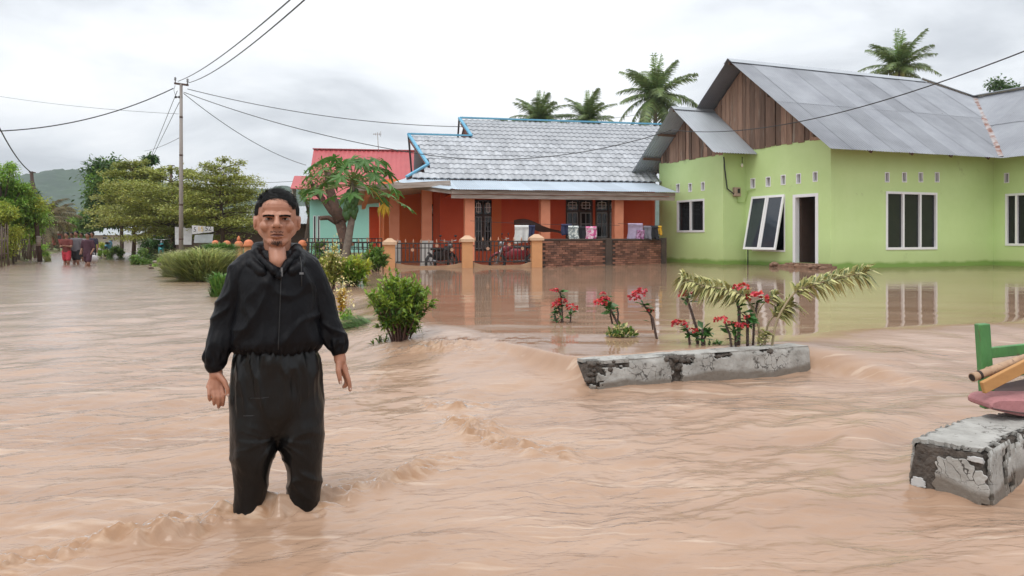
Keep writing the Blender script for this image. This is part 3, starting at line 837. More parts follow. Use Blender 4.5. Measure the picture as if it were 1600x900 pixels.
# ------------------------------------------------------------------ the green house
LG = Lot(1298, 22.0, R(22))
gh = thing('green_house', 'lime green house with grey corrugated roofs and brown plank gables', 'house', (LG.o.x, LG.o.y, 0), LG.rot)
ZB = -0.35; ZT = 4.0
SL = 0.761
def zmain(v): return 6.90 - SL * abs(v - 3.7)
D_door = (0, 1); D_wing = (1, 0)
win_wing = LG.rect(1384, 1464, 300, 390, (0, 0), D_wing)
vents_wing = [LG.rect(x - 3.6, x + 3.6, 269, 285, (0, 0), D_wing) for x in (1386, 1413, 1438.5, 1464)]
mb = MB(); wall_holes(mb, (0.152, 0), D_wing, (0, 1), 6.578, ZB, 3.97, [(h[0] - .152, h[1] - .152, h[2], h[3]) for h in [win_wing] + vents_wing])
mb.build('wall', 'green_wall', gh)
window(gh, (0, 0), D_wing, (0, -1), win_wing, 3)
# door wall (u = 0, running away to the left)
door_r = list(LG.rect(1240, 1278, 303, 410, (0, 0), D_door)); door_r[2] = 0.33
case_r = LG.rect(1175.5, 1227, 306, 393, (0, 0), D_door)
vents_door = [LG.rect(x - 3.8, x + 3.8, y - 8, y + 8, (0, 0), D_door) for x, y in ((1176.5, 286.5), (1200.5, 284), (1224, 281), (1248, 279), (1274, 276))]
mb = MB(); wall_holes(mb, (0, 0), D_door, (1, 0), 3.71, ZB, ZT, [tuple(door_r), case_r] + vents_door)
mb.build('wall', 'green_wall', gh)
# left room: side wall and front wall
mb = MB(); wall_holes(mb, (-0.748, 3.71), (1, 0), (0, 1), 0.748, ZB, 3.85, [])
mb.build('wall', 'green_wall', gh)
FR = (-0.9, 3.71)
win_left = LG.rect(1058, 1101, 312, 363, FR, D_door)
vents_left = [LG.rect(x - 2.8, x + 2.8, y - 7, y + 7, FR, D_door) for x, y in ((1059.5, 294), (1078.5, 293), (1098.5, 291))]
mb = MB(); wall_holes(mb, FR, D_door, (1, 0), 3.65, ZB, 3.85, [win_left] + vents_left)
mb.build('wall', 'green_wall', gh)
window(gh, FR, D_door, (-1, 0), win_left, 2)
# forward wing on the right
FW = (6.73, 0); D_fw = (0, -1)
win_fw = LG.rect(1571, 1606, 302, 384, FW, D_fw); vent_fw = LG.rect(1569, 1577, 270, 286, FW, D_fw)
mb = MB(); wall_holes(mb, FW, D_fw, (1, 0), 4.0, ZB, 3.97, [win_fw, vent_fw])
mb.build('wall', 'green_wall', gh)
window(gh, FW, D_fw, (-1, 0), win_fw, 2)
# closing walls that keep the rooms dark
for a_, b_ in (((0, 7.25, ZB), (9.0, 7.40, ZT)), ((8.85, 0.2, ZB), (9.0, 7.24, ZT)), ((-0.9, 7.365, ZB), (-0.002, 7.5, 3.85)), ((6.9, -4.0, ZB), (9.0, -3.85, 3.97))):
    mb = MB(); mb.span(a_, b_); mb.build('rear_wall', 'green_wall', gh)
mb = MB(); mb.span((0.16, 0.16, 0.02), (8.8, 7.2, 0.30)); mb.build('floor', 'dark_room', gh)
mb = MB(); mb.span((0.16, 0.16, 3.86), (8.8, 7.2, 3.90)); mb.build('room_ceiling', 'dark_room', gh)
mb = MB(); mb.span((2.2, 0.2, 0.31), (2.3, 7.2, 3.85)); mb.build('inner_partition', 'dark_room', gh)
def vent(parent, o, d, out, r):
    f = MB(); frame_rect(f, o, d, out, r[0], r[1], r[2], r[3], 0.028, 0.10, 0.012)
    v = f.build('vent', 'white_frame', parent)
    panel(o, d, out, r[0] + .02, r[1] - .02, r[2] + .02, r[3] - .02, 0.02, -0.07).build('pane', 'grey_frame', v)
for r in vents_wing: vent(gh, (0, 0), D_wing, (0, -1), r)
for r in vents_door: vent(gh, (0, 0), D_door, (-1, 0), r)
for r in vents_left: vent(gh, FR, D_door, (-1, 0), r)
vent(gh, FW, D_fw, (-1, 0), vent_fw)
# open top-hung casements
t0, t1, z0, z1 = case_r
mb = MB(); frame_rect(mb, (0, 0), D_door, (-1, 0), t0, t1, z0, z1, 0.05, 0.14, 0.012)
mb.build('window_frame', 'white_frame', gh)
for k in range(2):
    a = t0 + (t1 - t0) * k / 2 + 0.008; b = t0 + (t1 - t0) * (k + 1) / 2 - 0.008; h = z1 - z0 - 0.02
    f = MB(); frame_rect(f, (0, 0), D_door, (-1, 0), a, b, -h, 0, 0.075, 0.045, 0.0)
    s_ = f.build('sash', 'white_frame', gh)
    s_.location = (-0.045, 0, z1 + 0.01); s_.rotation_euler = (0, R(11.5), 0)
    panel((0, 0), D_door, (-1, 0), a + .06, b - .06, -h + .06, -.06, 0.01, -0.018).build('pane', 'tint_glass', s_)
# door
mb = MB(); a, b, c, e2 = door_r
for seg in ((a - 0.02, a + 0.09, c, e2), (b - 0.09, b + 0.02, c, e2), (a + 0.092, b - 0.092, e2 - 0.09, e2)):
    o3 = Vector((-0.02, 0, 0)); mb.slab([o3 + Vector((0, t, z)) for t, z in ((seg[0], seg[2]), (seg[1], seg[2]), (seg[1], seg[3]), (seg[0], seg[3]))], (0.16, 0, 0))
mb.build('door_frame', 'white_frame', gh)
mb = MB(); mb.span((0.16, b - 0.14, c + .01), (0.95, b - 0.10, e2 - 0.1)); dl = mb.build('door', 'dark_wood', gh)
mb = MB(); mb.tube([(0.85, b - 0.155, 1.25), (0.85, b - 0.19, 1.25), (0.74, b - 0.19, 1.25)], 0.012, 6); mb.build('handle', 'chrome', dl)
# doorstep of caked mud
mb = MB(); rr = random.Random(5)
ta, tb = LG.hit(1220, 418, (-0.4, 0), D_door)[0], LG.hit(1291, 418, (-0.4, 0), D_door)[0]
lo, hi = min(ta, tb), max(ta, tb)
mb.span((-0.75, lo, ZB), (-0.003, hi, 0.275)); mb.span((-0.40, lo + .18, 0.276), (-0.004, hi - .18, 0.33))
for k in range(26):
    y = rr.choice((lo + rr.uniform(-.05, .25), hi - rr.uniform(-.05, .25), rr.uniform(lo, hi)))
    mb.ball((rr.uniform(-0.78, -0.5), y, 0.27 + rr.uniform(-.05, .03)), (rr.uniform(.05, .12), rr.uniform(.05, .12), rr.uniform(.03, .08)), 7, 4)
mb.build('doorstep', 'muddy_step', gh)
# electricity meter, conduit, lamp and wires on the recess wall
tm, zm = LG.hit(1149, 300, (-0.9, 3.71), (1, 0))
mb = MB(); mb.box((-0.9 + tm, 3.71 - 0.07, zm), (0.24, 0.13, 0.30)); box_ = mb.build('meter_box', 'meter_box', gh, bevel=0.012)
mb = MB(); mb.box((-0.9 + tm + 0.03, 3.71 - 0.14, zm + 0.03), (0.09, 0.012, 0.14)); mb.build('meter_window', 'black_plastic', box_)
mb = MB(); mb.tube([(-0.92, 3.66, 3.72), (-0.86, 3.68, 3.3), (-0.78, 3.66, zm + 0.1), (-0.9 + tm - 0.1, 3.64, zm - 0.08), (-0.9 + tm, 3.64, zm - 0.13)], 0.022, 6)
mb.build('feed_cable', 'cable', gh)
mb = MB(); mb.tube([(-0.9 + tm + 0.05, 3.68, zm - 0.15), (-0.9 + tm + 0.06, 3.68, zm - 0.34), (-0.06, 3.68, zm - 0.34), (-0.03, 3.55, zm + 0.05), (-0.02, 3.2, zm + 0.07)], 0.011, 5)
mb.build('lamp_wire', 'green_wall_side', gh)
tc_, zc_ = LG.hit(1169.5, 395, (0, 0), D_door)
mb = MB(); mb.tube([(-0.03, tc_, ZB), (-0.03, tc_, zc_ + 0.5)], 0.016, 6); mb.build('conduit', 'cable', gh)
mb = MB(); mb.tube([(-0.35, 3.45, 3.72), (-0.35, 3.45, 3.52)], 0.012, 6); lh = mb.build('lamp_holder', 'black_plastic', gh)
mb = MB(); mb.ball((-0.35, 3.45, 3.44), (0.045, 0.045, 0.07), 8, 6); mb.build('bulb', 'bulb', lh)
# roofs
roof = bpy.data.objects.new('roof', None); link(roof, gh)
def dirn(v): return Vector(v).normalized()
dn = dirn((0, -1, -SL)); dnb = dirn((0, 1, -SL))
Ls = 4.4 * math.hypot(1, SL)
valley = ((6.8, 0, 0), dirn((1, -1, 0))); hipc = ((9.6, 2.8, 0), dirn((0.9, 1.6, 0)))
roof_slope(roof, (-0.72, 3.70, 6.90), (1, 0, 0), dn, 10.5, Ls, 13, 2, 'zinc', clip=(valley, hipc), seed=11, lift=.007, pitch=.101, amp=.014)
roof_slope(roof, (-0.72, 3.70, 6.90), (1, 0, 0), dnb, 8.7, Ls, 11, 3, 'zinc', seed=12)
# forward wing roof, left slope
roof_slope(roof, (9.6, -4.4, 3.55 + SL * 3.5), (0, 1, 0), dirn((-1, 0, -SL)), 7.6, 3.5 * math.hypot(1, SL), 9, 2, 'zinc', clip=(((6.8, 0, 0.0), dirn((-1, 1, 0))),), seed=13)
roof_slope(roof, (9.6, -4.4, 3.55 + SL * 3.5), (0, 1, 0), dirn((1, 0, -SL)), 7.2, 3.5 * math.hypot(1, SL), 9, 1, 'zinc', seed=14)
# small roof over the left room
RZ, RS = 5.55, 0.76
roof_slope(roof, (-1.72, 5.45, RZ), (1, 0, 0), dirn((0, -1, -RS)), 1.66, 2.25 * math.hypot(1, RS), 2, 1, 'zinc_new', seed=15, pitch=.104, amp=.019)
roof_slope(roof, (-1.72, 5.45, RZ), (1, 0, 0), dirn((0, 1, -RS)), 1.66, 2.60 * math.hypot(1, RS), 2, 1, 'zinc_new', seed=16, pitch=.104, amp=.019)
mb = MB()
for w_ in (-1, 1): mb.slab([(-0.74, 3.7, 6.955), (8.0, 3.7, 6.955), (8.0, 3.7 + w_ * .2, 6.955 - .2 * SL), (-0.74, 3.7 + w_ * .2, 6.955 - .2 * SL)], (0, 0, 0.006))
mb.build('ridge_cap', 'zinc_new', roof)
mb = MB()
for w_ in (-1, 1): mb.slab([(-1.74, 5.45, RZ + .05), (-0.02, 5.45, RZ + .05), (-0.02, 5.45 + w_ * .16, RZ + .05 - .16 * RS), (-1.74, 5.45 + w_ * .16, RZ + .05 - .16 * RS)], (0, 0, 0.006))
mb.build('ridge_cap', 'zinc_new', roof)
mb = MB(); mb.bar((8.0, 3.7, 6.97), (9.6, 2.8, 6.25), 0.22, 0.02); mb.build('hip_cap', 'zinc_new', roof)
mb = MB()
for k in range(8):
    q0, q1 = k / 8, (k + 1) / 8 + 0.01
    w_ = 0.07 + 0.05 * ((k * 37) % 5) / 5
    mb.bar((6.1 + 3.5 * q0, -.7 + 3.5 * q0, 3.59 + SL * 3.5 * q0), (6.1 + 3.5 * q1, -.7 + 3.5 * q1, 3.59 + SL * 3.5 * q1), w_ * 2, 0.02)
mb.build('valley_flashing', 'rusty_flashing', roof)
mb = MB(); mb.bar((9.6, -4.4, 6.27), (9.6, 2.9, 6.27), 0.3, 0.03); mb.build('ridge_cap', 'zinc_new', roof)
# purlins and rafters under the overhangs
for v, z in ((3.7, 6.80), (1.9, zmain(1.9) - .09), (0.0, zmain(0) - .09), (5.5, zmain(5.5) - .09), (7.3, zmain(7.3) - .09)):
    mb = MB(); mb.bar((-0.68, v, z), (0.3, v, z), 0.06, 0.10); mb.build('purlin', 'rafter', roof)
for v in (5.45, 3.6, 4.5, 6.4, 7.4):
    mb = MB(); z = RZ - RS * abs(v - 5.45) - .09; mb.bar((-1.66, v, z), (-0.8, v, z), 0.05, 0.09); mb.build('purlin', 'rafter', roof)
for u in (0.9, 2.5, 4.1, 5.7):
    mb = MB(); mb.bar((u, 0.1, zmain(0.1) - .09), (u, -0.62, zmain(-0.62) - .09), 0.05, 0.10); mb.build('rafter', 'rafter', roof)
planks(gh, 0.0, 0.0, 7.4, 3.98, lambda v: zmain(v) - 0.06, 0.22, seed=4)
planks(gh, -0.9, 3.72, 7.35, 3.83, lambda v: RZ - RS * abs(v - 5.45) - 0.05, 0.20, seed=6)
for tri in ([(0.06, 0.05, 3.9), (0.06, 7.35, 3.9), (0.06, 3.7, 6.75)], [(-0.84, 3.8, 3.8), (-0.84, 7.3, 3.8), (-0.84, 5.45, 5.4)]):
    mb = MB(); mb.slab(tri, (0.02, 0, 0)); mb.build('gable_backing', 'dark_wood', gh)
# ------------------------------------------------------------------ the orange house
LO = Lot(733, 25.5, R(12))
def lo_local(lot, p):
    q = Vector((p[0], p[1])) - lot.o
    return q.dot(lot.u), q.dot(lot.v)
def lot_px(lot, px, Y):
    return lo_local(lot, ((px - 800) / F_PX * Y, Y))
oh = thing('orange_house', 'orange house with grey tiled roof, blue trim and salmon porch columns', 'house', (LO.o.x, LO.o.y, 0), LO.rot)
# walls behind the porch
FW_O = (-0.75, 1.9)
r_door = list(LO.rect(740, 770, 312, 392, FW_O, (1, 0))); r_w2 = LO.rect(884, 926, 311, 374, FW_O, (1, 0)); r_w3 = LO.rect(930, 972, 311, 374, FW_O, (1, 0))
mb = MB(); wall_holes(mb, FW_O, (1, 0), (0, 1), 7.95, ZB, 3.3, [tuple(r_door), r_w2, r_w3]); mb.build('wall', 'red_wall', oh)
mb = MB(); wall_holes(mb, (-0.752, 4.2), (0, -1), (1, 0), 2.2, ZB, 3.3, []); mb.build('wall', 'red_wall', oh)
FA_O = (-2.6, 4.2)
r_wa = LO.rect(672, 689, 319, 377, FA_O, (1, 0))
mb = MB(); wall_holes(mb, FA_O, (1, 0), (0, 1), 1.848, ZB, 3.3, [r_wa]); mb.build('wall', 'orange_wall', oh)
mb = MB(); wall_holes(mb, (-2.602, 9.0), (0, -1), (1, 0), 4.7, ZB, 3.3, []); mb.build('wall', 'orange_wall', oh)
mb = MB(); mb.span((-2.6, 9.0, ZB), (7.3, 9.15, 3.3)); mb.build('rear_wall', 'red_wall', oh)
mb = MB(); mb.span((7.21, 1.9, ZB), (7.35, 8.99, 3.3)); mb.build('rear_wall', 'red_wall', oh)
for x0, x1 in ((768, 783), (700, 722)):
    t0_, t1_, _, _ = LO.rect(x0, x1, 312, 392, FW_O, (1, 0)) if x0 > 740 else LO.rect(x0, x1, 312, 392, FA_O, (1, 0))
    o_ = FW_O if x0 > 740 else FA_O
    panel(o_, (1, 0), (0, -1), t0_, t1_, ZB, 3.28, 0.08, 0.05).build('pilaster', 'orange_wall', oh)
def lattice_window(parent, o, d, out, r, lights, name='window'):
    """window with a barred transom above tall lights"""
    t0, t1, z0, z1 = r; zt = z1 - (z1 - z0) * 0.30
    f = MB(); frame_rect(f, o, d, out, t0, t1, z0, z1, 0.05, 0.10)
    o3, d3, n3 = Vector((*o, 0)), Vector((*d, 0)), Vector((*out, 0))
    q = lambda a, b, c, e, k=0.015: f.slab([o3 + d3 * t + Vector((0, 0, z)) + n3 * k for t, z in ((a, c), (b, c), (b, e), (a, e))], -n3 * 0.06)
    q(t0 + .05, t1 - .05, zt - .03, zt + .03)
    for i in range(1, lights):
        c = t0 + (t1 - t0) * i / lights; q(c - .03, c + .03, z0 + .05, zt - .031); q(c - .03, c + .03, zt + .031, z1 - .05)
    w = f.build(name, 'dark_wood', parent)
    for i in range(lights):
        a = t0 + (t1 - t0) * i / lights + .03; b = t0 + (t1 - t0) * (i + 1) / lights - .03
        panel(o, d, out, a, b, z0 + .03, z1 - .03, 0.01, -0.04).build('pane', 'dark_glass', w)
        g_ = MB(); frame_rect(g_, o, d, out, a + .02, b - .02, z0 + .07, zt - .05, 0.035, 0.03, 0.0)
        c = (a + b) / 2; zm_ = z0 + (zt - z0) * 0.55
        for s_ in ((c - .012, c + .012, z0 + .1, zt - .08), (a + .05, b - .05, zm_ - .012, zm_ + .012)):
            g_.slab([o3 + d3 * t + Vector((0, 0, z)) + n3 * -0.004 for t, z in ((s_[0], s_[2]), (s_[1], s_[2]), (s_[1], s_[3]), (s_[0], s_[3]))], -n3 * 0.02)
        g_.build('casement', 'grey_frame', w)
        g2 = MB(); frame_rect(g2, o, d, out, a + .07, b - .07, zt + .10, z1 - .12, 0.022, 0.02, 0.0)
        g2.slab([o3 + d3 * t + Vector((0, 0, z)) + n3 * -0.002 for t, z in ((c - .01, zt + .06), (c + .01, zt + .06), (c + .01, z1 - .07), (c - .01, z1 - .07))], -n3 * 0.014)
        zc2 = (zt + z1) / 2
        g2.slab([o3 + d3 * t + Vector((0, 0, z)) + n3 * -0.001 for t, z in ((a + .03, zc2 - .01), (b - .03, zc2 - .01), (b - .03, zc2 + .01), (a + .03, zc2 + .01))], -n3 * 0.012)
        g2.build('transom_bars', 'white_frame', w)
    return w
lattice_window(oh, FW_O, (1, 0), (0, -1), r_door, 2)
lattice_window(oh, FW_O, (1, 0), (0, -1), r_w2, 2)
lattice_window(oh, FW_O, (1, 0), (0, -1), r_w3, 2)
lattice_window(oh, FA_O, (1, 0), (0, -1), r_wa, 2)
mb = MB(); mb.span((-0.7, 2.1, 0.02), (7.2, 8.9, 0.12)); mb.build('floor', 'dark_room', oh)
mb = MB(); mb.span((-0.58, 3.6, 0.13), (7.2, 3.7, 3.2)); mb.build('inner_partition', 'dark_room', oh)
# porch floor, columns
mb = MB(); mb.span((-0.3, -0.25, ZB), (7.2, 1.89, 0.10)); mb.build('porch_floor', 'mud_base', oh)
for u in (0.0, 2.58, 5.19):
    mb = MB(); mb.span((u - 0.16, -0.16, 0.0), (u + 0.16, 0.16, 2.62)); mb.build('column', 'salmon', oh)
for px, Y, top, w, m_ in ((616, 27.0, 2.72, 0.17, 'salmon'), (666.5, 26.6, 2.74, 0.17, 'salmon'), (584.5, 32.0, 2.35, 0.2, 'red_wall'), (651, 32.5, 2.4, 0.2, 'red_wall')):
    u, v = lot_px(LO, px, Y)
    mb = MB(); mb.span((u - w, v - w, 0.0), (u + w, v + w, top)); c_ = mb.build('column', m_, oh)
    if Y < 30:
        mb = MB(); mb.span((u - w - .04, v - w - .04, -0.1), (u + w + .04, v + w + .04, 0.98)); mb.build('plinth', 'white_paint', c_)
# side porch canopy: sloping cream soffit with weathered edge boards
cn = [(-3.75, 0.1, 2.62), (-0.6, 0.1, 2.86), (-0.6, 8.2, 2.86), (-3.75, 8.2, 2.42)]
mb = MB(); mb.slab(cn, (0, 0, 0.05)); mb.build('porch_ceiling', 'cream_ceiling', oh)
mb = MB(); mb.slab([(-3.80, 0.04, 2.58), (-0.62, 0.04, 2.80), (-0.62, 0.04, 2.98), (-3.80, 0.04, 2.76)], (0, 0.05, 0)); mb.build('edge_board', 'weathered_board', oh)
mb = MB(); mb.slab([(-3.80, 0.1, 2.58), (-3.80, 8.2, 2.38), (-3.80, 8.2, 2.55), (-3.80, 0.1, 2.76)], (0.05, 0, 0)); mb.build('edge_board', 'weathered_board', oh)
mb = MB(); mb.bar((-3.3, 0.5, 2.55), (-3.3, 8.0, 2.38), 0.14, 0.2); mb.build('porch_beam', 'salmon', oh)
# lean-to porch roof of bluish sheets, hipped at its left end
oroof = bpy.data.objects.new('porch_roof', None); link(oroof, oh)
zf, zr = 2.66, 3.16; vf, vr = -0.55, 1.75
lean = dirn((0, -1, -(zr - zf) / (vr - vf)))
hipn = dirn((-1, -0.55, 0))
roof_slope(oroof, (-2.2, vr, zr), (1, 0, 0), lean, 9.3, (vr - vf) * math.hypot(1, (zr - zf) / (vr - vf)), 11, 1, 'zinc_blue', clip=(((-0.62, vf, 0), hipn),), seed=21)
mb = MB(); mb.slab([(-0.62, vf - .02, zf + .01), (-1.9, vr, zr), (-2.4, vr - .2, zr - .18), (-0.75, vf - .05, zf - 0.03)], (0, 0, 0.02)); mb.build('hip_sheet', 'zinc_blue', oroof)
for k, (dz, h, dv, m_) in enumerate(((-0.16, 0.13, 0.0, 'weathered_board'), (-0.30, 0.13, 0.05, 'weathered_board'))):
    mb = MB(); mb.span((-0.66, vf + 0.03 + dv, zf + dz), (7.1, vf + 0.06 + dv, zf + dz + h)); mb.build('fascia_board', m_, oh)
mb = MB(); mb.slab([(-0.68, vf + .04, zf - .16), (-2.45, vr - .3, zr - .30), (-2.45, vr - .3, zr - .14), (-0.68, vf + .04, zf - .02)], (0.02, 0.03, 0)); mb.build('fascia_board', 'weathered_board', oh)
mb = MB(); mb.span((-0.6, 0.0, 2.50), (7.1, 1.8, 2.53)); mb.build('porch_soffit', 'red_wall', oh)
# tiled roof
troof = bpy.data.objects.new('tiled_roof', None); link(troof, oh)
TS = 0.565; E_V, E_Z = 1.5, 3.16
def zt(v): return E_Z + TS * (v - E_V)
def inside(u, v):
    if v < E_V or v > 6.5 or u > 7.2 + (v - E_V) * .5: return False
    if v > 4.8: return u > 0.82 - (v - 4.8) * 0.1
    if v > 2.4: return u > -1.1 - (v - 2.4) * 0.21
    return u > -1.1 - (2.4 - v) * 0.95
TW, TL = 0.235, 0.42
def tile_mesh():
    n = 8; V = []; F = []
    for j, y in enumerate((0.0, TL + 0.07)):
        for i in range(n + 1):
            x = i / n * (TW + 0.012); z = 0.017 * math.sin(i / n * 2 * math.pi - 0.6) + (0.045 if j == 1 else 0.012)
            V.append((x, y, z))
    for i in range(n): F.append((i, n + 1 + i, n + 2 + i, i + 1))
    b = len(V)
    for i in range(n + 1):
        x, y, z = V[n + 1 + i]; V.append((x, y, z - 0.035))
    for i in range(n): F.append((n + 1 + i, b + i, b + i + 1, n + 2 + i))
    me = bpy.data.meshes.new('tile'); me.from_pydata(V, [], F); me.materials.append(M['roof_tile']); me.update()
    return me, V, F
tme, TV, TF = tile_mesh()
along, down = Vector((1, 0, 0)), dirn((0, -1, -TS)); nrm = along.cross(down); nrm = -nrm if nrm.z < 0 else nrm
rowh = TL / math.hypot(1, TS); cells = []
v = E_V; r = 0
while v < 6.45:
    u = -2.0
    while u < 9.6:
        if inside(u + TW * 0.4, v + rowh * 0.5): cells.append((u, min(v + rowh, 6.5), r))
        u += TW
    v += rowh; r += 1
cells.sort(key=lambda c: (c[2], c[0]))
rest = MB(); cnt = 0
for (u, v, r) in cells:
    mtx = Matrix((along, down, nrm)).transposed().to_4x4(); mtx.translation = Vector((u, v, zt(v))) + nrm * random.uniform(0.0, 0.006)
    mtx = mtx @ Matrix.Rotation(random.uniform(-0.012, 0.012), 4, 'Z')
    if cnt < 300 and u < 7.0:
        ob = bpy.data.objects.new('tile', tme); link(ob, troof); ob.matrix_local = mtx; cnt += 1
    else: rest.add([mtx @ Vector(p) for p in TV], TF)
tag(rest.build('tiles', 'roof_tile', troof), kind='stuff')
mb = MB(); mb.slab([(-1.9, E_V, zt(E_V) - .05), (7.2, E_V, zt(E_V) - .05), (9.7, 6.5, zt(6.5) - .05), (0.9, 6.5, zt(6.5) - .05), (0.9, 4.8, zt(4.8) - .05), (-1.05, 4.8, zt(4.8) - .05), (-0.95, 2.4, zt(2.4) - .05)], (0, 0, -0.03)); mb.build('roof_deck', 'dark_wood', troof)
mb = MB(); mb.slab([(0.9, 6.5, zt(6.5) - .05), (9.7, 6.5, zt(6.5) - .05), (9.7, 10.5, 3.3), (0.9, 10.5, 3.3)], (0, 0, 0.05)); mb.build('rear_slope', 'roof_tile', troof)
mb = MB(); mb.slab([(-1.4, 4.8, zt(4.8) - .05), (0.95, 4.8, zt(4.8) - .05), (0.95, 8.0, 3.2), (-1.2, 8.0, 3.2)], (0, 0, 0.05)); mb.build('rear_slope', 'roof_tile', troof)
# hip end below the gablet
mb = MB(); mb.slab([(-1.95, E_V, zt(E_V) - .02), (-1.1, 2.4, zt(2.4) - .02), (-1.1, 7.0, zt(2.4) - .02), (-1.95, 7.9, zt(E_V) - .02)], (0, 0, 0.06)); mb.build('hip_slope', 'roof_tile', troof)
mb = MB(); mb.slab([(-0.9, 2.3, zt(2.4) - .1), (-0.9, 7.2, zt(2.4) - .1), (-0.9, 4.8, zt(4.8) - .12)], (0.05, 0, 0)); mb.build('gablet_shade_panel', 'black_iron', troof)  # near-black panel paints in the shade of the open gablet recess
for k in range(5):
    z = zt(2.5) + 0.06 + k * 0.22; hw = (zt(4.8) - z) / TS * 0.9
    if hw < 0.2: continue
    mb = MB(); mb.slab([(-1.0, 4.8 - hw, z), (-1.0, 4.8 + hw, z), (-0.93, 4.8 + hw, z + .14), (-0.93, 4.8 - hw, z + .14)], (0.012, 0, 0.01)); mb.build('louvre_slat', 'dark_wood', troof)
def trim(pts, w, h, m_, nm):
    mb = MB()
    for a_, b_ in zip(pts[:-1], pts[1:]): mb.bar(a_, b_, w, h)
    return mb.build(nm, m_, troof)
def on(u, v, dz=0.06): return Vector((u, v, zt(v) + dz))
trim([on(0.62, 6.5, .09), (9.7, 6.5, zt(6.5) + .09)], 0.14, 0.06, 'blue_trim', 'ridge_tile_cap')
trim([on(-1.66, 4.8, .09), on(0.86, 4.8, .09)], 0.13, 0.06, 'blue_trim', 'ridge_tile_cap')
trim([on(0.60, 6.55), on(0.84, 4.85)], 0.11, 0.07, 'blue_trim', 'verge_cap')
trim([on(-1.64, 4.85), on(-1.12, 2.38)], 0.11, 0.07, 'blue_trim', 'verge_cap')
trim([on(-1.12, 2.40), on(-1.95, 1.46)], 0.12, 0.06, 'blue_trim', 'hip_cap')
trim([on(-1.64, 4.85), (-1.3, 7.3, zt(2.3))], 0.07, 0.09, 'black_iron', 'verge_cap')
trim([on(0.60, 6.55), (0.75, 8.3, zt(4.75))], 0.07, 0.09, 'black_iron', 'verge_cap')
trim([on(-1.58, 4.8, -.14), on(-1.05, 2.5, -.14)], 0.05, 0.14, 'red_brown', 'barge_board')
trim([on(0.66, 6.5, -.12), on(0.9, 4.9, -.12)], 0.05, 0.14, 'red_brown', 'barge_board')
mb = MB(); mb.slab([(0.86, 4.9, zt(4.85)), (0.86, 8.1, zt(4.85)), (0.86, 6.5, zt(6.5) - .08)], (0.05, 0, 0)); mb.build('gable_infill', 'red_brown', troof)
trim([(0.80, 5.1, zt(4.9) + .02), (0.80, 6.5, zt(6.3) - .15)], 0.05, 0.06, 'black_iron', 'gable_bar')
trim([(0.80, 7.9, zt(4.9) + .02), (0.80, 6.5, zt(6.3) - .15)], 0.05, 0.06, 'black_iron', 'gable_bar')
mb = MB(); mb.span((-1.95, E_V - .03, zt(E_V) - .20), (7.2, E_V + .0, zt(E_V) - .05)); mb.build('eave_board', 'red_brown', troof)
# aerial
# ------------------------------------------------------------------ gate pillars, iron fence, brick wall
YF = 22.7
def pillar(px, Y, top, label, w=0.31):
    p = at(px, 420, Y)
    t = thing('gate_pillar', label, 'pillar', (p.x, p.y, -0.35), R(8), 'tan gate pillars in the iron fence')
    mb = MB(); mb.span((-w / 2, -w / 2, 0), (w / 2, w / 2, top + .35 - .10)); mb.build('shaft', 'tan_pillar', t)
    mb = MB(); k = w / 2 + 0.05
    mb.span((-k, -k, top + .25), (k, k, top + .33)); mb.add([(-k, -k, top + .331), (k, -k, top + .331), (k, k, top + .331), (-k, k, top + .331), (-.06, -.06, top + .44), (.06, -.06, top + .44), (.06, .06, top + .44), (-.06, .06, top + .44)],
        [(0, 1, 5, 4), (1, 2, 6, 5), (2, 3, 7, 6), (3, 0, 4, 7), (4, 5, 6, 7)])
    mb.build('cap', 'pillar_cap', t)
    return p
pA = pillar(609, 22.2, 0.98, 'tan gate pillar behind the leafy shrub, leftmost of three')
pB = pillar(730, 22.6, 1.06, 'tan gate pillar between the two iron fence panels')
pC = pillar(838, 23.0, 1.10, 'tan gate pillar where the brick wall begins')
def iron_panel(a, b, z0, z1, label, n, step=0.0, finials=True):
    a, b = Vector(a), Vector(b); d = (b - a); L_ = d.length; ang = math.atan2(d.y, d.x)
    t = thing('iron_fence', label, 'fence', (a.x, a.y, -0.35), ang, 'black iron fence panels')
    O = 0.35
    for z, h in ((z1, .035), (z1 - .13, .025), (z0, .035)):
        mb = MB(); mb.span((0, -.015, z + O), (L_, .015, z + O + h)); mb.build('rail', 'black_iron', t)
    for i in range(n):
        x = (i + 0.5) / n * L_
        drop = step * (0.5 - abs(x / L_ - 0.5)) * 2
        mb = MB(); mb.span((x - .014, -.034, z0 - drop * 0.4 + O), (x + .014, -.016, z1 + .02 + O)); mb.build('bar', 'black_iron', t)
        if finials and i % 2 == 0:
            mb = MB(); mb.lathe([(.008, 0), (.026, .04), (.012, .09), (.001, .13)], (x, -.025, z1 + .022 + O), 6); mb.build('spear_tip', 'finial', t)
    for k in (0.25, 0.62, 0.85):
        mb = MB(); mb.lathe([(.05, -.012), (.05, .012)], (0, 0, 0), 10); o_ = mb.build('rosette', 'finial', t)
        o_.location = (k * L_, -.045, (z0 + z1) / 2 + .1 + O + (0.12 if k == .62 else 0)); o_.rotation_euler = (R(90), 0, 0)
    return t
iron_panel((pA.x + .17, pA.y, 0), (pB.x - .17, pB.y, 0), 0.36, 0.90, 'black iron fence panel between the first two tan pillars', 17)
iron_panel((pB.x + .17, pB.y, 0), (pC.x - .17, pC.y, 0), 0.36, 0.96, 'black iron gate panel with the motorcycle behind it', 15)
pL = at(478, 400, 23.5)
iron_panel((pL.x, pL.y, 0), (pA.x - .17, pA.y, 0), 0.42, 0.92, 'black iron fence panel behind the papaya trunk and leafy plants', 18)
pT = at(640, 400, 30.5); pT0 = at(470, 400, 31)
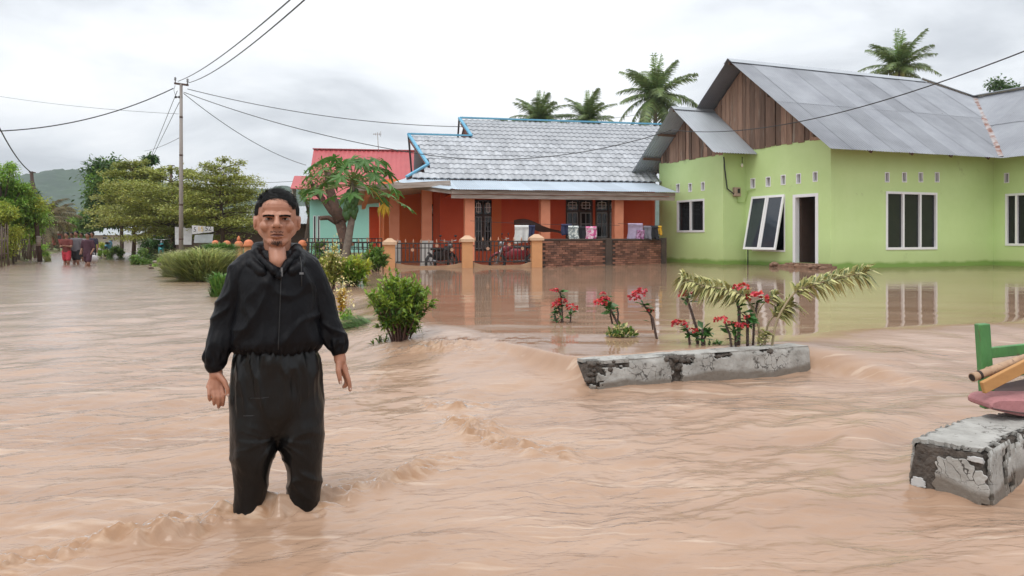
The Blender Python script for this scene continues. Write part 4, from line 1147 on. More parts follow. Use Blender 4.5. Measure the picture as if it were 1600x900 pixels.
iron_panel((pT0.x, pT0.y, 0), (pT.x, pT.y, 0), 0.6, 1.02, 'thin black railing in front of the mint house', 22, finials=False)
def plinth(a, b, zt_, label, n=6):
    a, b = Vector(a), Vector(b); d = b - a; L_ = d.length
    t = MB(); rr = random.Random(int(L_ * 100))
    poly = [(0, -0.35)] + [(L_ * i / n, zt_ + (0.10 * (abs(i / n - .5) * 2) ** 3) + rr.uniform(-.012, .012)) for i in range(n + 1)] + [(L_, -0.35)]
    t.slab([(x, -.10, z) for x, z in poly], (0, 0.2, 0))
    o = t.build('fence_plinth', 'mud_base'); o.location = (a.x, a.y, 0); o.rotation_euler = (0, 0, math.atan2(d.y, d.x))
    tag(o, label, 'kerb', 'muddy footings of the iron fence')
plinth((pA.x + .16, pA.y, 0), (pB.x - .16, pB.y, 0), 0.25, 'muddy stepped footing under the iron fence left of the middle pillar')
plinth((pB.x + .16, pB.y, 0), (pC.x - .16, pC.y, 0), 0.25, 'muddy stepped footing under the iron gate panel right of the middle pillar')
plinth((pL.x, pL.y, 0), (pA.x - .16, pA.y, 0), 0.36, 'reddish footing under the iron fence behind the leafy plants')
# brick wall
wa, wb = at(847, 400, 23.1), at(1040, 400, 26.3)
d = wb - wa; d.z = 0; LW = d.length
bw = thing('brick_wall', 'low weathered brick wall under the hanging laundry', 'wall', (wa.x, wa.y, -0.35), math.atan2(d.y, d.x))
TOPZ = 1.05 + .35
mb = MB(); mb.span((0, 0.01, 0), (LW, 0.12, TOPZ - .06)); mb.build('mortar_core', 'mortar', bw)
mb = MB(); mb.span((-.02, -.03, TOPZ - .06), (LW, 0.14, TOPZ)); mb.build('coping', 'mortar', bw, bevel=0.01)
for x in (LW * 0.5, LW - .12):
    mb = MB(); mb.span((x - .12, -.05, 0), (x + .12, .15, TOPZ + .02)); mb.build('pier', 'mortar', bw)
bm_ = MB(); bm_.box((0, 0, 0), (0.212, 0.03, 0.056)); bme = bm_.mesh('brick'); bme.materials.append(M['brick'])
rest = MB(); cnt = 0; z = TOPZ - .10; row = 0
M['brick_one'] = None
mat('brick_one', (0.30, 0.135, 0.085), 0.9, (0.15, 0.075, 0.055), scale=2.5, rand=0.5, bump=0.3, contrast=0.3, use_world=True); bme.materials[0] = M['brick_one']
while z > 0.1:
    x = 0.11 + (0.112 if row % 2 else 0)
    while x < LW - .25:
        if abs(x - LW * .5) > .22:
            loc = Vector((x + random.uniform(-.006, .006), -0.002 + random.uniform(-.006, .006), z + random.uniform(-.003, .003)))
            if cnt < 300 and z > 0.5:
                ob = bpy.data.objects.new('brick', bme); link(ob, bw); ob.location = loc; ob.rotation_euler = (random.uniform(-.02, .02), random.uniform(-.015, .015), random.uniform(-.02, .02)); cnt += 1
            else: rest.box(loc, (0.212, 0.03, 0.056))
        x += 0.224
    z -= 0.068; row += 1
tag(rest.build('bricks', 'brick', bw), kind='stuff')

# ------------------------------------------------------------------ mint house, shed and other far houses
LT = Lot(484, 39.0, R(9))
th = thing('mint_house', 'mint green house with red metal roof behind the papaya tree', 'house', (LT.o.x, LT.o.y, 0), LT.rot)
r1 = LT.rect(489.5, 494, 337, 380, (0, 0), (1, 0)); r2 = LT.rect(496, 500, 337, 380, (0, 0), (1, 0)); r3 = LT.rect(635, 646, 333, 384, (0, 0), (1, 0))
mb = MB(); wall_holes(mb, (0, 0), (1, 0), (0, 1), 9.0, -0.3, 3.4, [r1, r2, r3]); mb.build('wall', 'teal_wall', th)
mb = MB(); mb.span((-.05, -.12, -.3), (0.55, -.002, 3.35)); mb.build('corner_pier', 'pale_teal', th) if False else None
mb = MB(); mb.span((-0.02, 0.16, -.3), (0.13, 7.0, 3.4)); mb.build('wall', 'pale_teal', th)
for r_ in (r1, r2, r3): window(th, (0, 0), (1, 0), (0, -1), r_, 1, fw=0.03)
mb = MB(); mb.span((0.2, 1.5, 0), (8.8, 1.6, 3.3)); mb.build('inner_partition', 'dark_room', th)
troof2 = bpy.data.objects.new('roof', None); link(troof2, th)
zr2, ze2, vr2 = 5.95, 3.05, 3.6
roof_slope(troof2, (-0.15, vr2, zr2), (1, 0, 0), dirn((0, -(vr2 + .5), -(zr2 - ze2))), 9.3, math.hypot(vr2 + .5, zr2 - ze2), 9, 1, 'red_roof', pitch=0.25, amp=0.02, seed=31)
roof_slope(troof2, (-0.15, vr2, zr2), (1, 0, 0), dirn((0, (vr2 + .5), -(zr2 - ze2))), 9.3, math.hypot(vr2 + .5, zr2 - ze2), 9, 1, 'red_roof', pitch=0.25, amp=0.02, seed=32)
mb = MB(); mb.slab([(0.02, 0.1, 3.3), (0.02, 7.1, 3.3), (0.02, vr2, zr2 - .12)], (0.05, 0, 0)); mb.build('gable_infill', 'brown_shed', th)
mb = MB(); mb.bar((-0.2, vr2, zr2 + .03), (9.2, vr2, zr2 + .03), 0.25, 0.05); mb.build('ridge_cap', 'red_roof', troof2)
mb = MB(); mb.slab([(-1.0, 0.4, 3.55), (0.1, 0.4, 3.55), (0.1, 2.0, 4.3), (-1.0, 2.0, 4.3)], (0, 0, 0.05)); mb.build('side_canopy', 'red_roof', troof2)
mb = MB(); mb.slab([(-0.95, 0.5, 2.6), (-0.95, 2.0, 2.6), (-0.95, 2.0, 4.2), (-0.95, 0.5, 3.5)], (0.05, 0, 0)); mb.build('side_board', 'cream_ceiling', th)
# aerial on the mint house
p = at(592, 243, 43.0)
an = thing('roof_aerial', 'thin television aerial standing on the red roof', 'aerial', (p.x, p.y, p.z - 0.1))
mb = MB(); mb.tube([(0, 0, 0), (-0.08, 0, 1.38)], 0.018, 6); mb.build('mast', 'concrete_pole', an)
for x, h in ((-0.28, .10), (-0.18, .14), (-0.08, .2), (0.03, .14), (0.10, .3)):
    mb = MB(); mb.tube([(x, 0, 1.30 - h / 2), (x, 0, 1.30 + h / 2)], 0.012, 5); mb.build('element', 'concrete_pole', an)
mb = MB(); mb.tube([(-0.32, 0, 1.30), (0.14, 0, 1.30)], 0.012, 5); mb.build('boom', 'concrete_pole', an)

def far_house(name, label, px0, px1, Y, wall_top, ridge_y, wall_m, roof_m, depth=6, rot=0.0, cat='house', door=True):
    a, b = at(px0, 370, Y), at(px1, 370, Y); W = b.x - a.x
    zt_ = CAM_H - (wall_top - HORIZON) / F_PX * Y; zr_ = CAM_H - (ridge_y - HORIZON) / F_PX * (Y + depth / 2)
    t = thing(name, label, cat, (a.x, a.y, 0), rot)
    holes = [(W * .2, W * .32, 0.9, min(1.9, zt_ - .25)), (W * .62, W * .74, 0.9, min(1.9, zt_ - .25))] if door else []
    mb = MB(); wall_holes(mb, (0, 0), (1, 0), (0, 1), W, -.3, zt_, holes); mb.build('wall', wall_m, t)
    for h in holes: window(t, (0, 0), (1, 0), (0, -1), h, 1, fw=0.05)
    for x in (0.0, W - .12):
        mb = MB(); mb.span((x, 0.16, -.3), (x + .12, depth, zt_)); mb.build('wall', wall_m, t)
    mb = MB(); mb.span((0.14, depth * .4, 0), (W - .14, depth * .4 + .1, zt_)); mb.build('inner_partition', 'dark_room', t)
    rf = bpy.data.objects.new('roof', None); link(rf, t)
    L_ = math.hypot(depth / 2 + .5, zr_ - zt_ + .15)
    for s_ in (-1, 1):
        roof_slope(rf, (-.4, depth / 2, zr_), (1, 0, 0), dirn((0, s_ * (depth / 2 + .5), -(zr_ - zt_ + .15))), W + .8, L_, max(2, int(W / 1.2)), 1, roof_m, pitch=0.15, amp=0.015, seed=int(px0))
    return t
far_house('plank_shed', 'dark brown plank shed with pale sheet roof behind the man', 384, 480, 46, 345, 322, 'brown_shed', 'far_grey', 5, R(6), 'shed', door=False)
far_house('grey_roofed_house', 'low white house with grey sheet roof beyond the people', 146, 232, 62, 364, 346, 'white_paint', 'far_grey', 8, R(-18))
far_house('white_gabled_house', 'small white house half hidden under the layered trees', 162, 215, 80, 352, 332, 'white_paint', 'zinc', 8, R(-18))
far_house('dark_roofed_house', 'dark shaded house behind the layered trees and grass', 232, 384, 50, 352, 333, 'brown_shed', 'zinc', 6, R(4), door=False)
# ================================================================== VEGETATION
def unit(a): return a / np.maximum(np.linalg.norm(a, axis=-1, keepdims=True), 1e-9)

def leaf_quads(C, D, L, W, droop=0.0, g=None):
    """pointed leaves: base C, direction D (n,3), length and width (n,)"""
    g = g or rng; n = len(C); D = unit(D)
    up = np.tile((0, 0, 1.0), (n, 1)) + g.normal(0, 0.35, (n, 3))
    S = unit(np.cross(D, up)); L = np.broadcast_to(L, n)[:, None]; W = np.broadcast_to(W, n)[:, None]
    mid = C + D * L * 0.45; tip = C + D * L + np.array((0, 0, -1.0)) * droop * L
    V = np.stack([C, mid + S * W * 0.5, tip, mid - S * W * 0.5], 1).reshape(-1, 3)
    F = np.arange(4 * n).reshape(n, 4)
    return V, F

class LB:
    """leaf builder: stacks leaf quads"""
    def __init__(s): s.V = []; s.F = []; s.n = 0
    def add(s, V, F): s.V.append(V); s.F.append(F + s.n); s.n += len(V)
    def build(s, name, matn, parent): return obj(name, np_mesh(name, np.concatenate(s.V), np.concatenate(s.F), False), matn, parent)

def curve_pts(p0, p1, bow, n=5):
    p0, p1, bow = Vector(p0), Vector(p1), Vector(bow)
    return [p0.lerp(p1, i / (n - 1)) + bow * (4 * (i / (n - 1)) * (1 - i / (n - 1))) for i in range(n)]

def gz(x, y): return float(ground_z(np.array([float(x)]), np.array([float(y)]))[0])

def layered_tree(px, Y, top_y, low_y, half_px, label, seed, leafmat='leaf_olive', nleaf=7000, tiers=7, group='layered trees along the flooded road'):
    g = np.random.default_rng(seed); b = at(px, 370, Y)
    t = thing('layered_tree', label, 'tree', (b.x, b.y, gz(b.x, b.y) - .05), 0, group)
    off = -t.location.z
    zt_, zl = CAM_H - (top_y - HORIZON) / F_PX * Y + off, CAM_H - (low_y - HORIZON) / F_PX * Y + off
    Rm = half_px / F_PX * Y
    mb = MB(); mb.tube([(0, 0, 0), (0.06, 0, zl * .6), (-.05, .04, zl + (zt_ - zl) * .5), (0, 0, zt_ - .1)], [0.13, 0.10, 0.06, 0.015], 8)
    mb.build('trunk', 'bark', t)
    lb = LB(); br = MB()
    for k in range(tiers):
        q = k / (tiers - 1); z = zl + (zt_ - zl) * q; rad = Rm * (0.92 + 0.25 * q - 0.72 * q ** 2.6) * g.uniform(0.75, 1.15)
        nb = int(8 + 3 * (1 - q)); a0 = g.uniform(0, 6.28)
        for j in range(nb):
            a = a0 + 6.283 * j / nb + g.normal(0, .15); r = rad * g.uniform(0.65, 1.12)
            d = np.array((math.cos(a), math.sin(a), 0)); rise = g.uniform(0.0, 0.34); zt0 = z; z = z + g.normal(0, .16)
            p1 = d * r + np.array((0, 0, z + rise * r - .12 * r * r / max(Rm, .1)))
            br.tube(curve_pts((0, 0, z - .1), p1, (0, 0, 0.06 * r), 4), [0.025, 0.018, 0.012, 0.005], 4, cap=False)
            m = int(nleaf / tiers / nb * (0.35 + 0.9 * rad / Rm))
            s = np.sqrt(g.uniform(0.06, 1.0, m)); side = g.normal(0, 1, m) * (0.10 + 0.26 * s) * r * 0.62
            perp = np.array((-d[1], d[0], 0))
            # clumpy twigs: leaves gather in rosettes along the branch
            s = np.round(s * 9) / 9 + g.normal(0, .035, m); side = np.round(side / .26) * .26 + g.normal(0, .07, m)
            C = np.array((0, 0, z)) + s[:, None] * (p1 - np.array((0, 0, z))) + perp * side[:, None]
            C[:, 2] += g.normal(0, 0.075, m) + 0.05
            D = g.normal(0, 1, (m, 3)); D[:, 2] = g.normal(0.35, .4, m); D += d * 0.3
            lb.add(*leaf_quads(C, D, g.uniform(.09, .17, m), g.uniform(.05, .08, m), 0.1, g)); z = zt0
    br.build('branches', 'bark', t)
    lb.build('crown', leafmat, t)
    return t

def bushy_tree(px, Y, top_y, base_y, half_px, label, seed, leafmat='leaf_dark', nleaf=9000, clumps=26, leaf=(.16, .30), name='leafy_tree', group='trees along the road', trunk=0.16, low=0.25, leafmat2=None, droop=0.2):
    g = np.random.default_rng(seed); b = at(px, 370, Y); z0 = gz(b.x, b.y) - .05
    t = thing(name, label, 'tree' if name == 'leafy_tree' else 'bush', (b.x, b.y, z0), 0, group)
    zt_ = CAM_H - (top_y - HORIZON) / F_PX * Y - z0; zb = CAM_H - (base_y - HORIZON) / F_PX * Y - z0
    Rm = half_px / F_PX * Y; zb = max(zb, 0.1) if name == 'leafy_tree' else -.1; H = zt_ - zb
    lb = LB(); lb2 = LB(); br = MB()
    fork = np.array((g.normal(0, .1), g.normal(0, .1), zb + H * .15))
    mb = MB(); mb.tube([(0, 0, -.2), (g.normal(0, .08), 0, zb * .5), fork, fork + (0, 0, H * .45)], [trunk, trunk * .8, trunk * .65, trunk * .2], 8); mb.build('trunk', 'bark', t)
    for k in range(clumps):
        u = g.normal(0, 1, 3); u /= np.linalg.norm(u); rr = g.uniform(0.35, 1.0) ** .6
        c = np.array((u[0] * Rm * rr * .86, u[1] * Rm * rr * .86, zb + H * (.5 + .44 * u[2] * rr)))
        w = (1.0 - 0.35 * max(0, (c[2] - zb) / H - .5)) ; c[:2] *= w
        cr = Rm * g.uniform(.22, .44)
        br.tube(curve_pts(fork, c, (0, 0, -.08 * H), 4), [trunk * .35, trunk * .24, trunk * .15, trunk * .06], 5, cap=False)
        m = int(nleaf / clumps * g.uniform(.6, 1.4))
        e = g.normal(0, 1, (m, 3)); e = unit(e) * (g.uniform(0, 1, m) ** .5 * np.exp(g.normal(0, .22, m)))[:, None]
        C = c + e * np.array((cr, cr, cr * .72))
        D = e * .8 + g.normal(0, .6, (m, 3)) + np.array((0, 0, -.15))
        tgt = lb2 if (leafmat2 and g.uniform() < .35) else lb
        tgt.add(*leaf_quads(C, D, g.uniform(*leaf, m), g.uniform(leaf[0] * .42, leaf[1] * .5, m), droop, g))
    br.build('branches', 'bark', t)
    cw = lb.build('crown', leafmat, t)
    if lb2.n: lb2.build('young_foliage', leafmat2, t)
    return t

FROND = {}
def frond_mesh(key, L, nl, seed, curve, leafl, matn):
    g = np.random.default_rng(seed)
    ts = np.linspace(0, 1, nl + 2)[1:-1]
    def pos(t): return np.array((L * (t - .16 * curve * t ** 3), 0, L * (0.30 * t - curve * t * t)))
    V = []; F = []; n = 0
    rp = [pos(t) for t in np.linspace(0, 1, 9)]
    mb = MB(); mb.tube([tuple(p) for p in rp], list(np.linspace(.045, .008, 9) * L / 3), 5)
    for t in ts:
        p = pos(t); tan = pos(min(t + .02, 1)) - pos(t - .02); tan /= np.linalg.norm(tan)
        ll = leafl * (math.sin(math.pi * min(1, .18 + t * .80)) ** .7) * g.uniform(.8, 1.1)
        for s in (-1, 1):
            side = np.array((0, s, 0)); d0 = side * .85 + tan * .55 + np.array((0, 0, .12)); d0 /= np.linalg.norm(d0)
            w = .036 * L / 3
            m1 = p + d0 * ll * .5 + np.array((0, 0, -.10 * ll)) + g.normal(0, .02, 3)
            e = p + d0 * ll * .85 + np.array((0, 0, -(.45 + .25 * g.uniform()) * ll)) + g.normal(0, .04, 3)
            wv = tan * w
            b = len(mb.v)
            mb.add([p - wv, p + wv, m1 + wv, m1 - wv, e], [(0, 1, 2, 3), (3, 2, 4)])
    me = mb.mesh('frond'); me.materials.append(M[matn]); FROND[key] = me
def palm(px, crown_y, Y, L, label, seed, n=17, base_z=-.3, brown=False, spear=True, group='coconut palms behind the roofs', lo=-0.7, hi=1.25):
    g = np.random.default_rng(seed); c = at(px, crown_y, Y)
    t = thing('coconut_palm', label, 'palm', (c.x, c.y, base_z), 0, group)
    h = c.z - base_z
    pts = [(g.normal(0, .02) + .3 * (i / 8 - 1) * (1 - i / 8), 0, h * i / 8) for i in range(9)]
    mb = MB(); mb.tube(pts, [.17, .14, .13, .125, .12, .115, .11, .11, .12], 8); mb.build('trunk', 'bark_grey', t)
    m_ = 'palm_brown' if brown else 'leaf_palm'
    for k in range(n):
        q = k / (n - 1); el = lo + (hi - lo) * q; az = k * 2.39996 + g.normal(0, .15)
        key = (round(L, 1), m_, k % 4)
        if key not in FROND: frond_mesh(key, L, 46, 900 + k % 4, (.42, .52, .34, .6)[k % 4], L * .27, m_)
        o = bpy.data.objects.new('frond', FROND[key]); link(o, t)
        o.location = (0, 0, h); o.rotation_euler = (g.normal(0, .15), -el + .25, az)
        s = g.uniform(.82, 1.05); o.scale = (s, s, s)
    if spear:
        key = (round(L, 1), 'new')
        if key not in FROND: frond_mesh(key, L * .85, 26, 77, .04, L * .16, 'leaf_palm_new')
        for k in range(3):
            o = bpy.data.objects.new('young_frond', FROND[key]); link(o, t)
            o.location = (0, 0, h); o.rotation_euler = (0, -1.15 - .1 * k, k * 2.1 + .4)
    if not brown:
        for k in range(5):
            a = k * 1.26; mb = MB(); mb.ball((0.24 * math.cos(a), .24 * math.sin(a), h - .28), (.11, .11, .14), 8, 6); mb.build('coconut', 'petiole', t)
    return t
palm(843, 190, 52, 2.5, 'coconut palm with upright fronds above the tiled ridge, left of a matching pair', 1, n=19, lo=-.05, hi=1.35)
palm(919, 190, 52, 2.5, 'coconut palm with upright fronds above the tiled ridge, right of a matching pair', 2, n=19, lo=-.05, hi=1.35)
palm(800, 205, 62, 2.3, 'faint palm tip just showing at the left end of the tiled ridge', 3, n=8, spear=False, lo=.2, hi=.9)
palm(1024, 150, 44, 2.9, 'tall coconut palm with drooping fronds beside the plank gable', 4, n=28, lo=-.85, hi=1.35)
palm(1404, 108, 42, 2.6, 'coconut palm showing above the green house roof ridge', 5, n=20, spear=True, lo=-.15, hi=1.3)
bushy_tree(1574, 55, 116, 180, 42, 'dark tree top above the rusty roof valley', 6, 'leaf_dark', 2500, 14, name='leafy_tree', group='trees behind the houses')

# along the right of the road
bushy_tree(188, 50, 240, 365, 58, 'tall dense dark green tree behind the layered trees', 11, 'leaf_dark', 26000, 44, (.18, .34), leafmat2='leaf_mid')
bushy_tree(232, 56, 236, 330, 24, 'dark narrow tree top poking up right of the tall dense tree', 12, 'leaf_dark', 7000, 16, (.18, .32))
layered_tree(208, 41, 264, 348, 66, 'layered tree with stacked leaf tiers, leftmost by the flooded road', 21, nleaf=20000, tiers=7)
layered_tree(270, 37, 288, 368, 112, 'broad layered tree just left of the concrete pole', 22, nleaf=30000, tiers=7)
layered_tree(346, 34, 266, 350, 78, 'layered tree with open airy top right of the concrete pole', 23, 'leaf_olive', 15000, 7)
layered_tree(330, 40, 303, 354, 90, 'low layered tree behind the concrete pole and banner', 24, nleaf=20000, tiers=6)
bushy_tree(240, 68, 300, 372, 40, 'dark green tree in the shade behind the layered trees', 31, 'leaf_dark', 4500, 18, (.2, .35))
bushy_tree(205, 85, 315, 378, 38, 'mid green tree at the far right bend of the road', 32, 'leaf_mid', 4500, 18, (.25, .42))
bushy_tree(178, 125, 322, 374, 30, 'hazy green tree in the far distance over the road end', 33, 'leaf_mid', 3500, 16, (.35, .55))
bushy_tree(118, 170, 335, 372, 30, 'pale hazy tree closing the far end of the road', 34, 'leaf_mid', 3000, 16, (.45, .7))
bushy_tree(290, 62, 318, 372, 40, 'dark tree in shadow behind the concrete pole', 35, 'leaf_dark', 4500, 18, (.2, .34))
# along the left of the road
bushy_tree(4, 33, 248, 350, 34, 'feathery pale green tree at the left edge', 41, 'leaf_bright', 9000, 26, (.08, .16), group='trees on the left of the road')
bushy_tree(20, 34, 280, 378, 46, 'bright green tree behind the stick fence', 42, 'leaf_bright', 22000, 44, (.08, .17), leafmat2='leaf_yellow', group='trees on the left of the road')
bushy_tree(0, 31, 312, 380, 40, 'yellowish tree crowding over the stick fence at the left edge', 43, 'leaf_yellow', 14000, 40, (.06, .13), name='leafy_bush', group='trees on the left of the road')
bushy_tree(44, 38, 305, 388, 26, 'yellow green shrub between the stick fence and leaning pole', 44, 'leaf_yellow', 5000, 18, (.12, .2), leafmat2='leaf_bright', group='trees on the left of the road')
bushy_tree(38, 52, 276, 350, 24, 'dark tree behind the leaning pole', 45, 'leaf_dark', 3500, 14, (.2, .34), group='trees on the left of the road')
bushy_tree(58, 42, 372, 398, 20, 'low green bush at the foot of the leaning pole', 46, 'leaf_bright', 1800, 9, (.1, .18), name='leafy_bush', trunk=.05, group='trees on the left of the road')
for i, (px, cy, Y, lab) in enumerate(((70, 335, 60, 'brownish palm behind the leaning pole'), (86, 338, 72, 'brownish palm drooping over the left road side'), (60, 350, 56, 'low brown palm beside the short pole'))):
    palm(px, cy, Y, 2.9, lab, 50 + i, n=14, brown=True, spear=False, group='brown palms left of the road', lo=-.8, hi=1.0)
bushy_tree(80, 75, 345, 386, 30, 'olive bush under the brown palms', 57, 'leaf_olive', 2500, 12, (.2, .3), name='leafy_bush', group='trees on the left of the road')
bushy_tree(100, 105, 345, 380, 16, 'olive bush under the farthest brown palm', 58, 'leaf_olive', 2500, 12, (.25, .4), name='leafy_bush', group='trees on the left of the road')
bushy_tree(146, 78, 318, 376, 24, 'mid green tree right of the road in front of the hill', 59, 'leaf_mid', 7000, 22, (.2, .36))
bushy_tree(127, 98, 330, 374, 20, 'paler green tree farther along the right road side', 60, 'leaf_bright', 5000, 18, (.24, .4))

# low bushes right of the people
def low_bush(px, Y, top_y, half_px, label, seed, matn, n=2500, leaf=(.06, .12), cl=10, group='low bushes on the right bank', base_y=None):
    by = base_y or (HORIZON + (CAM_H - 0.2) * F_PX / Y)
    return bushy_tree(px, Y, top_y, by, half_px, label, seed, matn, n, cl, leaf, name='low_bush', group=group, trunk=.04)
low_bush(161, 39, 380, 9.5, 'round clipped bright green bush by the people', 61, 'leaf_bright', 2600, (.05, .09), 9)
low_bush(180, 37.5, 384, 14, 'loose green bush right of the round clipped bush', 62, 'leaf_mid', 2000, (.06, .12))
low_bush(158, 43, 370, 14, 'yellow flowering bush behind the people', 63, 'leaf_yellow', 2200, (.07, .12))
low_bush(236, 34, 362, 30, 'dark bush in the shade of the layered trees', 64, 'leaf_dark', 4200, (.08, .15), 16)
low_bush(222, 31, 386, 24, 'leafy green weeds on the muddy bank', 65, 'leaf_mid', 2600, (.07, .14), 12)
low_bush(255, 29, 390, 14, 'small green weed clump beside the tall grass', 66, 'leaf_bright', 1500, (.06, .12), 8)
low_bush(505, 24.5, 376, 24, 'low green hedge bush against the iron fence', 67, 'leaf_mid', 2200, (.06, .1), 12)

def grass_clump(px, Y, top_y, half_px, n, label, seed, matn='grass_blade', group='tall grass clumps on the bank', lean=0.0):
    g = np.random.default_rng(seed); b = at(px, 370, Y); z0 = max(gz(b.x, b.y), -.3)
    H = CAM_H - (top_y - HORIZON) / F_PX * Y - z0; Rm = half_px / F_PX * Y
    t = thing('grass_clump', label, 'grass', (b.x, b.y, z0), 0, group)
    mb_V = []; F = []; k = 0
    a = g.uniform(0, 6.283, n); r = Rm * .55 * np.sqrt(g.uniform(0, 1, n)); base = np.stack([np.cos(a) * r, np.sin(a) * r * .7, np.zeros(n)], 1)
    a2 = a + g.normal(0, .7, n); out = np.stack([np.cos(a2), np.sin(a2), np.zeros(n)], 1); out[:, 0] += lean
    hh = H * g.uniform(.30, 1.08, n) * (1 - .2 * r / Rm); reach = Rm * g.uniform(.2, 1.5, n)
    perp = np.stack([-out[:, 1], out[:, 0], np.zeros(n)], 1) * .017
    rows = []
    for q, w in ((0, 1), (.4, 1), (.75, .7), (1.0, .1)):
        p = base + out * (reach * q ** 2)[:, None]; p[:, 2] = hh * (q * 1.5 - .62 * q ** 2.6)
        rows += [p - perp * w, p + perp * w]
    V = np.stack(rows, 1).reshape(-1, 3)
    i = np.arange(n)[:, None] * 8
    F = np.concatenate([i + np.array((0, 1, 3, 2)), i + np.array((2, 3, 5, 4)), i + np.array((4, 5, 7, 6))])
    bl = obj('blades', np_mesh('blades', V, F, False), matn, t)
    return t
grass_clump(318, 19.5, 378, 44, 2600, 'tall arching grass clump right behind the man at left', 71)
grass_clump(275, 21.5, 386, 22, 1500, 'smaller grass clump at the left of the tall grass', 72)
grass_clump(345, 22.5, 374, 26, 1500, 'dark grass clump behind the man shoulder at left', 73, 'grass_green')
grass_clump(344, 14.3, 418, 15, 700, 'bright green leafy clump in the water beside the black sleeve', 74, 'grass_green')
grass_clump(74, 34.5, 396, 6, 200, 'little grass tuft at the foot of the leaning pole', 75)

# ------------------------------------------------------------------ papaya and its neighbour
def papaya():
    Y = 22.6; b = at(533, 398, Y); top = at(551, 288, Y)
    g = np.random.default_rng(5)
    t = thing('papaya_tree', 'papaya tree with fruit cluster and large lobed leaves before the mint house', 'tree', (b.x, b.y, -.1))
    c = Vector((top.x - b.x, 0, top.z + .1))
    mb = MB(); mb.tube([(0, 0, 0), (.14, 0, c.z * .25), (.30, 0, c.z * .6), c + Vector((0, 0, -.1)), c + Vector((0, 0, .12))], [.13, .12, .10, .085, .03], 10); mb.build('trunk', 'bark_grey', t)
    # a lobed leaf in its own plane (x outwards)
    def leaf_mesh(seed):
        r_ = random.Random(seed); pts = []
        lobes = (-2.5, -1.65, -.85, 0, .85, 1.65, 2.5)
        ll = (.55, .8, .95, 1.0, .95, .8, .55)
        for i, (a, l) in enumerate(zip(lobes, ll)):
            l *= r_.uniform(.9, 1.1)
            for da, rr_ in ((-.34, .38), (-.24, .72), (-.20, .60), (-.06, .86), (0, 1.0), (.06, .86), (.20, .60), (.24, .72)):
                pts.append((math.cos(a + da) * l * rr_, math.sin(a + da) * l * rr_))
        V = [(0, 0, 0)] + [(x, y, -.28 * (x * x + y * y) + r_.uniform(-.02, .02)) for x, y in pts]
        F = [(0, i, i + 1) for i in range(1, len(pts))]
        me = bpy.data.meshes.new('leaf_blade'); me.from_pydata(V, [], F); me.materials.append(M['leaf_papaya']); me.update(); return me
    lm = [leaf_mesh(k) for k in range(3)]
    N_ = 40
    for k in range(N_):
        q = k / (N_ - 1); az = k * 2.39996; el = -.38 + 1.30 * q ** 1.1
        L = (1.65 - .75 * q) * g.uniform(.6, 1.1)
        d = Vector((math.cos(az) * math.cos(el), math.sin(az) * math.cos(el) * .7, math.sin(el)))
        p0 = c + Vector((0, 0, -.05 + .15 * q)); p1 = p0 + d * L + Vector((0, 0, .06))
        mb = MB(); mb.tube(curve_pts(p0, p1, (0, 0, .06), 4), [.016, .014, .011, .008], 5); pt = mb.build('petiole', 'petiole', t)
        o = bpy.data.objects.new('leaf_blade', lm[k % 3]); link(o, pt)
        s = g.uniform(.36, .52); o.scale = (s, s, s); o.location = p1
        o.rotation_euler = (g.normal(0, .3), .30 + g.uniform(0, .45), math.atan2(d.y, d.x))
    for k in range(30):
        a = k * 2.39996; z = c.z - .22 - .75 * (k / 30); r = .13 + .03 * math.sin(k)
        ctr = Vector((c.x + r * math.cos(a) - .10 * (c.z - z) , r * math.sin(a), z))
        mb = MB(); s = .075 + .03 * (k / 30); mb.ball(ctr, (s, s, s * 1.55), 8, 6); mb.build('fruit', 'papaya_fruit', t)
    # the withered yellow leaf
    p1 = at(601, 318, Y) - Vector((b.x, b.y, -.1)); p1.y = -.2
    mb = MB(); mb.tube(curve_pts(c, p1 + Vector((-.02, 0, .02)), (0, 0, .22), 5), .012, 5); pt = mb.build('petiole', 'leaf_dead', t)
    mb = MB(); rr = random.Random(3)
    for k in range(9):
        a = k * .7; x = .12 * math.cos(a); y = .12 * math.sin(a)
        L = rr.uniform(.28, .5); w = .045
        mb.add([p1, p1 + Vector((x + w, y, -.4 * L)), p1 + Vector((x * 1.5, y * 1.5, -L)), p1 + Vector((x - w, y, -.45 * L))], [(0, 1, 2, 3)])
    o = mb.build('withered_leaf', 'leaf_dead', pt)
papaya()
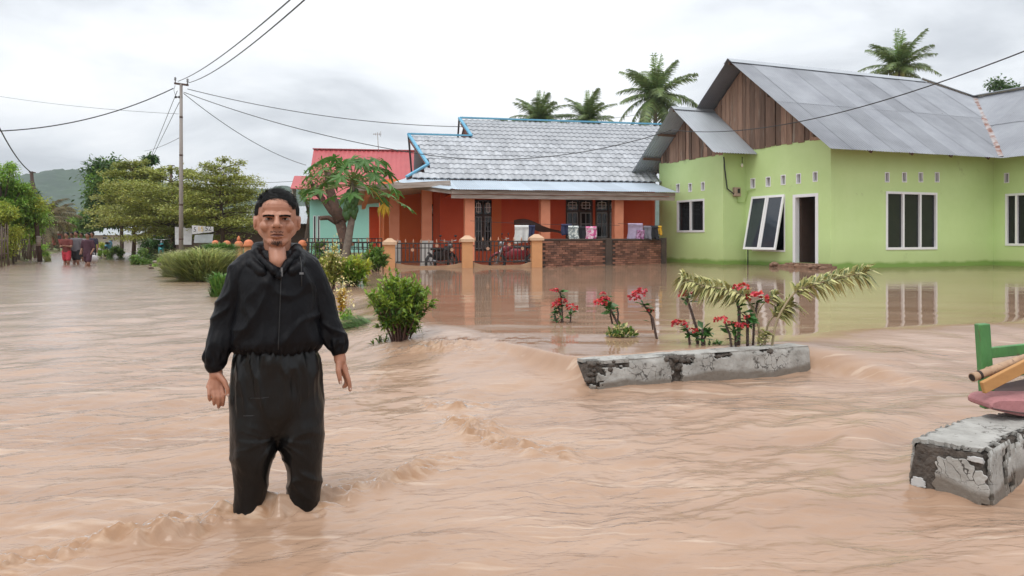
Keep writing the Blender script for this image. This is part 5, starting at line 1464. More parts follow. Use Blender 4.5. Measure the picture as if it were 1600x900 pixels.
def stump_tree():
    Y = 24.6; b = at(539, 400, Y)
    t = thing('pruned_tree', 'thick brown pruned tree trunk forking behind the papaya', 'tree', (b.x, b.y, -.1))
    L = lambda px, py: at(px, py, Y) - Vector((b.x, b.y, -.1))
    mb = MB(); mb.tube([L(541, 408), L(538, 375), L(532, 350), L(534, 342)], [.19, .16, .17, .14], 12); mb.build('trunk', 'bark_red', t)
    for pts, rad in ((((534, 346), (516, 330), (505, 312), (497, 290)), (.12, .10, .08, .06)), (((534, 346), (521, 322), (516, 296), (512, 268)), (.24, .18, .15, .10)),
                     (((536, 346), (543, 322), (545, 300), (556, 288), (585, 276)), (.12, .09, .07, .05, .03)), (((530, 350), (512, 340), (501, 341)), (.10, .08, .07)), (((505, 312), (492, 300), (486, 283)), (.10, .08, .05))):
        mb = MB(); mb.tube([L(*p) + Vector((0, .1 * math.sin(i * 2), 0)) for i, p in enumerate(pts)], rad, 8); mb.build('limb', 'bark_red', t)
    g = np.random.default_rng(9); lb = LB()
    for px, py in ((497, 290), (512, 268), (488, 280), (585, 276), (505, 262), (480, 300)):
        c = np.array(L(px, py)); m = 130; e = unit(g.normal(0, 1, (m, 3))) * (g.uniform(0, 1, m) ** .5)[:, None]
        lb.add(*leaf_quads(c + e * .32, e + g.normal(0, .4, (m, 3)), g.uniform(.08, .16, m), g.uniform(.04, .07, m), .2, g))
    lb.build('crown', 'leaf_mid', t)
stump_tree()
bushy_tree(478, 45, 290, 345, 14, 'green tree top beside the mint house gable', 68, 'leaf_mid', 1500, 8, (.1, .2), group='trees behind the houses')

# ------------------------------------------------------------------ garden plants standing in the flood
def leafy_plant(px, base_y, top_y, half_px, z, label, seed, matn, leaf=(.06, .12), stems=9, per=45, name='leafy_plant', flower=None, group='garden plants standing in the flood', new=None, width_top=1.0, wratio=.34, lowest=.2):
    """many-stemmed shrub: stems fan out from the base, leaves along their upper part"""
    g = np.random.default_rng(seed); Y = (CAM_H - z) * F_PX / (base_y - HORIZON); b = at(px, base_y, Y)
    t = thing(name, label, 'shrub' if name != 'leafy_plant' else 'plant', (b.x, b.y, z - .12), 0, group)
    H = (base_y - top_y) / F_PX * Y + .12; Rm = half_px / F_PX * Y
    st = MB(); lb = LB(); ln = LB(); lf = LB()
    for k in range(stems):
        a = k * 2.39996 + g.normal(0, .2); r = Rm * math.sqrt((k + .6) / stems) * width_top
        top = np.array((math.cos(a) * r, math.sin(a) * r * .85, H * (1 - .30 * (r / Rm) ** 2) * g.uniform(.84, 1.04)))
        b0 = np.array((math.cos(a), math.sin(a), 0)) * Rm * .13
        cp = curve_pts(b0, top, (math.cos(a) * -.06 * H, math.sin(a) * -.06 * H, 0), 6)
        st.tube(cp, [.010, .009, .008, .006, .004, .002], 5, cap=False)
        P = np.array([tuple(p) for p in cp])
        # side twigs
        tips = [(P, 1.0, lowest)]
        for j in range(4):
            q = g.uniform(.35, .85); i0 = q * 5; f = int(i0); p0 = P[f] + (P[min(f + 1, 5)] - P[f]) * (i0 - f)
            d = g.normal(0, 1, 3); d[2] = abs(d[2]) * .6 + .2; d /= np.linalg.norm(d); L_ = Rm * g.uniform(.22, .45)
            tw = np.array([p0 + d * L_ * s for s in np.linspace(0, 1, 4)])
            st.tube([tuple(p) for p in tw], [.004, .003, .0025, .0015], 4, cap=False); tips.append((tw, .5, .15))
        for Pq, wgt, lo in tips:
            m = int(per * wgt); s = lo + (1 - lo) * g.uniform(0, 1, m) ** .6; i0 = s * (len(Pq) - 1); f = np.minimum(i0.astype(int), len(Pq) - 2)
            C = Pq[f] + (Pq[f + 1] - Pq[f]) * (i0 - f)[:, None]
            tan = unit(Pq[f + 1] - Pq[f]); D = tan * .6 + g.normal(0, .55, (m, 3)) + np.array((0, 0, .12))
            Ls = g.uniform(*leaf, m)
            isnew = (s > .82) if new else np.zeros(m, bool)
            for msk, tgt in ((~isnew, lb), (isnew, ln)):
                if msk.sum(): tgt.add(*leaf_quads(C[msk], D[msk], Ls[msk], Ls[msk] * wratio, .12, g))
        if flower:
            m = flower[1]; C = top + g.normal(0, 1, (m, 3)) * np.array((.07, .07, .10)); D = g.normal(0, 1, (m, 3))
            lf.add(*leaf_quads(C, D, g.uniform(.03, .06, m), g.uniform(.02, .04, m), 0, g))
    st.build('stems', 'twig', t); lb.build('foliage', matn, t)
    if ln.n: ln.build('young_foliage', new, t)
    if lf.n: lf.build('blossom', flower[0], t)
    return t
leafy_plant(625, 540, 421, 54, .06, 'bushy green shrub with bare lower stems standing in the rushing water', 81, 'shrub_leaf', (.035, .08), stems=44, per=48, name='garden_shrub', new='shrub_new', lowest=.58, wratio=.36)
leafy_plant(551, 448, 398, 30, .18, 'leafy green plant with yellow tips in front of the iron fence', 82, 'leaf_bright', (.09, .17), stems=15, per=40, new='leaf_yellow')
leafy_plant(586, 424, 384, 24, .2, 'dark leafy plant against the iron fence by the left gate pillar', 83, 'leaf_mid', (.1, .19), stems=12, per=36)
leafy_plant(520, 452, 384, 17, .15, 'tall cream flowering plant right behind the man sleeve', 84, 'leaf_olive', (.07, .13), stems=9, per=30, flower=('cream_petal', 26))
leafy_plant(534, 486, 446, 9, .10, 'low cream flowering stem by the man cuff', 85, 'leaf_dead', (.04, .08), stems=6, per=16, flower=('cream_petal', 22))
leafy_plant(505, 440, 400, 16, .15, 'yellow green plant half hidden behind the black jacket', 86, 'leaf_yellow', (.07, .13), stems=8, per=30)
leafy_plant(542, 506, 482, 13, .05, 'small green weed on the floating grass bundle', 87, 'leaf_bright', (.04, .08), stems=7, per=20)
leafy_plant(598, 541, 520, 20, .04, 'thin half drowned twig with few leaves left of the shrub', 88, 'shrub_leaf', (.04, .08), stems=5, per=7, width_top=1.0)
def grass_bundle():
    """long wet grass lying on the water, combed by the current"""
    g = np.random.default_rng(4); b = at(552, 512, 8.9); n = 300
    t = thing('wet_grass_bundle', 'flattened bundle of long wet grass drifting beside the man cuff', 'grass', (b.x, b.y, .03))
    x = g.uniform(-.28, .1, n); y = g.normal(0, .16, n); L = g.uniform(.22, .48, n)
    rows = []; lift = g.normal(0, 1, n); sp = g.normal(0, .12, n)
    for q, w in ((0, 1), (.35, 1), (.7, .8), (1, .2)):
        p = np.stack([x + L * q, y - .14 * q * L / .4 + sp * q, .17 * np.exp(-((x + L * q - .02) / .25) ** 2) * g.uniform(.15, 1.0, n) * (1 - .35 * (y / .3) ** 2) + .01 + .05 * q * lift], 1)
        rows += [p - np.array((0, .007 * w, 0)), p + np.array((0, .007 * w, 0))]
    V = np.stack(rows, 1).reshape(-1, 3); i = np.arange(n)[:, None] * 8
    F = np.concatenate([i + np.array((0, 1, 3, 2)), i + np.array((2, 3, 5, 4)), i + np.array((4, 5, 7, 6))])
    obj('blades', np_mesh('blades', V, F, False), 'grass_green', t)
grass_bundle()
# ================================================================== PEOPLE
def remesh(mb, voxel, smooth_it=2, name='body'):
    """union of the closed shapes in mb as one continuous surface (numpy verts, bmesh-free)"""
    me = mb.mesh('tmp_shape'); o = bpy.data.objects.new('tmp_shape', me); COL.objects.link(o)
    md = o.modifiers.new('r', 'REMESH'); md.mode = 'VOXEL'; md.voxel_size = voxel; md.use_smooth_shade = True
    if smooth_it:
        ms = o.modifiers.new('s', 'SMOOTH'); ms.factor = 0.5; ms.iterations = smooth_it
    dg = bpy.context.evaluated_depsgraph_get(); dg.update()
    r = bpy.data.meshes.new_from_object(o.evaluated_get(dg))
    bpy.data.objects.remove(o); bpy.data.meshes.remove(me)
    r.name = name; r.materials.clear()
    return r

def get_co(me):
    a = np.empty(len(me.vertices) * 3, np.float32); me.vertices.foreach_get('co', a); return a.reshape(-1, 3).astype(float)
def get_no(me):
    a = np.empty(len(me.vertices) * 3, np.float32); me.vertices.foreach_get('normal', a); return a.reshape(-1, 3).astype(float)
def set_co(me, P):
    me.vertices.foreach_set('co', P.astype(np.float32).ravel()); me.update()
    me.polygons.foreach_set('use_smooth', np.ones(len(me.polygons), bool))

def capsule(mb, a, b, ra, rb, n=14, m=4):
    """closed tapered capsule"""
    a, b = Vector(a), Vector(b); x, y, z = frame(b - a)
    prof = []
    for i in range(m + 1):
        t = -math.pi / 2 + (math.pi / 2) * i / m; prof.append((a + z * (ra * math.sin(t)), ra * math.cos(t)))
    for i in range(m + 1):
        t = (math.pi / 2) * i / m; prof.append((b + z * (rb * math.sin(t)), rb * math.cos(t)))
    P = []
    for c, r in prof:
        r = max(r, 1e-4)
        for j in range(n): P.append(c + x * (r * math.cos(6.28319 * j / n)) + y * (r * math.sin(6.28319 * j / n)))
    k = len(prof); F = [(i * n + j, i * n + (j + 1) % n, (i + 1) * n + (j + 1) % n, (i + 1) * n + j) for i in range(k - 1) for j in range(n)]
    F += [tuple(reversed(range(n))), tuple((k - 1) * n + j for j in range(n))]
    mb.add(P, F, True)

def chain(mb, pts, rad, n=14):
    for (a, b), (ra, rb) in zip(zip(pts[:-1], pts[1:]), zip(rad[:-1], rad[1:])): capsule(mb, a, b, ra, rb, n)

def loft(mb, rings, n=28, power=2.0):
    """closed loft of superellipse rings (cx, cy, z, rx, ry)"""
    P = []
    for cx, cy, z, rx, ry in rings:
        for j in range(n):
            a = 6.28319 * j / n; c, s = math.cos(a), math.sin(a)
            P.append((cx + rx * math.copysign(abs(c) ** (2 / power), c), cy + ry * math.copysign(abs(s) ** (2 / power), s), z))
    k = len(rings); F = [(i * n + j, i * n + (j + 1) % n, (i + 1) * n + (j + 1) % n, (i + 1) * n + j) for i in range(k - 1) for j in range(n)]
    F += [tuple(reversed(range(n))), tuple((k - 1) * n + j for j in range(n))]
    mb.add(P, F, True)

MX, MY, GZ = -0.948, 3.10, -0.35        # where the man stands; heights below are above the water, shifted by -GZ
def man():
    S = 387.0
    def q(px, py, y=0.0): return Vector(((px - 433) / S, y, CAM_H - (py - HORIZON) / S - GZ))   # photo pixel -> local point on the man
    W = lambda x, y, z: Vector((x, y, z - GZ))
    t = thing('person', 'man in black hooded jacket and glossy black rain trousers wading in the foreground', 'person', (MX, MY, GZ), R(16.5))
    # ---------------- body: head, neck, arms, hands, trunk and legs as one skin
    b = MB()
    b.ball(W(0, .018, 1.202), (.0715, .090, .086), 24, 16)
    b.ball(W(0, -.022, 1.145), (.060, .062, .076), 20, 14)
    for s in (-1, 1):
        capsule(b, W(s * .050, .004, 1.135), W(s * .016, -.056, 1.089), .022, .019)
        capsule(b, W(s * .052, .004, 1.135), W(s * .058, .01, 1.18), .020, .022)
        b.ball(W(s * .040, -.052, 1.152), (.024, .026, .026), 12, 8)
        capsule(b, W(s * .010, -.0835, 1.1965), W(s * .046, -.068, 1.197), .0115, .0105)
        b.ball(W(s * .0125, -.0945, 1.1515), (.0095, .011, .0085), 10, 7)
        # ear: rim and lobe
        b.ball(W(s * .0775, .012, 1.166), (.009, .020, .030), 12, 10, Matrix.Rotation(s * .35, 3, 'Z'))
        capsule(b, W(s * .083, .012, 1.190), W(s * .084, .028, 1.172), .0055, .0055); capsule(b, W(s * .078, .004, 1.142), W(s * .083, .018, 1.152), .0065, .0055)
        capsule(b, W(s * .016, -.077, 1.1225), W(0, -.083, 1.1235), .0055, .007); capsule(b, W(s * .016, -.076, 1.112), W(0, -.082, 1.1105), .005, .0075)
    b.ball(W(0, -.062, 1.087), (.022, .018, .018), 12, 8)
    capsule(b, W(0, -.083, 1.193), W(0, -.1065, 1.157), .0075, .0125)
    b.ball(W(0, -.040, 1.225), (.056, .046, .045), 16, 10)                 # forehead
    chain(b, [W(0, .018, 1.13), W(0, .028, 1.05), W(0, .03, .98)], [.052, .053, .062])
    chain(b, [W(0, -.035, 1.055), W(.004, -.058, 1.012), W(.004, -.05, .96)], [.034, .034, .03])
    loft(b, [(0, .03, 1.01 - GZ, .08, .05), (0, .02, .965 - GZ, .115, .065), (0, .02, .85 - GZ, .14, .085), (0, .02, .70 - GZ, .13, .085), (0, .02, .60 - GZ, .14, .09), (0, .02, .50 - GZ, .12, .085)])
    for s, lx in ((-1, -.106), (1, .100)):
        chain(b, [W(s * .075, .02, .55), W(lx, .0, .20), W(lx, .02, -.27), W(lx, -.02, -.315)], [.065, .045, .032, .030])
        chain(b, [W(lx, .03, -.315), W(lx + s * .02, -.13, -.325)], [.028, .024])
    # arms down to the wrists
    chain(b, [W(-.11, .022, .96), W(-.202, .015, .77), W(-.2325, -.005, .615)], [.034, .034, .027])
    chain(b, [W(.11, .022, .96), W(.196, .015, .79), q(527, 553, -.01)], [.034, .034, .027])
    # right hand (viewer's left): back of the hand to the camera, fingers hanging, slightly curled
    w0 = q(343, 566, -.008)
    chain(b, [w0, q(344, 580, -.012)], [.025, .026])
    palm_b = [q(334.5, 597, -.018), q(340.5, 599, -.024), q(347, 599, -.024), q(353, 597, -.02)]
    for p_ in palm_b: capsule(b, q(344, 578, -.012), p_, .019, .0125)
    for (kx, ky), mid, tip, r in (((353, 597), (356, 610), (354.0, 627), .0078), ((347, 599), (349.5, 613), (347.5, 630), .0080), ((340.5, 599), (342.5, 612), (341.2, 625), .0076), ((334.5, 597), (335, 608), (335.2, 618.5), .0070)):
        y0 = -.026; chain(b, [q(kx, ky, y0), q(*mid, y0 - .012), q((mid[0] + tip[0]) / 2, (mid[1] + tip[1]) / 2 + 1, y0 - .006), q(*tip, y0 + .012)], [r * 1.08, r, r * .93, r * .78])
    chain(b, [q(348, 579, -.03), q(357, 589, -.046), q(361.5, 600, -.052), q(362.0, 609, -.050)], [.0135, .0108, .0090, .0072])
    # left hand (viewer's right): side on, forefinger and thumb hanging apart
    chain(b, [q(527, 553, -.01), q(529, 566, -.012)], [.024, .025])
    for p_ in (q(537, 585, -.016), q(533.5, 587, -.004), q(535.5, 586, .010), q(538, 584, .022)): capsule(b, q(529.5, 566, -.008), p_, .0185, .0128)
    for k_, m_, e_, tip, y0, r in (((537.5, 585), (541.5, 596), (543.5, 605), (544.5, 614.5), -.018, .0095), ((534.5, 587), (539, 599), (538.5, 606), (534.8, 610), .0, .0095),
                               ((536, 586), (540, 598), (541, 606), (537.5, 611), .014, .009), ((538, 584), (542, 594), (543, 601), (540, 606.5), .027, .0082)):
        chain(b, [q(*k_, y0), q(*m_, y0 - .004), q(*e_, y0 - .002), q(*tip, y0 + .002)], [r * 1.1, r, r * .93, r * .78])
    chain(b, [q(526.5, 569, -.026), q(525.5, 581, -.038), q(527.2, 591, -.040), q(528.6, 600, -.036)], [.0135, .0115, .0098, .0078])
    me = remesh(b, 0.0036, 2, 'body')
    P, Nn = get_co(me), get_no(me)
    def push(c, r, d):
        c = np.array(c, float); c[2] -= GZ
        k = np.exp(-(((P - c) / np.array(r)) ** 2).sum(1)); P[:] = P + k[:, None] * np.array(d)
    for s in (-1, 1):
        push((s * .031, -.080, 1.1795), (.017, .03, .0085), (0, .0095, 0))        # eye sockets
        push((s * .034, -.07, 1.163), (.014, .02, .006), (0, .003, -.001))        # bags
        push((s * .030, -.085, 1.1965), (.020, .02, .006), (0, -.003, -.0035))    # heavy frowning brow
        push((s * .048, -.05, 1.122), (.016, .03, .02), (-s * .0045, .004, 0))    # hollow cheeks
        push((s * .058, -.055, 1.200), (.02, .03, .02), (-s * .003, .004, 0))     # temples
        push((s * .027, -.078, 1.142), (.006, .02, .016), (0, .0028, 0))          # smile fold
        push((s * .0085, -.088, 1.2005), (.003, .02, .010), (0, .0034, 0))        # frown lines
        push((s * .080, .004, 1.166), (.006, .010, .014), (-s * .004, 0, 0))      # ear bowl
    push((0, -.086, 1.1170), (.022, .02, .0026), (0, .0055, 0))                    # mouth line
    push((0, -.08, 1.101), (.016, .02, .005), (0, .004, 0))
    for z in (1.222, 1.232): push((0, -.085, z), (.035, .02, .0022), (0, .0013, 0))
    hk = smooth(1.07, 1.10, P[:, 2] + GZ); P[:, 0] *= 1 + .055 * hk
    set_co(me, P)
    body = obj('body', me, 'skin', t)
    # colour of the face: lips, beard shadow, brows come as thin parts on the skin
    bvh = BVHTree.FromPolygons([Vector(p) for p in P], [tuple(p.vertices) for p in me.polygons])
    def face(x, z):
        h = bvh.ray_cast(W(x, -.4, z), Vector((0, 1, 0)))
        return (h[0] if h[0] else W(x, -.08, z)), (h[1] if h[1] else Vector((0, -1, 0)))
    def skin_patch(name, outline, m_, lift=.0012, res=.0028):
        """thin patch that follows the skin inside a test function"""
        x0, x1, z0, z1, test = outline; xs_ = np.arange(x0, x1, res); zs_ = np.arange(z0, z1, res); mb = MB(); idx = {}
        for i, x in enumerate(xs_):
            for j, z in enumerate(zs_):
                p, n_ = face(x, z); idx[i, j] = len(mb.v); mb.v.append(tuple(p + n_ * lift))
        for i in range(len(xs_) - 1):
            for j in range(len(zs_) - 1):
                if test(xs_[i] + res / 2, zs_[j] + res / 2): mb.f.append((idx[i, j], idx[i + 1, j], idx[i + 1, j + 1], idx[i, j + 1])); mb.sm.append(True)
        if mb.f: return mb.build(name, m_, body)
    hs = random.Random(4)
    def hairs(name, n, sampler, L, m_='hair', lift=.0):
        mb = MB()
        for _ in range(n):
            x, z, dx, dz = sampler(); p, n_ = face(x, z); dv = (Vector((dx, -.25, dz)) + n_ * .35).normalized()
            sd_ = dv.cross(Vector((0, 1, 0))).normalized() * .0007
            l = L * hs.uniform(.6, 1.2); mb.add([p - sd_, p + sd_, p + dv * l], [(0, 1, 2)])
        return mb.build(name, m_, body)
    for s in (-1, 1):
        skin_patch('eyebrow', (min(s * .008, s * .052), max(s * .008, s * .052), 1.184, 1.208, lambda x, z, s=s: abs(z - (1.1915 + .10 * min(abs(x) - .008, .022) - .18 * max(0, abs(x) - .036))) < .0027 * (1 - .5 * max(0, (abs(x) - .03) / .02))), 'goatee', .0010, .0022)
        hairs('eyebrow_hair', 160, lambda s=s: (lambda a: (s * (.010 + .040 * a), 1.1915 + .10 * min(.040 * a, .022) - .18 * max(0, .04 * a - .028) + hs.uniform(-.003, .003), s * 1.0, .35 - .6 * a))(hs.random()), .0075)
        # eyes: white, iris, lid line
        c, n_ = face(s * .031, 1.1800)
        mb = MB(); mb.ball(c + Vector((0, .0035, 0)), (.0125, .0062, .0042), 14, 8); ey = mb.build('eye', 'eye_white', body)
        mb = MB(); mb.ball(c + Vector((-.0005, -.0012, .0002)), (.0048, .0028, .0042), 10, 7); mb.build('iris', 'iris', ey)
        mb = MB(); mb.tube([face(s * (.0185 + .026 * k / 6), 1.1800 + .0046 * math.sin(math.pi * (k / 6) ** .8) + .0003)[0] + Vector((0, -.0022, 0)) for k in range(7)], [.0007, .0016, .002, .002, .0019, .0016, .0008], 6); mb.build('upper_eyelid', 'goatee', ey)
        mb = MB(); mb.tube([face(s * (.0190 + .024 * k / 6), 1.1800 - .0040 * math.sin(math.pi * k / 6))[0] + Vector((0, -.0012, 0)) for k in range(7)], .0011, 5); mb.build('lower_eyelid', 'lip', ey)
    skin_patch('lips', (-.026, .026, 1.103, 1.130, lambda x, z: (1.1172 - .0068 * (1 - (x / .025) ** 2) < z < 1.1172 + .0058 * (1 - (x / .025) ** 2) * (1 - .25 * math.exp(-(x / .004) ** 2))) ), 'lip', .0006, .0016)
    mb = MB(); mb.tube([face(.0245 * k / 5, 1.1168 - .0012 * abs(k / 5))[0] + Vector((0, -.0006, 0)) for k in range(-5, 6)], .0011, 5); mb.build('mouth_line', 'goatee', body)
    hairs('goatee', 230, lambda: (hs.gauss(0, .011), 1.087 + hs.gauss(0, .006), hs.uniform(-.4, .4), -1), .007, 'goatee')
    hairs('moustache', 130, lambda: (hs.uniform(-.026, .026), 1.130 + hs.gauss(0, .002), hs.uniform(-.5, .5), -1), .004, 'goatee')
    for s in (-1, 1):
        c, n_ = face(s * .0095, 1.1475); mb = MB(); mb.ball(c, (.0038, .002, .0022), 8, 5); mb.build('nostril', 'goatee', body)
    # nails of the thumbs and forefingers
    for p_, sz in ((q(362.2, 608.5, -.056), .0048), (q(528.9, 599.3, -.045), .0048), (q(544.6, 612.5, -.028), .004), (q(347.5, 628.5, -.022), .0035)):
        mb = MB(); mb.ball(p_, (sz, .002, sz * 1.5), 8, 6); mb.build('fingernail', 'nail', body)
    # ---------------- hair
    g = np.random.default_rng(8)
    mb = MB(); mb.ball(W(0, .022, 1.210), (.0855, .0985, .0900), 40, 28); hm = mb.mesh('hair')
    H = get_co(hm); c0 = np.array(W(0, .022, 1.205)); rel = H - c0
    x, y, z = rel[:, 0], rel[:, 1], H[:, 2] + GZ
    # hairline: high on the forehead, down the temples, low at the nape
    line = np.where(y < -.04, 1.241 - .012 * smooth(.0, .05, x) , 1.247 - .062 * smooth(-.034, -.010, y) - .05 * smooth(-.005, .06, y))
    line += np.where((y < -.02) & (np.abs(x) > .052), -.010 * smooth(.056, .07, np.abs(x)), 0)
    k = smooth(.000, .010, z - line)
    fac = .86 + .14 * k
    n3 = fbm(H[:, 0] * 60, H[:, 1] * 25, H[:, 2] * 60, octaves=3, seed=2)
    fac = fac + k * .03 + k * .022 * n3 + k * .035 * smooth(1.25, 1.29, z) + k * .03 * np.exp(-((y + .07) / .03) ** 2)
    H = c0 + rel * fac[:, None]; set_co(hm, H)
    hair = obj('hair', hm, 'hair', t)
    hb = BVHTree.FromPolygons([Vector(p) for p in H], [tuple(p.vertices) for p in hm.polygons])
    mb = MB(); n_s = 0
    while n_s < 6500:
        d = Vector(g.normal(0, 1, 3)); d.normalize()
        if d.z < -.35: continue
        h = hb.ray_cast(Vector(c0), d)
        if h[0] is None: continue
        p = h[0]; zz = p.z + GZ; yy = p.y - c0[1]; xx = p.x
        ln = 1.242 if yy < -.04 else 1.247 - .062 * float(smooth(-.034, -.010, np.float64(yy))) - .05 * float(smooth(-.005, .06, np.float64(yy)))
        if abs(xx) > .058 and yy < -.02: ln -= .010
        if zz < ln + hs.uniform(-.004, .006): continue
        n_s += 1
        # swept sideways across the forehead, downwards at the sides
        sweep = Vector((.75, -.55 if yy < 0 else .4, -.1)) if zz > 1.255 else Vector((xx * 2, .25, -1))
        tv = (sweep - h[1] * sweep.dot(h[1])).normalized() + h[1] * hs.uniform(.04, .40) + Vector(g.normal(0, .20, 3))
        tv.normalize(); L_ = hs.uniform(.014, .034) if zz > 1.25 else hs.uniform(.005, .010)
        sd_ = tv.cross(h[1]).normalized() * .0009
        mb.add([p - sd_ - h[1] * .002, p + sd_ - h[1] * .002, p + tv * L_], [(0, 1, 2)])
    for _ in range(700):                                   # loose fringe falling over the hairline
        x_ = hs.uniform(-.058, .058); z_ = 1.240 + hs.uniform(-.003, .012) - .25 * max(0, abs(x_) - .04)
        h = hb.ray_cast(W(x_, -.4, z_), Vector((0, 1, 0)))
        p = (h[0] if h[0] else face(x_, z_)[0]); n_ = face(x_, z_ - .012)[1]
        tv = Vector((.55 + hs.gauss(0, .25), -.12, -.62 + hs.gauss(0, .2))); tv.normalize()
        L_ = hs.uniform(.006, .018); sd_ = tv.cross(Vector((0, 1, 0))).normalized() * .0010
        mb.add([p - sd_ + Vector((0, -.002, 0)), p + sd_ + Vector((0, -.002, 0)), p + tv * L_ + Vector((0, -.001, 0))], [(0, 1, 2)])
    mb.build('hair_strands', 'hair', hair)
    # ---------------- jacket
    j = MB()
    loft(j, [(0, .02, .648 - GZ, .158, .116), (0, .018, .664 - GZ, .172, .128), (0, .015, .695 - GZ, .176, .134), (0, .015, .78 - GZ, .166, .126), (0, .015, .86 - GZ, .160, .120),
             (0, .018, .93 - GZ, .155, .114), (0, .02, .975 - GZ, .142, .104), (0, .025, 1.010 - GZ, .118, .088), (0, .03, 1.035 - GZ, .092, .070), (0, .035, 1.052 - GZ, .074, .052)], 36, 2.2)
    chain(j, [W(-.06, .03, 1.022), W(-.112, .025, .982), W(-.142, .022, .93), W(-.178, .022, .846), W(-.205, .012, .755), W(-.221, .0, .685), W(-.229, -.008, .642), W(-.2325, -.010, .612)], [.045, .060, .059, .052, .049, .049, .045, .033])
    chain(j, [W(.06, .03, 1.022), W(.112, .025, .982), W(.143, .022, .93), W(.174, .022, .862), W(.198, .012, .784), W(.213, .004, .724), W(.230, -.004, .680), W(.2425, -.008, .650)], [.045, .060, .059, .053, .050, .048, .046, .033])
    # bunched hood lying round the neck, open in a V at the front
    for s in (-1, 1):
        chain(j, [W(0, .100, 1.046), W(s * .050, .090, 1.060), W(s * .076, .045, 1.066), W(s * .078, -.005, 1.050), W(s * .062, -.045, 1.024)], [.028, .027, .020, .014, .011])
        chain(j, [W(s * .062, -.045, 1.030), W(s * .036, -.082, 1.004), W(s * .016 + .006, -.098, .978), W(.008, -.106, .955)], [.011, .010, .009, .008])
        chain(j, [W(s * .05, .07, 1.040), W(s * .100, .02, 1.030), W(s * .092, -.04, 1.004), W(s * .055, -.078, .972)], [.032, .024, .017, .015])
        chain(j, [W(s * .06, .085, 1.045), W(s * .112, .03, 1.028), W(s * .112, -.015, 1.012), W(s * .082, -.062, .985)], [.026, .018, .011, .008])
    jm = remesh(j, 0.0050, 3, 'jacket'); P, Nn = get_co(jm), get_no(jm)
    z = P[:, 2] + GZ; ax = np.abs(P[:, 0]); arm = smooth(.150, .180, ax - .10 * np.clip(.95 - z, -.1, .25))
    X, Y_, Zs = P[:, 0], P[:, 1], P[:, 2]
    # folds: diagonal drags from the shoulders, rings on the sleeves, gathers at hem and cuffs
    ridge = lambda v: (1 - np.abs(v)) ** 2
    sharp = lambda v: np.clip(1 - 1.9 * np.abs(v), 0, 1) ** 1.3
    wx = X + .03 * vnoise(X * 9, Zs * 9, Y_ * 9, seed=71); wz = Zs + .03 * vnoise(X * 9 + 7, Zs * 9, Y_ * 9, seed=72); aw = np.abs(wx)
    f1 = sharp(vnoise(wz * 4.2 + aw * 9, wz * 1.6 - aw * 3 + np.sign(X) * 5, Y_ * 3, seed=3)) - .2
    f2 = sharp(vnoise(wx * 7 + wz * 4.5, wz * 8 - wx * 5, Y_ * 7, seed=6)) - .2
    f4 = sharp(vnoise(wx * 11, wz * 2.6, Y_ * 4, seed=16)) - .2
    f3 = vnoise(X * 18, Zs * 18, Y_ * 18, seed=8)
    ring = sharp(vnoise(wz * 15 + aw * 10, Y_ * 8, wx * 5, seed=12)) - .2
    arml = sharp(vnoise(wz * 5 - aw * 9, Y_ * 12, wx * 9, seed=18)) - .2
    gather = np.sin(np.arctan2(Y_ - .015, X) * 34 + 2 * vnoise(X * 30, Zs * 9, seed=5)) * np.exp(-((z - .655) / .022) ** 2) * (1 - arm)
    lowb = smooth(.86, .70, z) * smooth(.655, .68, z)
    amp = (1 - arm) * (.015 * f1 * smooth(1.03, .96, z) * smooth(.66, .72, z) + .009 * f2 * smooth(1.05, .98, z) + .010 * f4 * lowb) + arm * (.013 * ring + .008 * arml) + .0016 * f3 + .0040 * gather
    amp += (1 - arm) * smooth(1.0, 1.03, z) * .008 * (sharp(vnoise(X * 14, Y_ * 14, Zs * 14, seed=44)) - .2)
    cuff = arm * np.exp(-((z - .645 - .025 * (X > 0)) / .02) ** 2); amp += cuff * .006 * np.sin(np.arctan2(Y_, X - np.sign(X) * .238) * 9)
    P += Nn * amp[:, None]; set_co(jm, P)
    jacket = obj('jacket', jm, 'nylon', t)
    jb = BVHTree.FromPolygons([Vector(p) for p in P], [tuple(p.vertices) for p in jm.polygons])
    def jf(x, zz):
        h = jb.ray_cast(W(x, -.5, zz), Vector((0, 1, 0))); return h[0] if h[0] else W(x, -.12, zz)
    mb = MB(); mb.tube([jf(.017 - .012 * (.985 - zz) / .33, zz) + Vector((0, -.0015, 0)) for zz in np.linspace(.985, .672, 30)], .0019, 6); zp = mb.build('zipper', 'black_plastic', jacket)
    p = jf(.018, .982); mb = MB(); mb.box(p + Vector((0, -.004, 0)), (.007, .005, .016)); mb.box(p + Vector((.001, -.005, -.018)), (.005, .003, .018)); mb.build('zip_puller', 'zip_metal', zp)
    mb = MB(); mb.tube([jf(.088, 1.03 - .0) + Vector((0, -.003, 0)), jf(.092, 1.0) + Vector((0, -.004, 0)), jf(.093, .955) + Vector((0, -.004, 0)), jf(.093, .915) + Vector((0, -.004, 0))], .0022, 6); dc = mb.build('drawcord', 'black_plastic', jacket)
    mb = MB(); mb.box(jf(.093, .965) + Vector((0, -.006, 0)), (.016, .006, .008)); mb.build('cord_stopper', 'zip_metal', dc)
    # ---------------- trousers
    b = MB()
    loft(b, [(-.002, .02, .292 - GZ, .05, .05), (-.002, .02, .33 - GZ, .120, .080), (-.001, .02, .40 - GZ, .160, .106), (0, .02, .48 - GZ, .172, .118), (0, .02, .56 - GZ, .171, .121), (0, .018, .62 - GZ, .165, .120), (0, .018, .652 - GZ, .156, .115), (0, .018, .672 - GZ, .150, .110)], 40, 2.2)
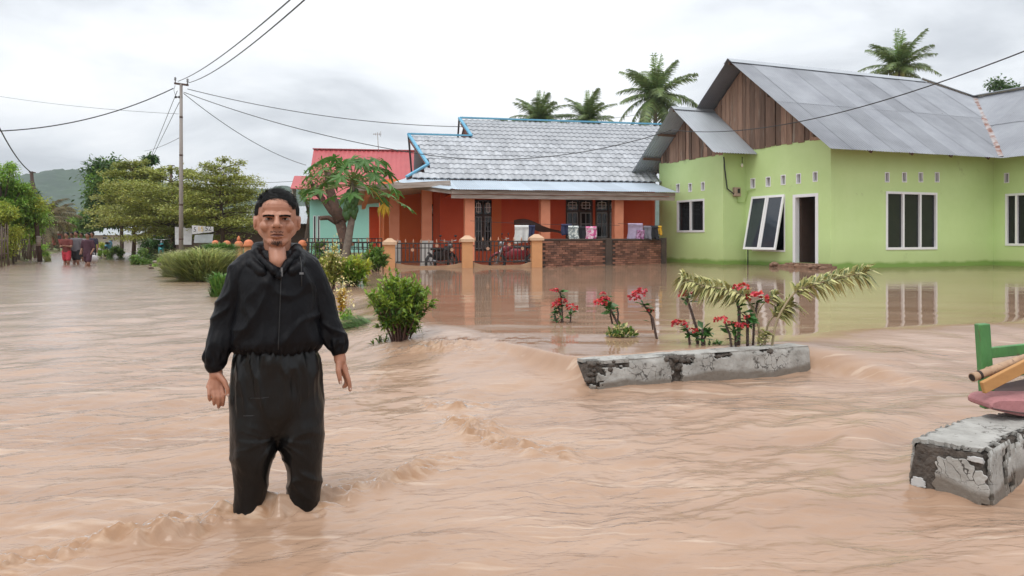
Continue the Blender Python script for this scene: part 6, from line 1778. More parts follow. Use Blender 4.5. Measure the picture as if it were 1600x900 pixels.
    chain(b, [W(-.080, .018, .52), W(-.086, .016, .42), W(-.089, .013, .34), W(-.093, .008, .25), W(-.102, .008, .16), W(-.106, .012, .08), W(-.110, .02, -.01), W(-.112, .02, -.2), W(-.112, .02, -.32)], [.092, .096, .098, .090, .073, .064, .060, .056, .056], 24)
    chain(b, [W(.080, .018, .52), W(.086, .016, .42), W(.089, .014, .34), W(.096, .008, .25), W(.105, .008, .16), W(.102, .012, .08), W(.098, .02, -.0), W(.098, .02, -.2), W(.098, .02, -.32)], [.092, .095, .096, .086, .072, .067, .063, .056, .056], 24)
    tm = remesh(b, 0.0052, 22, 'trousers'); P, Nn = get_co(tm), get_no(tm); z = P[:, 2] + GZ; X, Y_, Zs = P[:, 0], P[:, 1], P[:, 2]
    ang = np.arctan2(Y_ - .018, X)
    gat = np.sin(ang * 24 + 2.6 * vnoise(ang * 4, Zs * 14, seed=2))
    wx = X + .035 * vnoise(X * 8, Zs * 8, Y_ * 8, seed=75); wz = Zs + .035 * vnoise(X * 8 + 7, Zs * 8, Y_ * 8, seed=76)
    amp = .0060 * gat * np.exp(-((z - .655) / .020) ** 2) + .0040 * np.sin(ang * 13 + 3 * vnoise(ang * 3, Zs * 8, seed=3)) * smooth(.54, .63, z) * smooth(.69, .64, z)
    amp += .014 * (sharp(vnoise(ang * 4.5 + wz * 2, wz * 2.6, seed=21)) - .2) * smooth(.36, .52, z) * smooth(.68, .58, z)
    amp += .006 * (sharp(vnoise(wx * 6 + wz * 4, wz * 6 - wx * 5, Y_ * 5, seed=23)) - .2) * smooth(.52, .36, z) + .008 * (sharp(vnoise(wx * 9 + 3, wz * 2.0, Y_ * 5, seed=29)) - .2) * smooth(.55, .42, z)
    amp += .009 * (sharp(vnoise(wx * 7, wz * 13 + wx * 9, Y_ * 6, seed=25)) - .2) * np.exp(-((z - .13) / .11) ** 2)
    amp += .0014 * vnoise(X * 22, Zs * 22, Y_ * 22, seed=27)
    dgc = np.hypot(X, z - .31); amp += .004 * (sharp(vnoise(np.arctan2(z - .31, X) * 4, dgc * 3, seed=31)) - .2) * np.exp(-(dgc / .15) ** 2)
    P += Nn * amp[:, None]; set_co(tm, P); tr = obj('trousers', tm, 'vinyl', t)
    tb = BVHTree.FromPolygons([Vector(p) for p in P], [tuple(p.vertices) for p in tm.polygons])
    def tf(x, zz):
        h = tb.ray_cast(W(x, -.5, zz), Vector((0, 1, 0))); return h[0] if h[0] else W(x, -.12, zz)
    for x0, x1, zz, dz in ((-.10, -.03, .480, .004), (-.125, -.085, .412, .001)):
        mb = MB(); mb.tube([tf(x0 + (x1 - x0) * k / 8, zz + dz * k / 8) + Vector((0, -.001, 0)) for k in range(9)], .0014, 5); mb.build('pocket_seam', 'black_plastic', tr)
    return t
man()

# ------------------------------------------------------------------ the group walking up the road
def far_person(px, foot_y, label, shirt, lower, seed, height=1.62, turn=0.0, sink=0.33, skirt=False, arms='down', stride=.12, name_extra=None, sleeves=.6):
    Y = CAM_H * F_PX / (foot_y - HORIZON); b = at(px, foot_y, Y); h = height / 1.7; r = random.Random(seed)
    t = thing('person', label, 'person', (b.x, b.y, -sink), turn, 'people wading up the flooded road')
    V = lambda x, y, z: Vector((x * h, y * h, z * h))
    m = MB()
    m.ball(V(0, -.01, 1.58), (.078 * h, .095 * h, .115 * h), 12, 8); capsule(m, V(0, 0, 1.48), V(0, .01, 1.36), .05 * h, .06 * h, 10)
    loft(m, [(0, .01, 1.40 * h, .10 * h, .07 * h), (0, .01, 1.34 * h, .17 * h, .09 * h), (0, .01, 1.1 * h, .14 * h, .09 * h), (0, .01, .92 * h, .15 * h, .10 * h), (0, .01, .84 * h, .12 * h, .09 * h)], 14)
    legs = []
    for s in (-1, 1):
        k = V(s * .10, -stride * s * .6, .47); a = V(s * .10, stride * s * .5, .08)
        legs.append((V(s * .085, 0, .88), k, a)); chain(m, [V(s * .085, 0, .88), k, a], [.085 * h, .06 * h, .04 * h], 10); capsule(m, a, a + V(s * .01, -.14, -.05), .042 * h, .03 * h, 8)
    al = []
    for s in (-1, 1):
        sh = V(s * .185, .01, 1.34)
        if arms == 'fold': e_, w_ = V(s * .23, -.05, 1.10), V(s * .03, -.19, 1.13)
        elif arms == 'carry': e_, w_ = V(s * .24, .03, 1.08), V(s * .22, -.12, .90)
        else: e_, w_ = V(s * .25, .02, 1.08), V(s * .26, -.06, .84)
        al.append((sh, e_, w_)); chain(m, [sh, e_, w_], [.052 * h, .042 * h, .03 * h], 10)
        capsule(m, w_, w_ + (w_ - e_).normalized() * .10 * h, .034 * h, .022 * h, 8)
    bd = obj('body', remesh(m, .018, 1, 'body'), 'skin_far', t)
    m = MB()
    loft(m, [(0, .01, 1.415 * h, .10 * h, .075 * h), (0, .01, 1.36 * h, .185 * h, .105 * h), (0, .01, 1.1 * h, .165 * h, .115 * h), (0, .01, .86 * h, .185 * h, .13 * h)], 16)
    for sh, e_, w_ in al: capsule(m, sh, sh.lerp(e_, sleeves), .07 * h, .062 * h, 10)
    obj('shirt', remesh(m, .016, 1, 'shirt'), shirt, t)
    m = MB()
    loft(m, [(0, .01, .94 * h, .16 * h, .115 * h), (0, .01, .80 * h, .175 * h, .13 * h), (0, .01, .74 * h, .15 * h, .11 * h)], 14)
    if skirt: loft(m, [(0, .01, .93 * h, .16 * h, .12 * h), (0, .0, .6 * h, .20 * h, .16 * h), (0, 0, .36 * h, .21 * h, .17 * h)], 14)
    else:
        for hp, k, a in legs: capsule(m, hp, hp.lerp(k, .72), .105 * h, .10 * h, 10)
    obj('skirt' if skirt else 'shorts', remesh(m, .016, 1, 'shorts'), lower, t)
    m = MB(); m.ball(V(0, .012, 1.605), (.088 * h, .105 * h, .105 * h), 12, 8); hm = m.mesh('hair'); P = get_co(hm)
    cut = (P[:, 2] < 1.60 * h) & (P[:, 1] < -.01 * h); P[cut] = P[cut] * np.array((.7, .5, 1)) + np.array((0, .0, .0)); set_co(hm, P)
    obj('hair', hm, 'hair', t)
    return t
cloth('maroon_shirt', (0.16, 0.035, 0.03)); cloth('red_shorts', (0.45, 0.03, 0.05)); cloth('grey_shirt', (0.16, 0.15, 0.17)); cloth('black_shorts', (0.015, 0.015, 0.018))
cloth('plum_shirt', (0.06, 0.02, 0.035)); cloth('navy_shirt', (0.03, 0.03, 0.06)); cloth('white_bag', (0.62, 0.60, 0.60)); cloth('lilac_shirt', (0.33, 0.28, 0.34))
far_person(104, 413.5, 'person in maroon shirt and red shorts with folded arms on the road', 'maroon_shirt', 'red_shorts', 1, 1.62, arms='fold')
far_person(119, 413, 'person in grey shirt and black shorts beside the one in maroon', 'grey_shirt', 'black_shorts', 2, 1.68)
far_person(137, 416, 'person in plum shirt stepping with a white bag, nearest of the group', 'plum_shirt', 'plum_shirt', 3, 1.60, arms='carry', stride=.22, sleeves=.9)
far_person(144, 409, 'person in dark navy shirt just behind the one with the white bag', 'navy_shirt', 'black_shorts', 4, 1.66)
far_person(127, 407, 'person in lilac shirt between the two pairs of walkers', 'lilac_shirt', 'black_shorts', 5, 1.64)
far_person(112, 406, 'person half hidden behind the maroon and grey shirts', 'plum_shirt', 'black_shorts', 6, 1.66)
p = at(146, 404, 29.5)
bag = thing('carrier_bag', 'white carrier bag held by the walker in plum', 'bag', (p.x, p.y, p.z - .16))
mb = MB(); mb.lathe([(.05, 0), (.14, .03), (.16, .12), (.13, .24), (.05, .30)], (0, 0, 0), 12); mb.build('pouch', 'white_bag', bag)
mb = MB(); mb.tube([(-.05, 0, .29), (-.04, 0, .37), (.04, 0, .37), (.05, 0, .29)], .012, 6); mb.build('handle', 'white_bag', bag)
from mathutils import noise as mnoise
def nz1(a, b, sd): return mnoise.noise(Vector((a + .5, b + .3, sd * 3.7)))
def fb1(a, b, sd): return mnoise.fractal(Vector((a, b, sd * 2.3)), 1.0, 2.0, 3)
# ================================================================== KERB BLOCKS, FLOWERS AND WRECKAGE IN THE FOREGROUND
def rim_skin(mb, outer, inner, ni, nj, keep):
    """skin of kept grid cells with its broken edges turned inwards; outer/inner are (ni+1)*(nj+1) points"""
    b0 = len(mb.v); mb.v += [tuple(p) for p in outer]; b1 = len(mb.v); mb.v += [tuple(p) for p in inner]; w = nj + 1
    for i in range(ni):
        for j in range(nj):
            if not keep[i][j]: continue
            q = [(i, j), (i + 1, j), (i + 1, j + 1), (i, j + 1)]
            mb.f.append(tuple(b0 + a * w + b for a, b in q)); mb.sm.append(True)
            for k, (di, dj) in enumerate(((0, -1), (1, 0), (0, 1), (-1, 0))):
                ii, jj = i + di, j + dj
                if 0 <= ii < ni and 0 <= jj < nj and keep[ii][jj]: continue
                a, b = q[k], q[(k + 1) % 4]
                mb.f.append((b0 + b[0] * w + b[1], b0 + a[0] * w + a[1], b1 + a[0] * w + a[1], b1 + b[0] * w + b[1])); mb.sm.append(False)

def kerb_block(label, path, thick, z_top, broken, seed, name='broken_kerb', end_face=False, res=0.0085):
    """low rubble wall: rough stone core with a plaster skin broken away where broken(t, h) says so"""
    path = [Vector((*p, 0)) for p in path]
    t = thing(name, label, 'kerb', (path[0].x, path[0].y, -0.36), 0, 'broken concrete kerbs at the yard entrance')
    off = Vector((path[0].x, path[0].y, 0)); Z0 = 0.0; H = z_top + .36
    seg = [(b - a).length for a, b in zip(path[:-1], path[1:])]; tot = sum(seg)
    def along(s):
        for (a, b), l in zip(zip(path[:-1], path[1:]), seg):
            if s <= l + 1e-9: return a.lerp(b, s / l) - off, (b - a).normalized()
            s -= l
        return path[-1] - off, (path[-1] - path[-2]).normalized()
    # smooth the tangents so that the wall bends softly
    def frame_at(s):
        p, d = along(min(max(s, 0), tot)); d2 = (along(min(s + .12, tot))[0] - along(max(s - .12, 0))[0])
        d = d2.normalized() if d2.length > 1e-6 else d
        return p, d, Vector((-d.y, d.x, 0))
    ns = int(tot / res); nh = int(H / res); nt = max(4, int(thick / res))
    # unrolled skin: front face (bottom to top), top face (front to back), back face
    rows = [(0.0, h / nh * H, 'f') for h in range(nh + 1)] + [(k / nt * thick, H, 't') for k in range(1, nt + 1)] + [(thick, H - k * .05, 'b') for k in range(1, 5)]
    def surf(s, row, inset, amp, sd):
        p, d, n = frame_at(s); k, h, kind = row
        q = p + n * k + Vector((0, 0, h))
        o = {'f': -n, 't': Vector((0, 0, 1)), 'b': n}[kind]
        v = fb1(s * 11 + k * 9, h * 11 + k * 7, sd) * amp
        # rounded arris and slight batter
        bev = 0.012 * math.exp(-((H - h) / .02) ** 2) if kind == 'f' else 0
        return q + o * (v - inset) + n * (bev - (.05 * (1 - h / H) if kind == 'f' else 0))
    for layer, inset, amp, m_ in (('stone_core', .026, .022, 'rubble'), ('plaster_skin', .0, .004, 'plaster')):
        mb = MB(); nr = len(rows)
        sd = seed + (5 if layer == 'stone_core' else 0)
        outer = [surf(i / ns * tot, rw, inset, amp, sd) for i in range(ns + 1) for rw in rows]
        if layer == 'plaster_skin':
            inner = [surf(i / ns * tot, rw, .024, .0, sd) for i in range(ns + 1) for rw in rows]
            keep = [[not broken((i + .5) / ns * tot, rows[j][1] / H if rows[j][2] == 'f' else 1.0 + rows[j][0] / thick) for j in range(nr - 1)] for i in range(ns)]
            rim_skin(mb, outer, inner, ns, nr - 1, keep)
        else:
            mb.v += [tuple(p) for p in outer]
            for i in range(ns):
                for j in range(nr - 1): mb.f.append((i * nr + j, (i + 1) * nr + j, (i + 1) * nr + j + 1, i * nr + j + 1)); mb.sm.append(False)
            for i, flip in ((0, False), (ns, True)):
                ids = [i * nr + j for j in range(nr)]
                bq = len(mb.v); p_, d_, n_ = frame_at(i / ns * tot); mb.v.append(tuple(p_ + n_ * thick)); ids.append(bq)
                mb.f.append(tuple(ids if flip else reversed(ids))); mb.sm.append(False)
        o = obj(layer, mb.mesh(layer), m_, t); tag(o, kind='stuff') if layer == 'plaster_skin' else None
    # broken-off stones lodged in the gaps
    rr = random.Random(seed); k = 0
    for _ in range(900):
        s, h = rr.uniform(0, tot), rr.uniform(.72, 1)
        if k > 26: break
        if broken(s, h):
            p, d, n = frame_at(s); r = rr.uniform(.012, .03); mb = MB()
            mb.ball(p + n * .015 + Vector((0, 0, h * H - .01)), (r * 1.3, r, r * .8), 7, 5, Matrix.Rotation(rr.uniform(0, 3), 3, 'Z')); mb.build('stone', 'rubble', t); k += 1
    return t, frame_at, tot, H

def broken1(s, h):
    n = .16 * nz1(s * 16, h * 9, 3) + .08 * nz1(s * 45, h * 24, 4)
    if h > 1.55: return False
    if s < .33 and h > .88 + n * .6 + .10 * max(0, s - .1) and h <= 1.0: return True
    if s < .10 + n * .5 and h > .66 + n: return True
    top = .84 + 1.6 * abs(s - .80) ** 1.3
    if .55 < s < 1.02 and h > top + n * .8 and h <= 1.12 + n: return True
    if abs(s - .735 - .06 * (1 - h) + n * .25) < .045 + .06 * max(0, h - .75): return h > .3
    if abs(s - 1.18) < .085 + n * .3 and .925 + n * .3 < h < 1.0: return True
    if abs(s - 1.62) < .06 and .95 + n * .2 < h < 1.0: return True
    return False
K1 = [(0.555, 5.56), (0.95, 5.70), (1.25, 5.84), (1.85, 6.10), (2.46, 6.36)]
kerb_block('long cracked grey kerb wall below the red flowering plants', K1, 0.20, 0.205, broken1, 11)
def broken2(s, h):
    n = .12 * nz1(s * 14, h * 8, 13) + .05 * nz1(s * 40, h * 22, 14)
    if h <= 1.0: return (h > .80 + n and s < .55) or (s < .05 + n * .4 and h > .5) or (abs(s - .62 + n) < .05 and h > .7)
    if h < 1.12 + n and (s < .5): return nz1(s * 20, h * 6, 19) > .05
    return s < .03 + n * .3
# second kerb: its near end faces the camera
K2 = [(1.745, 3.44), (1.80, 3.40), (1.90, 3.335), (2.005, 3.275)]
def kerb_block2():
    label = 'short thick kerb block with dark broken end at lower right'
    t = thing('broken_kerb', label, 'kerb', (1.9, 3.35, -.36), 0, 'broken concrete kerbs at the yard entrance')
    o0 = Vector((1.9, 3.35, 0)); H = .36 + .205
    axis_pts = [Vector((1.895, 3.345, 0)), Vector((2.14, 3.57, 0)), Vector((2.36, 3.74, 0)), Vector((2.62, 3.86, 0)), Vector((3.1, 3.98, 0)), Vector((3.6, 4.03, 0))]
    hw = .155
    def fr(i):
        d = (axis_pts[min(i + 1, len(axis_pts) - 1)] - axis_pts[max(i - 1, 0)]).normalized(); return axis_pts[i] - o0, d, Vector((-d.y, d.x, 0))
    fine = []
    for i in range(len(axis_pts) - 1):
        for k in range(44): fine.append((i, k / 44))
    fine.append((len(axis_pts) - 2, 1.0))
    def sec(i, f, inset):
        p0, d0, n0 = fr(i); p1, d1, n1 = fr(i + 1); p = p0.lerp(p1, f); n = n0.lerp(n1, f).normalized()
        pts = []
        L_ = hw - inset; zt_ = H - inset; r = .028
        prof = [(-L_ - .045, 0.0)] + [(-L_ - .045 * (1 - q), q * (zt_ - r)) for q in np.linspace(.1, 1, 22)] + [(-L_ + r * .3, zt_ - r * .3)] + [(x, zt_) for x in np.linspace(-L_ + r, L_ - r, 20)] + [(L_ - r * .3, zt_ - r * .3)] + [(L_ + .045 * q, (1 - q) * (zt_ - r)) for q in np.linspace(0, 1, 22)]
        return [p - n * x + Vector((0, 0, z)) for x, z in prof], prof
    for layer, inset, m_, amp in (('stone_core', .02, 'rubble', .014), ('plaster_skin', 0.0, 'plaster', .004)):
        mb = MB(); outer = []; inner = []; N_ = None
        for idx, (i, f) in enumerate(fine):
            pts, prof = sec(i, f, inset); N_ = len(pts); c = pts[N_ // 2]
            for k, p in enumerate(pts):
                d = (p - Vector((c.x, c.y, H * .5))).normalized(); v = fb1(idx * .16, k * .3, 37) * amp
                outer.append(p + d * v); inner.append(p - d * .018)
        if layer == 'plaster_skin':
            keep = []
            for idx in range(len(fine) - 1):
                row = []
                for k in range(N_ - 1):
                    s = idx / 44.0 * .33; n = .9 * nz1(idx * .17, k * .3, 41) + .5 * nz1(idx * .45, k * .8, 42); edge = min(abs(k - 23), abs(k - 43)); ok = True
                    if edge < 1.0 + 2.2 * n and s > .02: ok = False
                    if idx < 3 + 4 * n: ok = False
                    if 44 < k < 54 and 24 < idx < 52 and n > .12: ok = False
                    row.append(ok)
                keep.append(row)
            rim_skin(mb, outer, inner, len(fine) - 1, N_ - 1, keep)
        else:
            mb.v += [tuple(p) for p in outer]
            for idx in range(len(fine) - 1):
                for k in range(N_ - 1): mb.f.append((idx * N_ + k, idx * N_ + k + 1, (idx + 1) * N_ + k + 1, (idx + 1) * N_ + k)); mb.sm.append(False)
            mb.f.append(tuple(range(N_))); mb.sm.append(False)
        o = obj(layer, mb.mesh(layer), m_, t)
        if layer == 'plaster_skin': tag(o, kind='stuff')
    # remains of plaster on the end face: one big rounded patch and two chips
    p, d, n = fr(0)
    def patch(cx, cz, rx, rz, m_='plaster', sd=1, th=.007):
        rr = random.Random(sd); k = 90; ring = []
        for j in range(k):
            a = 6.283 * j / k; q = 1 + .10 * math.sin(3 * a + sd) + .06 * math.sin(7 * a + 2 * sd) + .05 * math.sin(17 * a + sd) + rr.uniform(-.025, .025)
            x, z = cx + rx * q * math.copysign(abs(math.cos(a)) ** .7, math.cos(a)), cz + rz * q * math.copysign(abs(math.sin(a)) ** .7, math.sin(a))
            ring.append(p - n * x - d * .004 + Vector((0, 0, min(max(z, 0.0), H - .012))))
        mb = MB(); mb.slab(ring, -d * th); return mb.build('plaster_patch', m_, t, bevel=.002)
    patch(.05, .20 + .21, .105, .10, sd=2); patch(.04, .15, .125, .145, sd=5); patch(-.115, .375, .03, .022, 'plaster_top', sd=3); patch(.115, .525, .032, .012, 'plaster_top', sd=4)
kerb_block2()

# ------------------------------------------------------------------ green bench, bamboo, plank and pink sheet piled on the second kerb
bz = -0.36
g0 = at(1543, 560, 4.02)
gb = thing('green_bench', 'green painted wooden bench end jutting in at the right edge', 'bench', (g0.x, g0.y, .215))
mb = MB(); mb.bar((0, 0, .0), (-.028, 0, .44), .058, .05, (0, 1, 0)); mb.build('post', 'green_paint', gb, bevel=.004)
for z, h, dz in ((.285, .055, .03), (.20, .022, .016), (.165, .022, .012)):
    mb = MB(); mb.bar((.006, .012, z), (.75, .14, z + dz + .02), .030, h, (0, 0, 1)); mb.build('rail', 'green_paint', gb, bevel=.003)
mb = MB(); mb.bar((.72, .13, .0), (.71, .13, .44), .05, .05, (0, 1, 0)); mb.build('post', 'green_paint', gb, bevel=.004)
a, b2 = at(1519, 590, 3.84), at(1668, 535, 4.0)
bp = thing('bamboo_pole', 'bamboo pole with dark hollow end leaning across the green bench', 'pole', a)
d = b2 - a
mb = MB(); pts = [d * k for k in (0, .03, .16, .17, .18, .44, .45, .46, .74, .75, .76, 1.0)]
mb.tube(pts, [.0225, .0225, .021, .025, .022, .021, .0245, .0215, .0205, .024, .021, .020], 14); mb.build('culm', 'bamboo', bp)
mb = MB(); x, y, z = frame(d); mb.tube([-z * .0015, z * .004], .018, 12); mb.build('hollow_end', 'bamboo_end', bp)
mb = MB(); mb.tube([z * .035, z * .05], .0236, 14); mb.build('charred_ring', 'bamboo_end', bp)
a, b2 = at(1535, 606, 3.80), at(1670, 536, 3.95); d = b2 - a
mb = MB(); mb.bar((0, 0, 0), d, .022, .060, (0, 0, 1)); o = mb.build('loose_plank', 'pale_plank', None, bevel=.003); o.location = a
tag(o, 'loose orange brown plank slanting below the bamboo pole', 'plank')
# pink foam roll
a = at(1535, 628, 3.82)
pk = thing('pink_mattress', 'faded pink foam mat lying on the kerb at right edge', 'mat', (a.x, a.y, .215))
mb = MB(); edge = [(0, .062), (.012, .088), (.05, .100), (.30, .096), (.62, .086), (.95, .082), (.95, .0), (.30, .0), (.16, .012), (.06, .036), (.012, .048)]
mb.slab([(x, -.06 + .10 * x, z) for x, z in edge], (0, .20, 0)); mb.build('foam_slab', 'pink_cloth', pk, bevel=.010)
mb = MB(); mb.tube([(x, -.066 + .10 * x, z) for x, z in ((.012, .055), (.06, .046), (.16, .030), (.30, .022), (.95, .020))], .0035, 6); mb.build('seam', 'dark_sheet', pk)
a = at(1557, 612, 3.98)
mb = MB(); mb.slab([(0, 0, 0), (.75, .02, -.01), (.78, .20, .075), (.35, .2, .07), (.02, .10, .03)], (0, 0, .012)); o = mb.build('dark_tarpaulin', 'dark_sheet'); o.location = (a.x, a.y, .27); tag(o, 'dark brown sheet tucked behind the pink mat', 'tarpaulin')

# ------------------------------------------------------------------ flowering plants behind the kerb
def stem_tube(mb, th_, pts, r, g, spines=True):
    mb.tube(pts, [r, r * .95, r * .9, r * .8][:len(pts)] if len(pts) <= 4 else r, 7)
    if spines:
        for i in range(len(pts) - 1):
            a, b = Vector(pts[i]), Vector(pts[i + 1]); n = int((b - a).length / .006)
            for k in range(n):
                p = a.lerp(b, k / n); an_ = g.uniform(0, 6.28); x, y, z = frame(b - a); d = x * math.cos(an_) + y * math.sin(an_)
                th_.add([p + d * r * .8 - z * .0016, p + d * r * .8 + z * .0016, p + d * (r + .011) + z * .002], [(0, 1, 2)])

def flower_head(lb, c, r, n, g):
    c = np.array(c)
    for k in range(n):
        e = unit(g.normal(0, 1, (1, 3)))[0]; e[2] = abs(e[2]) * .8; p = c + e * r * np.array((1, 1, .65))
        for s in range(3):
            D = np.cross(e, g.normal(0, 1, 3)) + e * .25; lb.add(*leaf_quads(p[None], D[None], r * .55, r * .52, 0, g))

def euphorbia(label, stems, seed, base, leaves=9, extra=None):
    """crown-of-thorns plant: stems = [(pixel points from base to tip), head radius px or 0, leaf count]"""
    g = np.random.default_rng(seed); bx, by, Y, z0 = base
    b = at(bx, by, Y); t = thing('crown_of_thorns', label, 'plant', (b.x, b.y, b.z - .14), 0, 'red flowering thorny plants behind the kerb')
    off = Vector((b.x, b.y, b.z - .14)); L = lambda p, dy=0: at(p[0], p[1], Y + dy) - off
    sm, th_ = MB(), MB(); lv, fl, fl2 = LB(), LB(), LB()
    for pts, heads, nleaf, r in stems:
        dy = g.uniform(-.05, .05); P = [L(p, dy) for p in pts]; P[0] = P[0] + Vector((0, 0, -.10))
        one = MB(); stem_tube(one, th_, P, r, g); one.build('stem', 'euphorbia_stem', t)
        tip = np.array(P[-1]); dn_ = np.array((Vector(P[-1]) - Vector(P[-2])).normalized())
        m = int(nleaf * 1.7); s = g.uniform(0, 1, m) ** 1.5; C = tip - dn_ * (s * .10)[:, None]; D = g.normal(0, 1, (m, 3)); D[:, 2] = g.normal(.25, .35, m)
        if m:
            Ls = g.uniform(.055, .11, m); lv.add(*leaf_quads(C, D, Ls, Ls * .5, .15, g))
        for (hx, hy, hr) in heads: hd = LB(); flower_head(hd, L((hx, hy), dy - .02), hr * 1.2 / F_PX * Y, 18, g); hd.build('flower_head', 'red_bract', t)
    tag(th_.build('thorns', 'thorn', t), kind='stuff')
    if lv.n: lv.build('foliage', 'euphorbia_leaf', t)
    return t
rs = .011
euphorbia('small red flowered thorny plant farthest left in the yard water', [(((880, 508), (878, 478), (876, 462), (875, 455)), ((866, 455, 5.5), ), 12, .009), (((884, 508), (874, 486), (872, 478)), ((867, 478, 7), (877, 472, 7)), 12, .009), (((890, 508), (892, 492), (892, 484)), ((893, 481, 7),), 8, .009), (((876, 508), (868, 496), (866, 490)), (), 10, .009)], 1, (882, 508, 8.2, .19))
euphorbia('bent red flowered thorny stem rising from a yellow leafy clump', [(((969, 526), (964, 504), (957, 490), (950, 477)), ((938, 474, 8), (945, 468, 6)), 16, .012), (((964, 500), (966, 490), (964, 480)), (), 0, .009), (((957, 490), (949, 470), (947, 463)), ((942, 459, 4),), 10, .009)], 2, (968, 527, 7.2, .18))
euphorbia('slanting red flowered thorny stem with bare base', [(((1030, 532), (1020, 498), (1010, 482), (1004, 474)), ((990, 467, 7.5), (998, 461, 8), (1003, 455, 6)), 9, .011), (((1020, 498), (1016, 490), (1016, 487)), ((1016, 486, 4),), 2, .006)], 3, (1029, 532, 6.9, .18))
euphorbia('red flowered thorny plant at the middle of the kerb', [(((1092, 541), (1088, 512), (1080, 486), (1073, 466)), ((1074, 461, 10),), 6, .013), (((1080, 541), (1076, 522), (1072, 512)), ((1062, 508, 9),), 10, .011), (((1098, 541), (1097, 522), (1098, 514)), ((1083, 518, 6),), 14, .011), (((1104, 541), (1100, 530), (1106, 518)), (), 9, .009)], 4, (1090, 543, 6.5, .19))
euphorbia('tallest red flowered thorny plant beside the striped foliage', [(((1153, 541), (1155, 512), (1155, 486), (1153, 472)), ((1158, 450, 9),), 9, .015), (((1168, 541), (1168, 510), (1168, 494)), ((1183, 467, 12), (1167, 497, 5)), 18, .013), (((1146, 541), (1140, 522), (1134, 508)), ((1127, 501, 8),), 9, .010), (((1150, 541), (1149, 524), (1148, 514)), ((1147, 507, 6), (1160, 511, 7)), 9, .010), (((1176, 541), (1178, 505), (1184, 470)), (), 8, .010)], 5, (1158, 543, 6.42, .19))
# yellow leafy clump at the foot of the bent stem
def clump(px, py, Y, half_px, n, label, seed, m1, m2, name='succulent_clump', h=.10):
    g = np.random.default_rng(seed); b = at(px, py, Y); t = thing(name, label, 'plant', (b.x, b.y, b.z - .05)); Rm = half_px / F_PX * Y
    for nm, m_, k in (('foliage', m1, n), ('blossom', m2, n // 2)):
        lb = LB(); a = g.uniform(0, 6.28, k); r = Rm * np.sqrt(g.uniform(0, 1, k)); C = np.stack([np.cos(a) * r, np.sin(a) * r * .7, .03 + g.uniform(0, h, k) * (1 - (r / Rm) ** 2)], 1)
        D = g.normal(0, .7, (k, 3)); D[:, 2] = abs(D[:, 2]) + .2; lb.add(*leaf_quads(C, D, g.uniform(.03, .07, k), g.uniform(.018, .03, k), .1, g)); lb.build(nm, m_, t)
clump(970, 522, 7.0, 23, 240, 'yellow green leafy clump lying at the foot of the bent stem', 21, 'shrub_leaf', 'cream_petal')
clump(1118, 541, 6.52, 14, 60, 'few dark leaves washed against the kerb top', 23, 'euphorbia_leaf', 'shrub_leaf', 'leaf_litter', .05)
def dracaena():
    g = np.random.default_rng(12); Y = 6.45; b = at(1190, 545, Y)
    t = thing('song_of_india', 'striped cream and green leaved plant with three long arching branches', 'plant', (b.x, b.y, b.z - .14)); off = Vector((b.x, b.y, b.z - .14))
    L = lambda p, dy=0.0: at(p[0], p[1], Y + dy) - off
    br = [(((1182, 546), (1186, 515), (1176, 482), (1160, 462), (1130, 452), (1098, 446), (1070, 436)), .42, 11, 0.0, 20),
          (((1203, 546), (1212, 508), (1226, 478), (1244, 456), (1275, 444), (1312, 434), (1350, 426)), .46, 11, -.05, 20),
          (((1193, 546), (1198, 515), (1207, 496), (1222, 486), (1236, 476)), .50, 10, .08, 18),
          (((1188, 546), (1192, 530), (1195, 520)), .3, 5, -.05, 11), (((1176, 546), (1180, 500), (1196, 470), (1210, 462)), .62, 7, .1, 15)]
    for pts, start, dens, dy, lp in br:
        P = [L(p, dy) for p in pts]; P[0] = P[0] + Vector((0, 0, -.10))
        # resample as a smooth curve
        Q = []
        for i in range(len(P) - 1):
            p0, p1, p2, p3 = P[max(i - 1, 0)], P[i], P[i + 1], P[min(i + 2, len(P) - 1)]
            for k in range(6):
                u = k / 6; Q.append(.5 * ((2 * p1) + (p2 - p0) * u + (2 * p0 - 5 * p1 + 4 * p2 - p3) * u * u + (3 * p1 - p0 - 3 * p2 + p3) * u ** 3))
        Q.append(P[-1]); n = len(Q)
        mb = MB(); mb.tube(Q, [.011 - .006 * i / n for i in range(n)], 7); st = mb.build('branch', 'dracaena_stem', t)
        A = np.array([tuple(q) for q in Q]); e_lb, c_lb = LB(), LB()
        i0 = int(start * n)
        for i in range(i0, n):
            m = dens; f = g.uniform(0, 1, m); j = min(i + 1, n - 1); C = A[i] + (A[j] - A[i]) * f[:, None]
            tan = unit((A[j] - A[max(i - 1, 0)])[None])[0]; rd = g.normal(0, 1, (m, 3)); rd -= (rd @ tan)[:, None] * tan; rd = unit(rd)
            D = rd * .9 + tan * .55; Ls = lp / F_PX * Y * g.uniform(.75, 1.15, m) * 1.45
            D = unit(D); dr = .35
            s0 = g.bit_generator.state
            e_lb.add(*leaf_quads(C, D, Ls, np.full(m, .027), dr, g))
            g.bit_generator.state = s0
            up = np.cross(D, np.cross(np.array((0, 0, 1.0)), D)); up = unit(up)
            c_lb.add(*leaf_quads(C + up * .0022, D, Ls * .93, np.full(m, .0135), dr, g))
        e_lb.build('leaf_margins', 'dracaena_edge', st); c_lb.build('leaf_centres', 'dracaena_core', st)
dracaena()
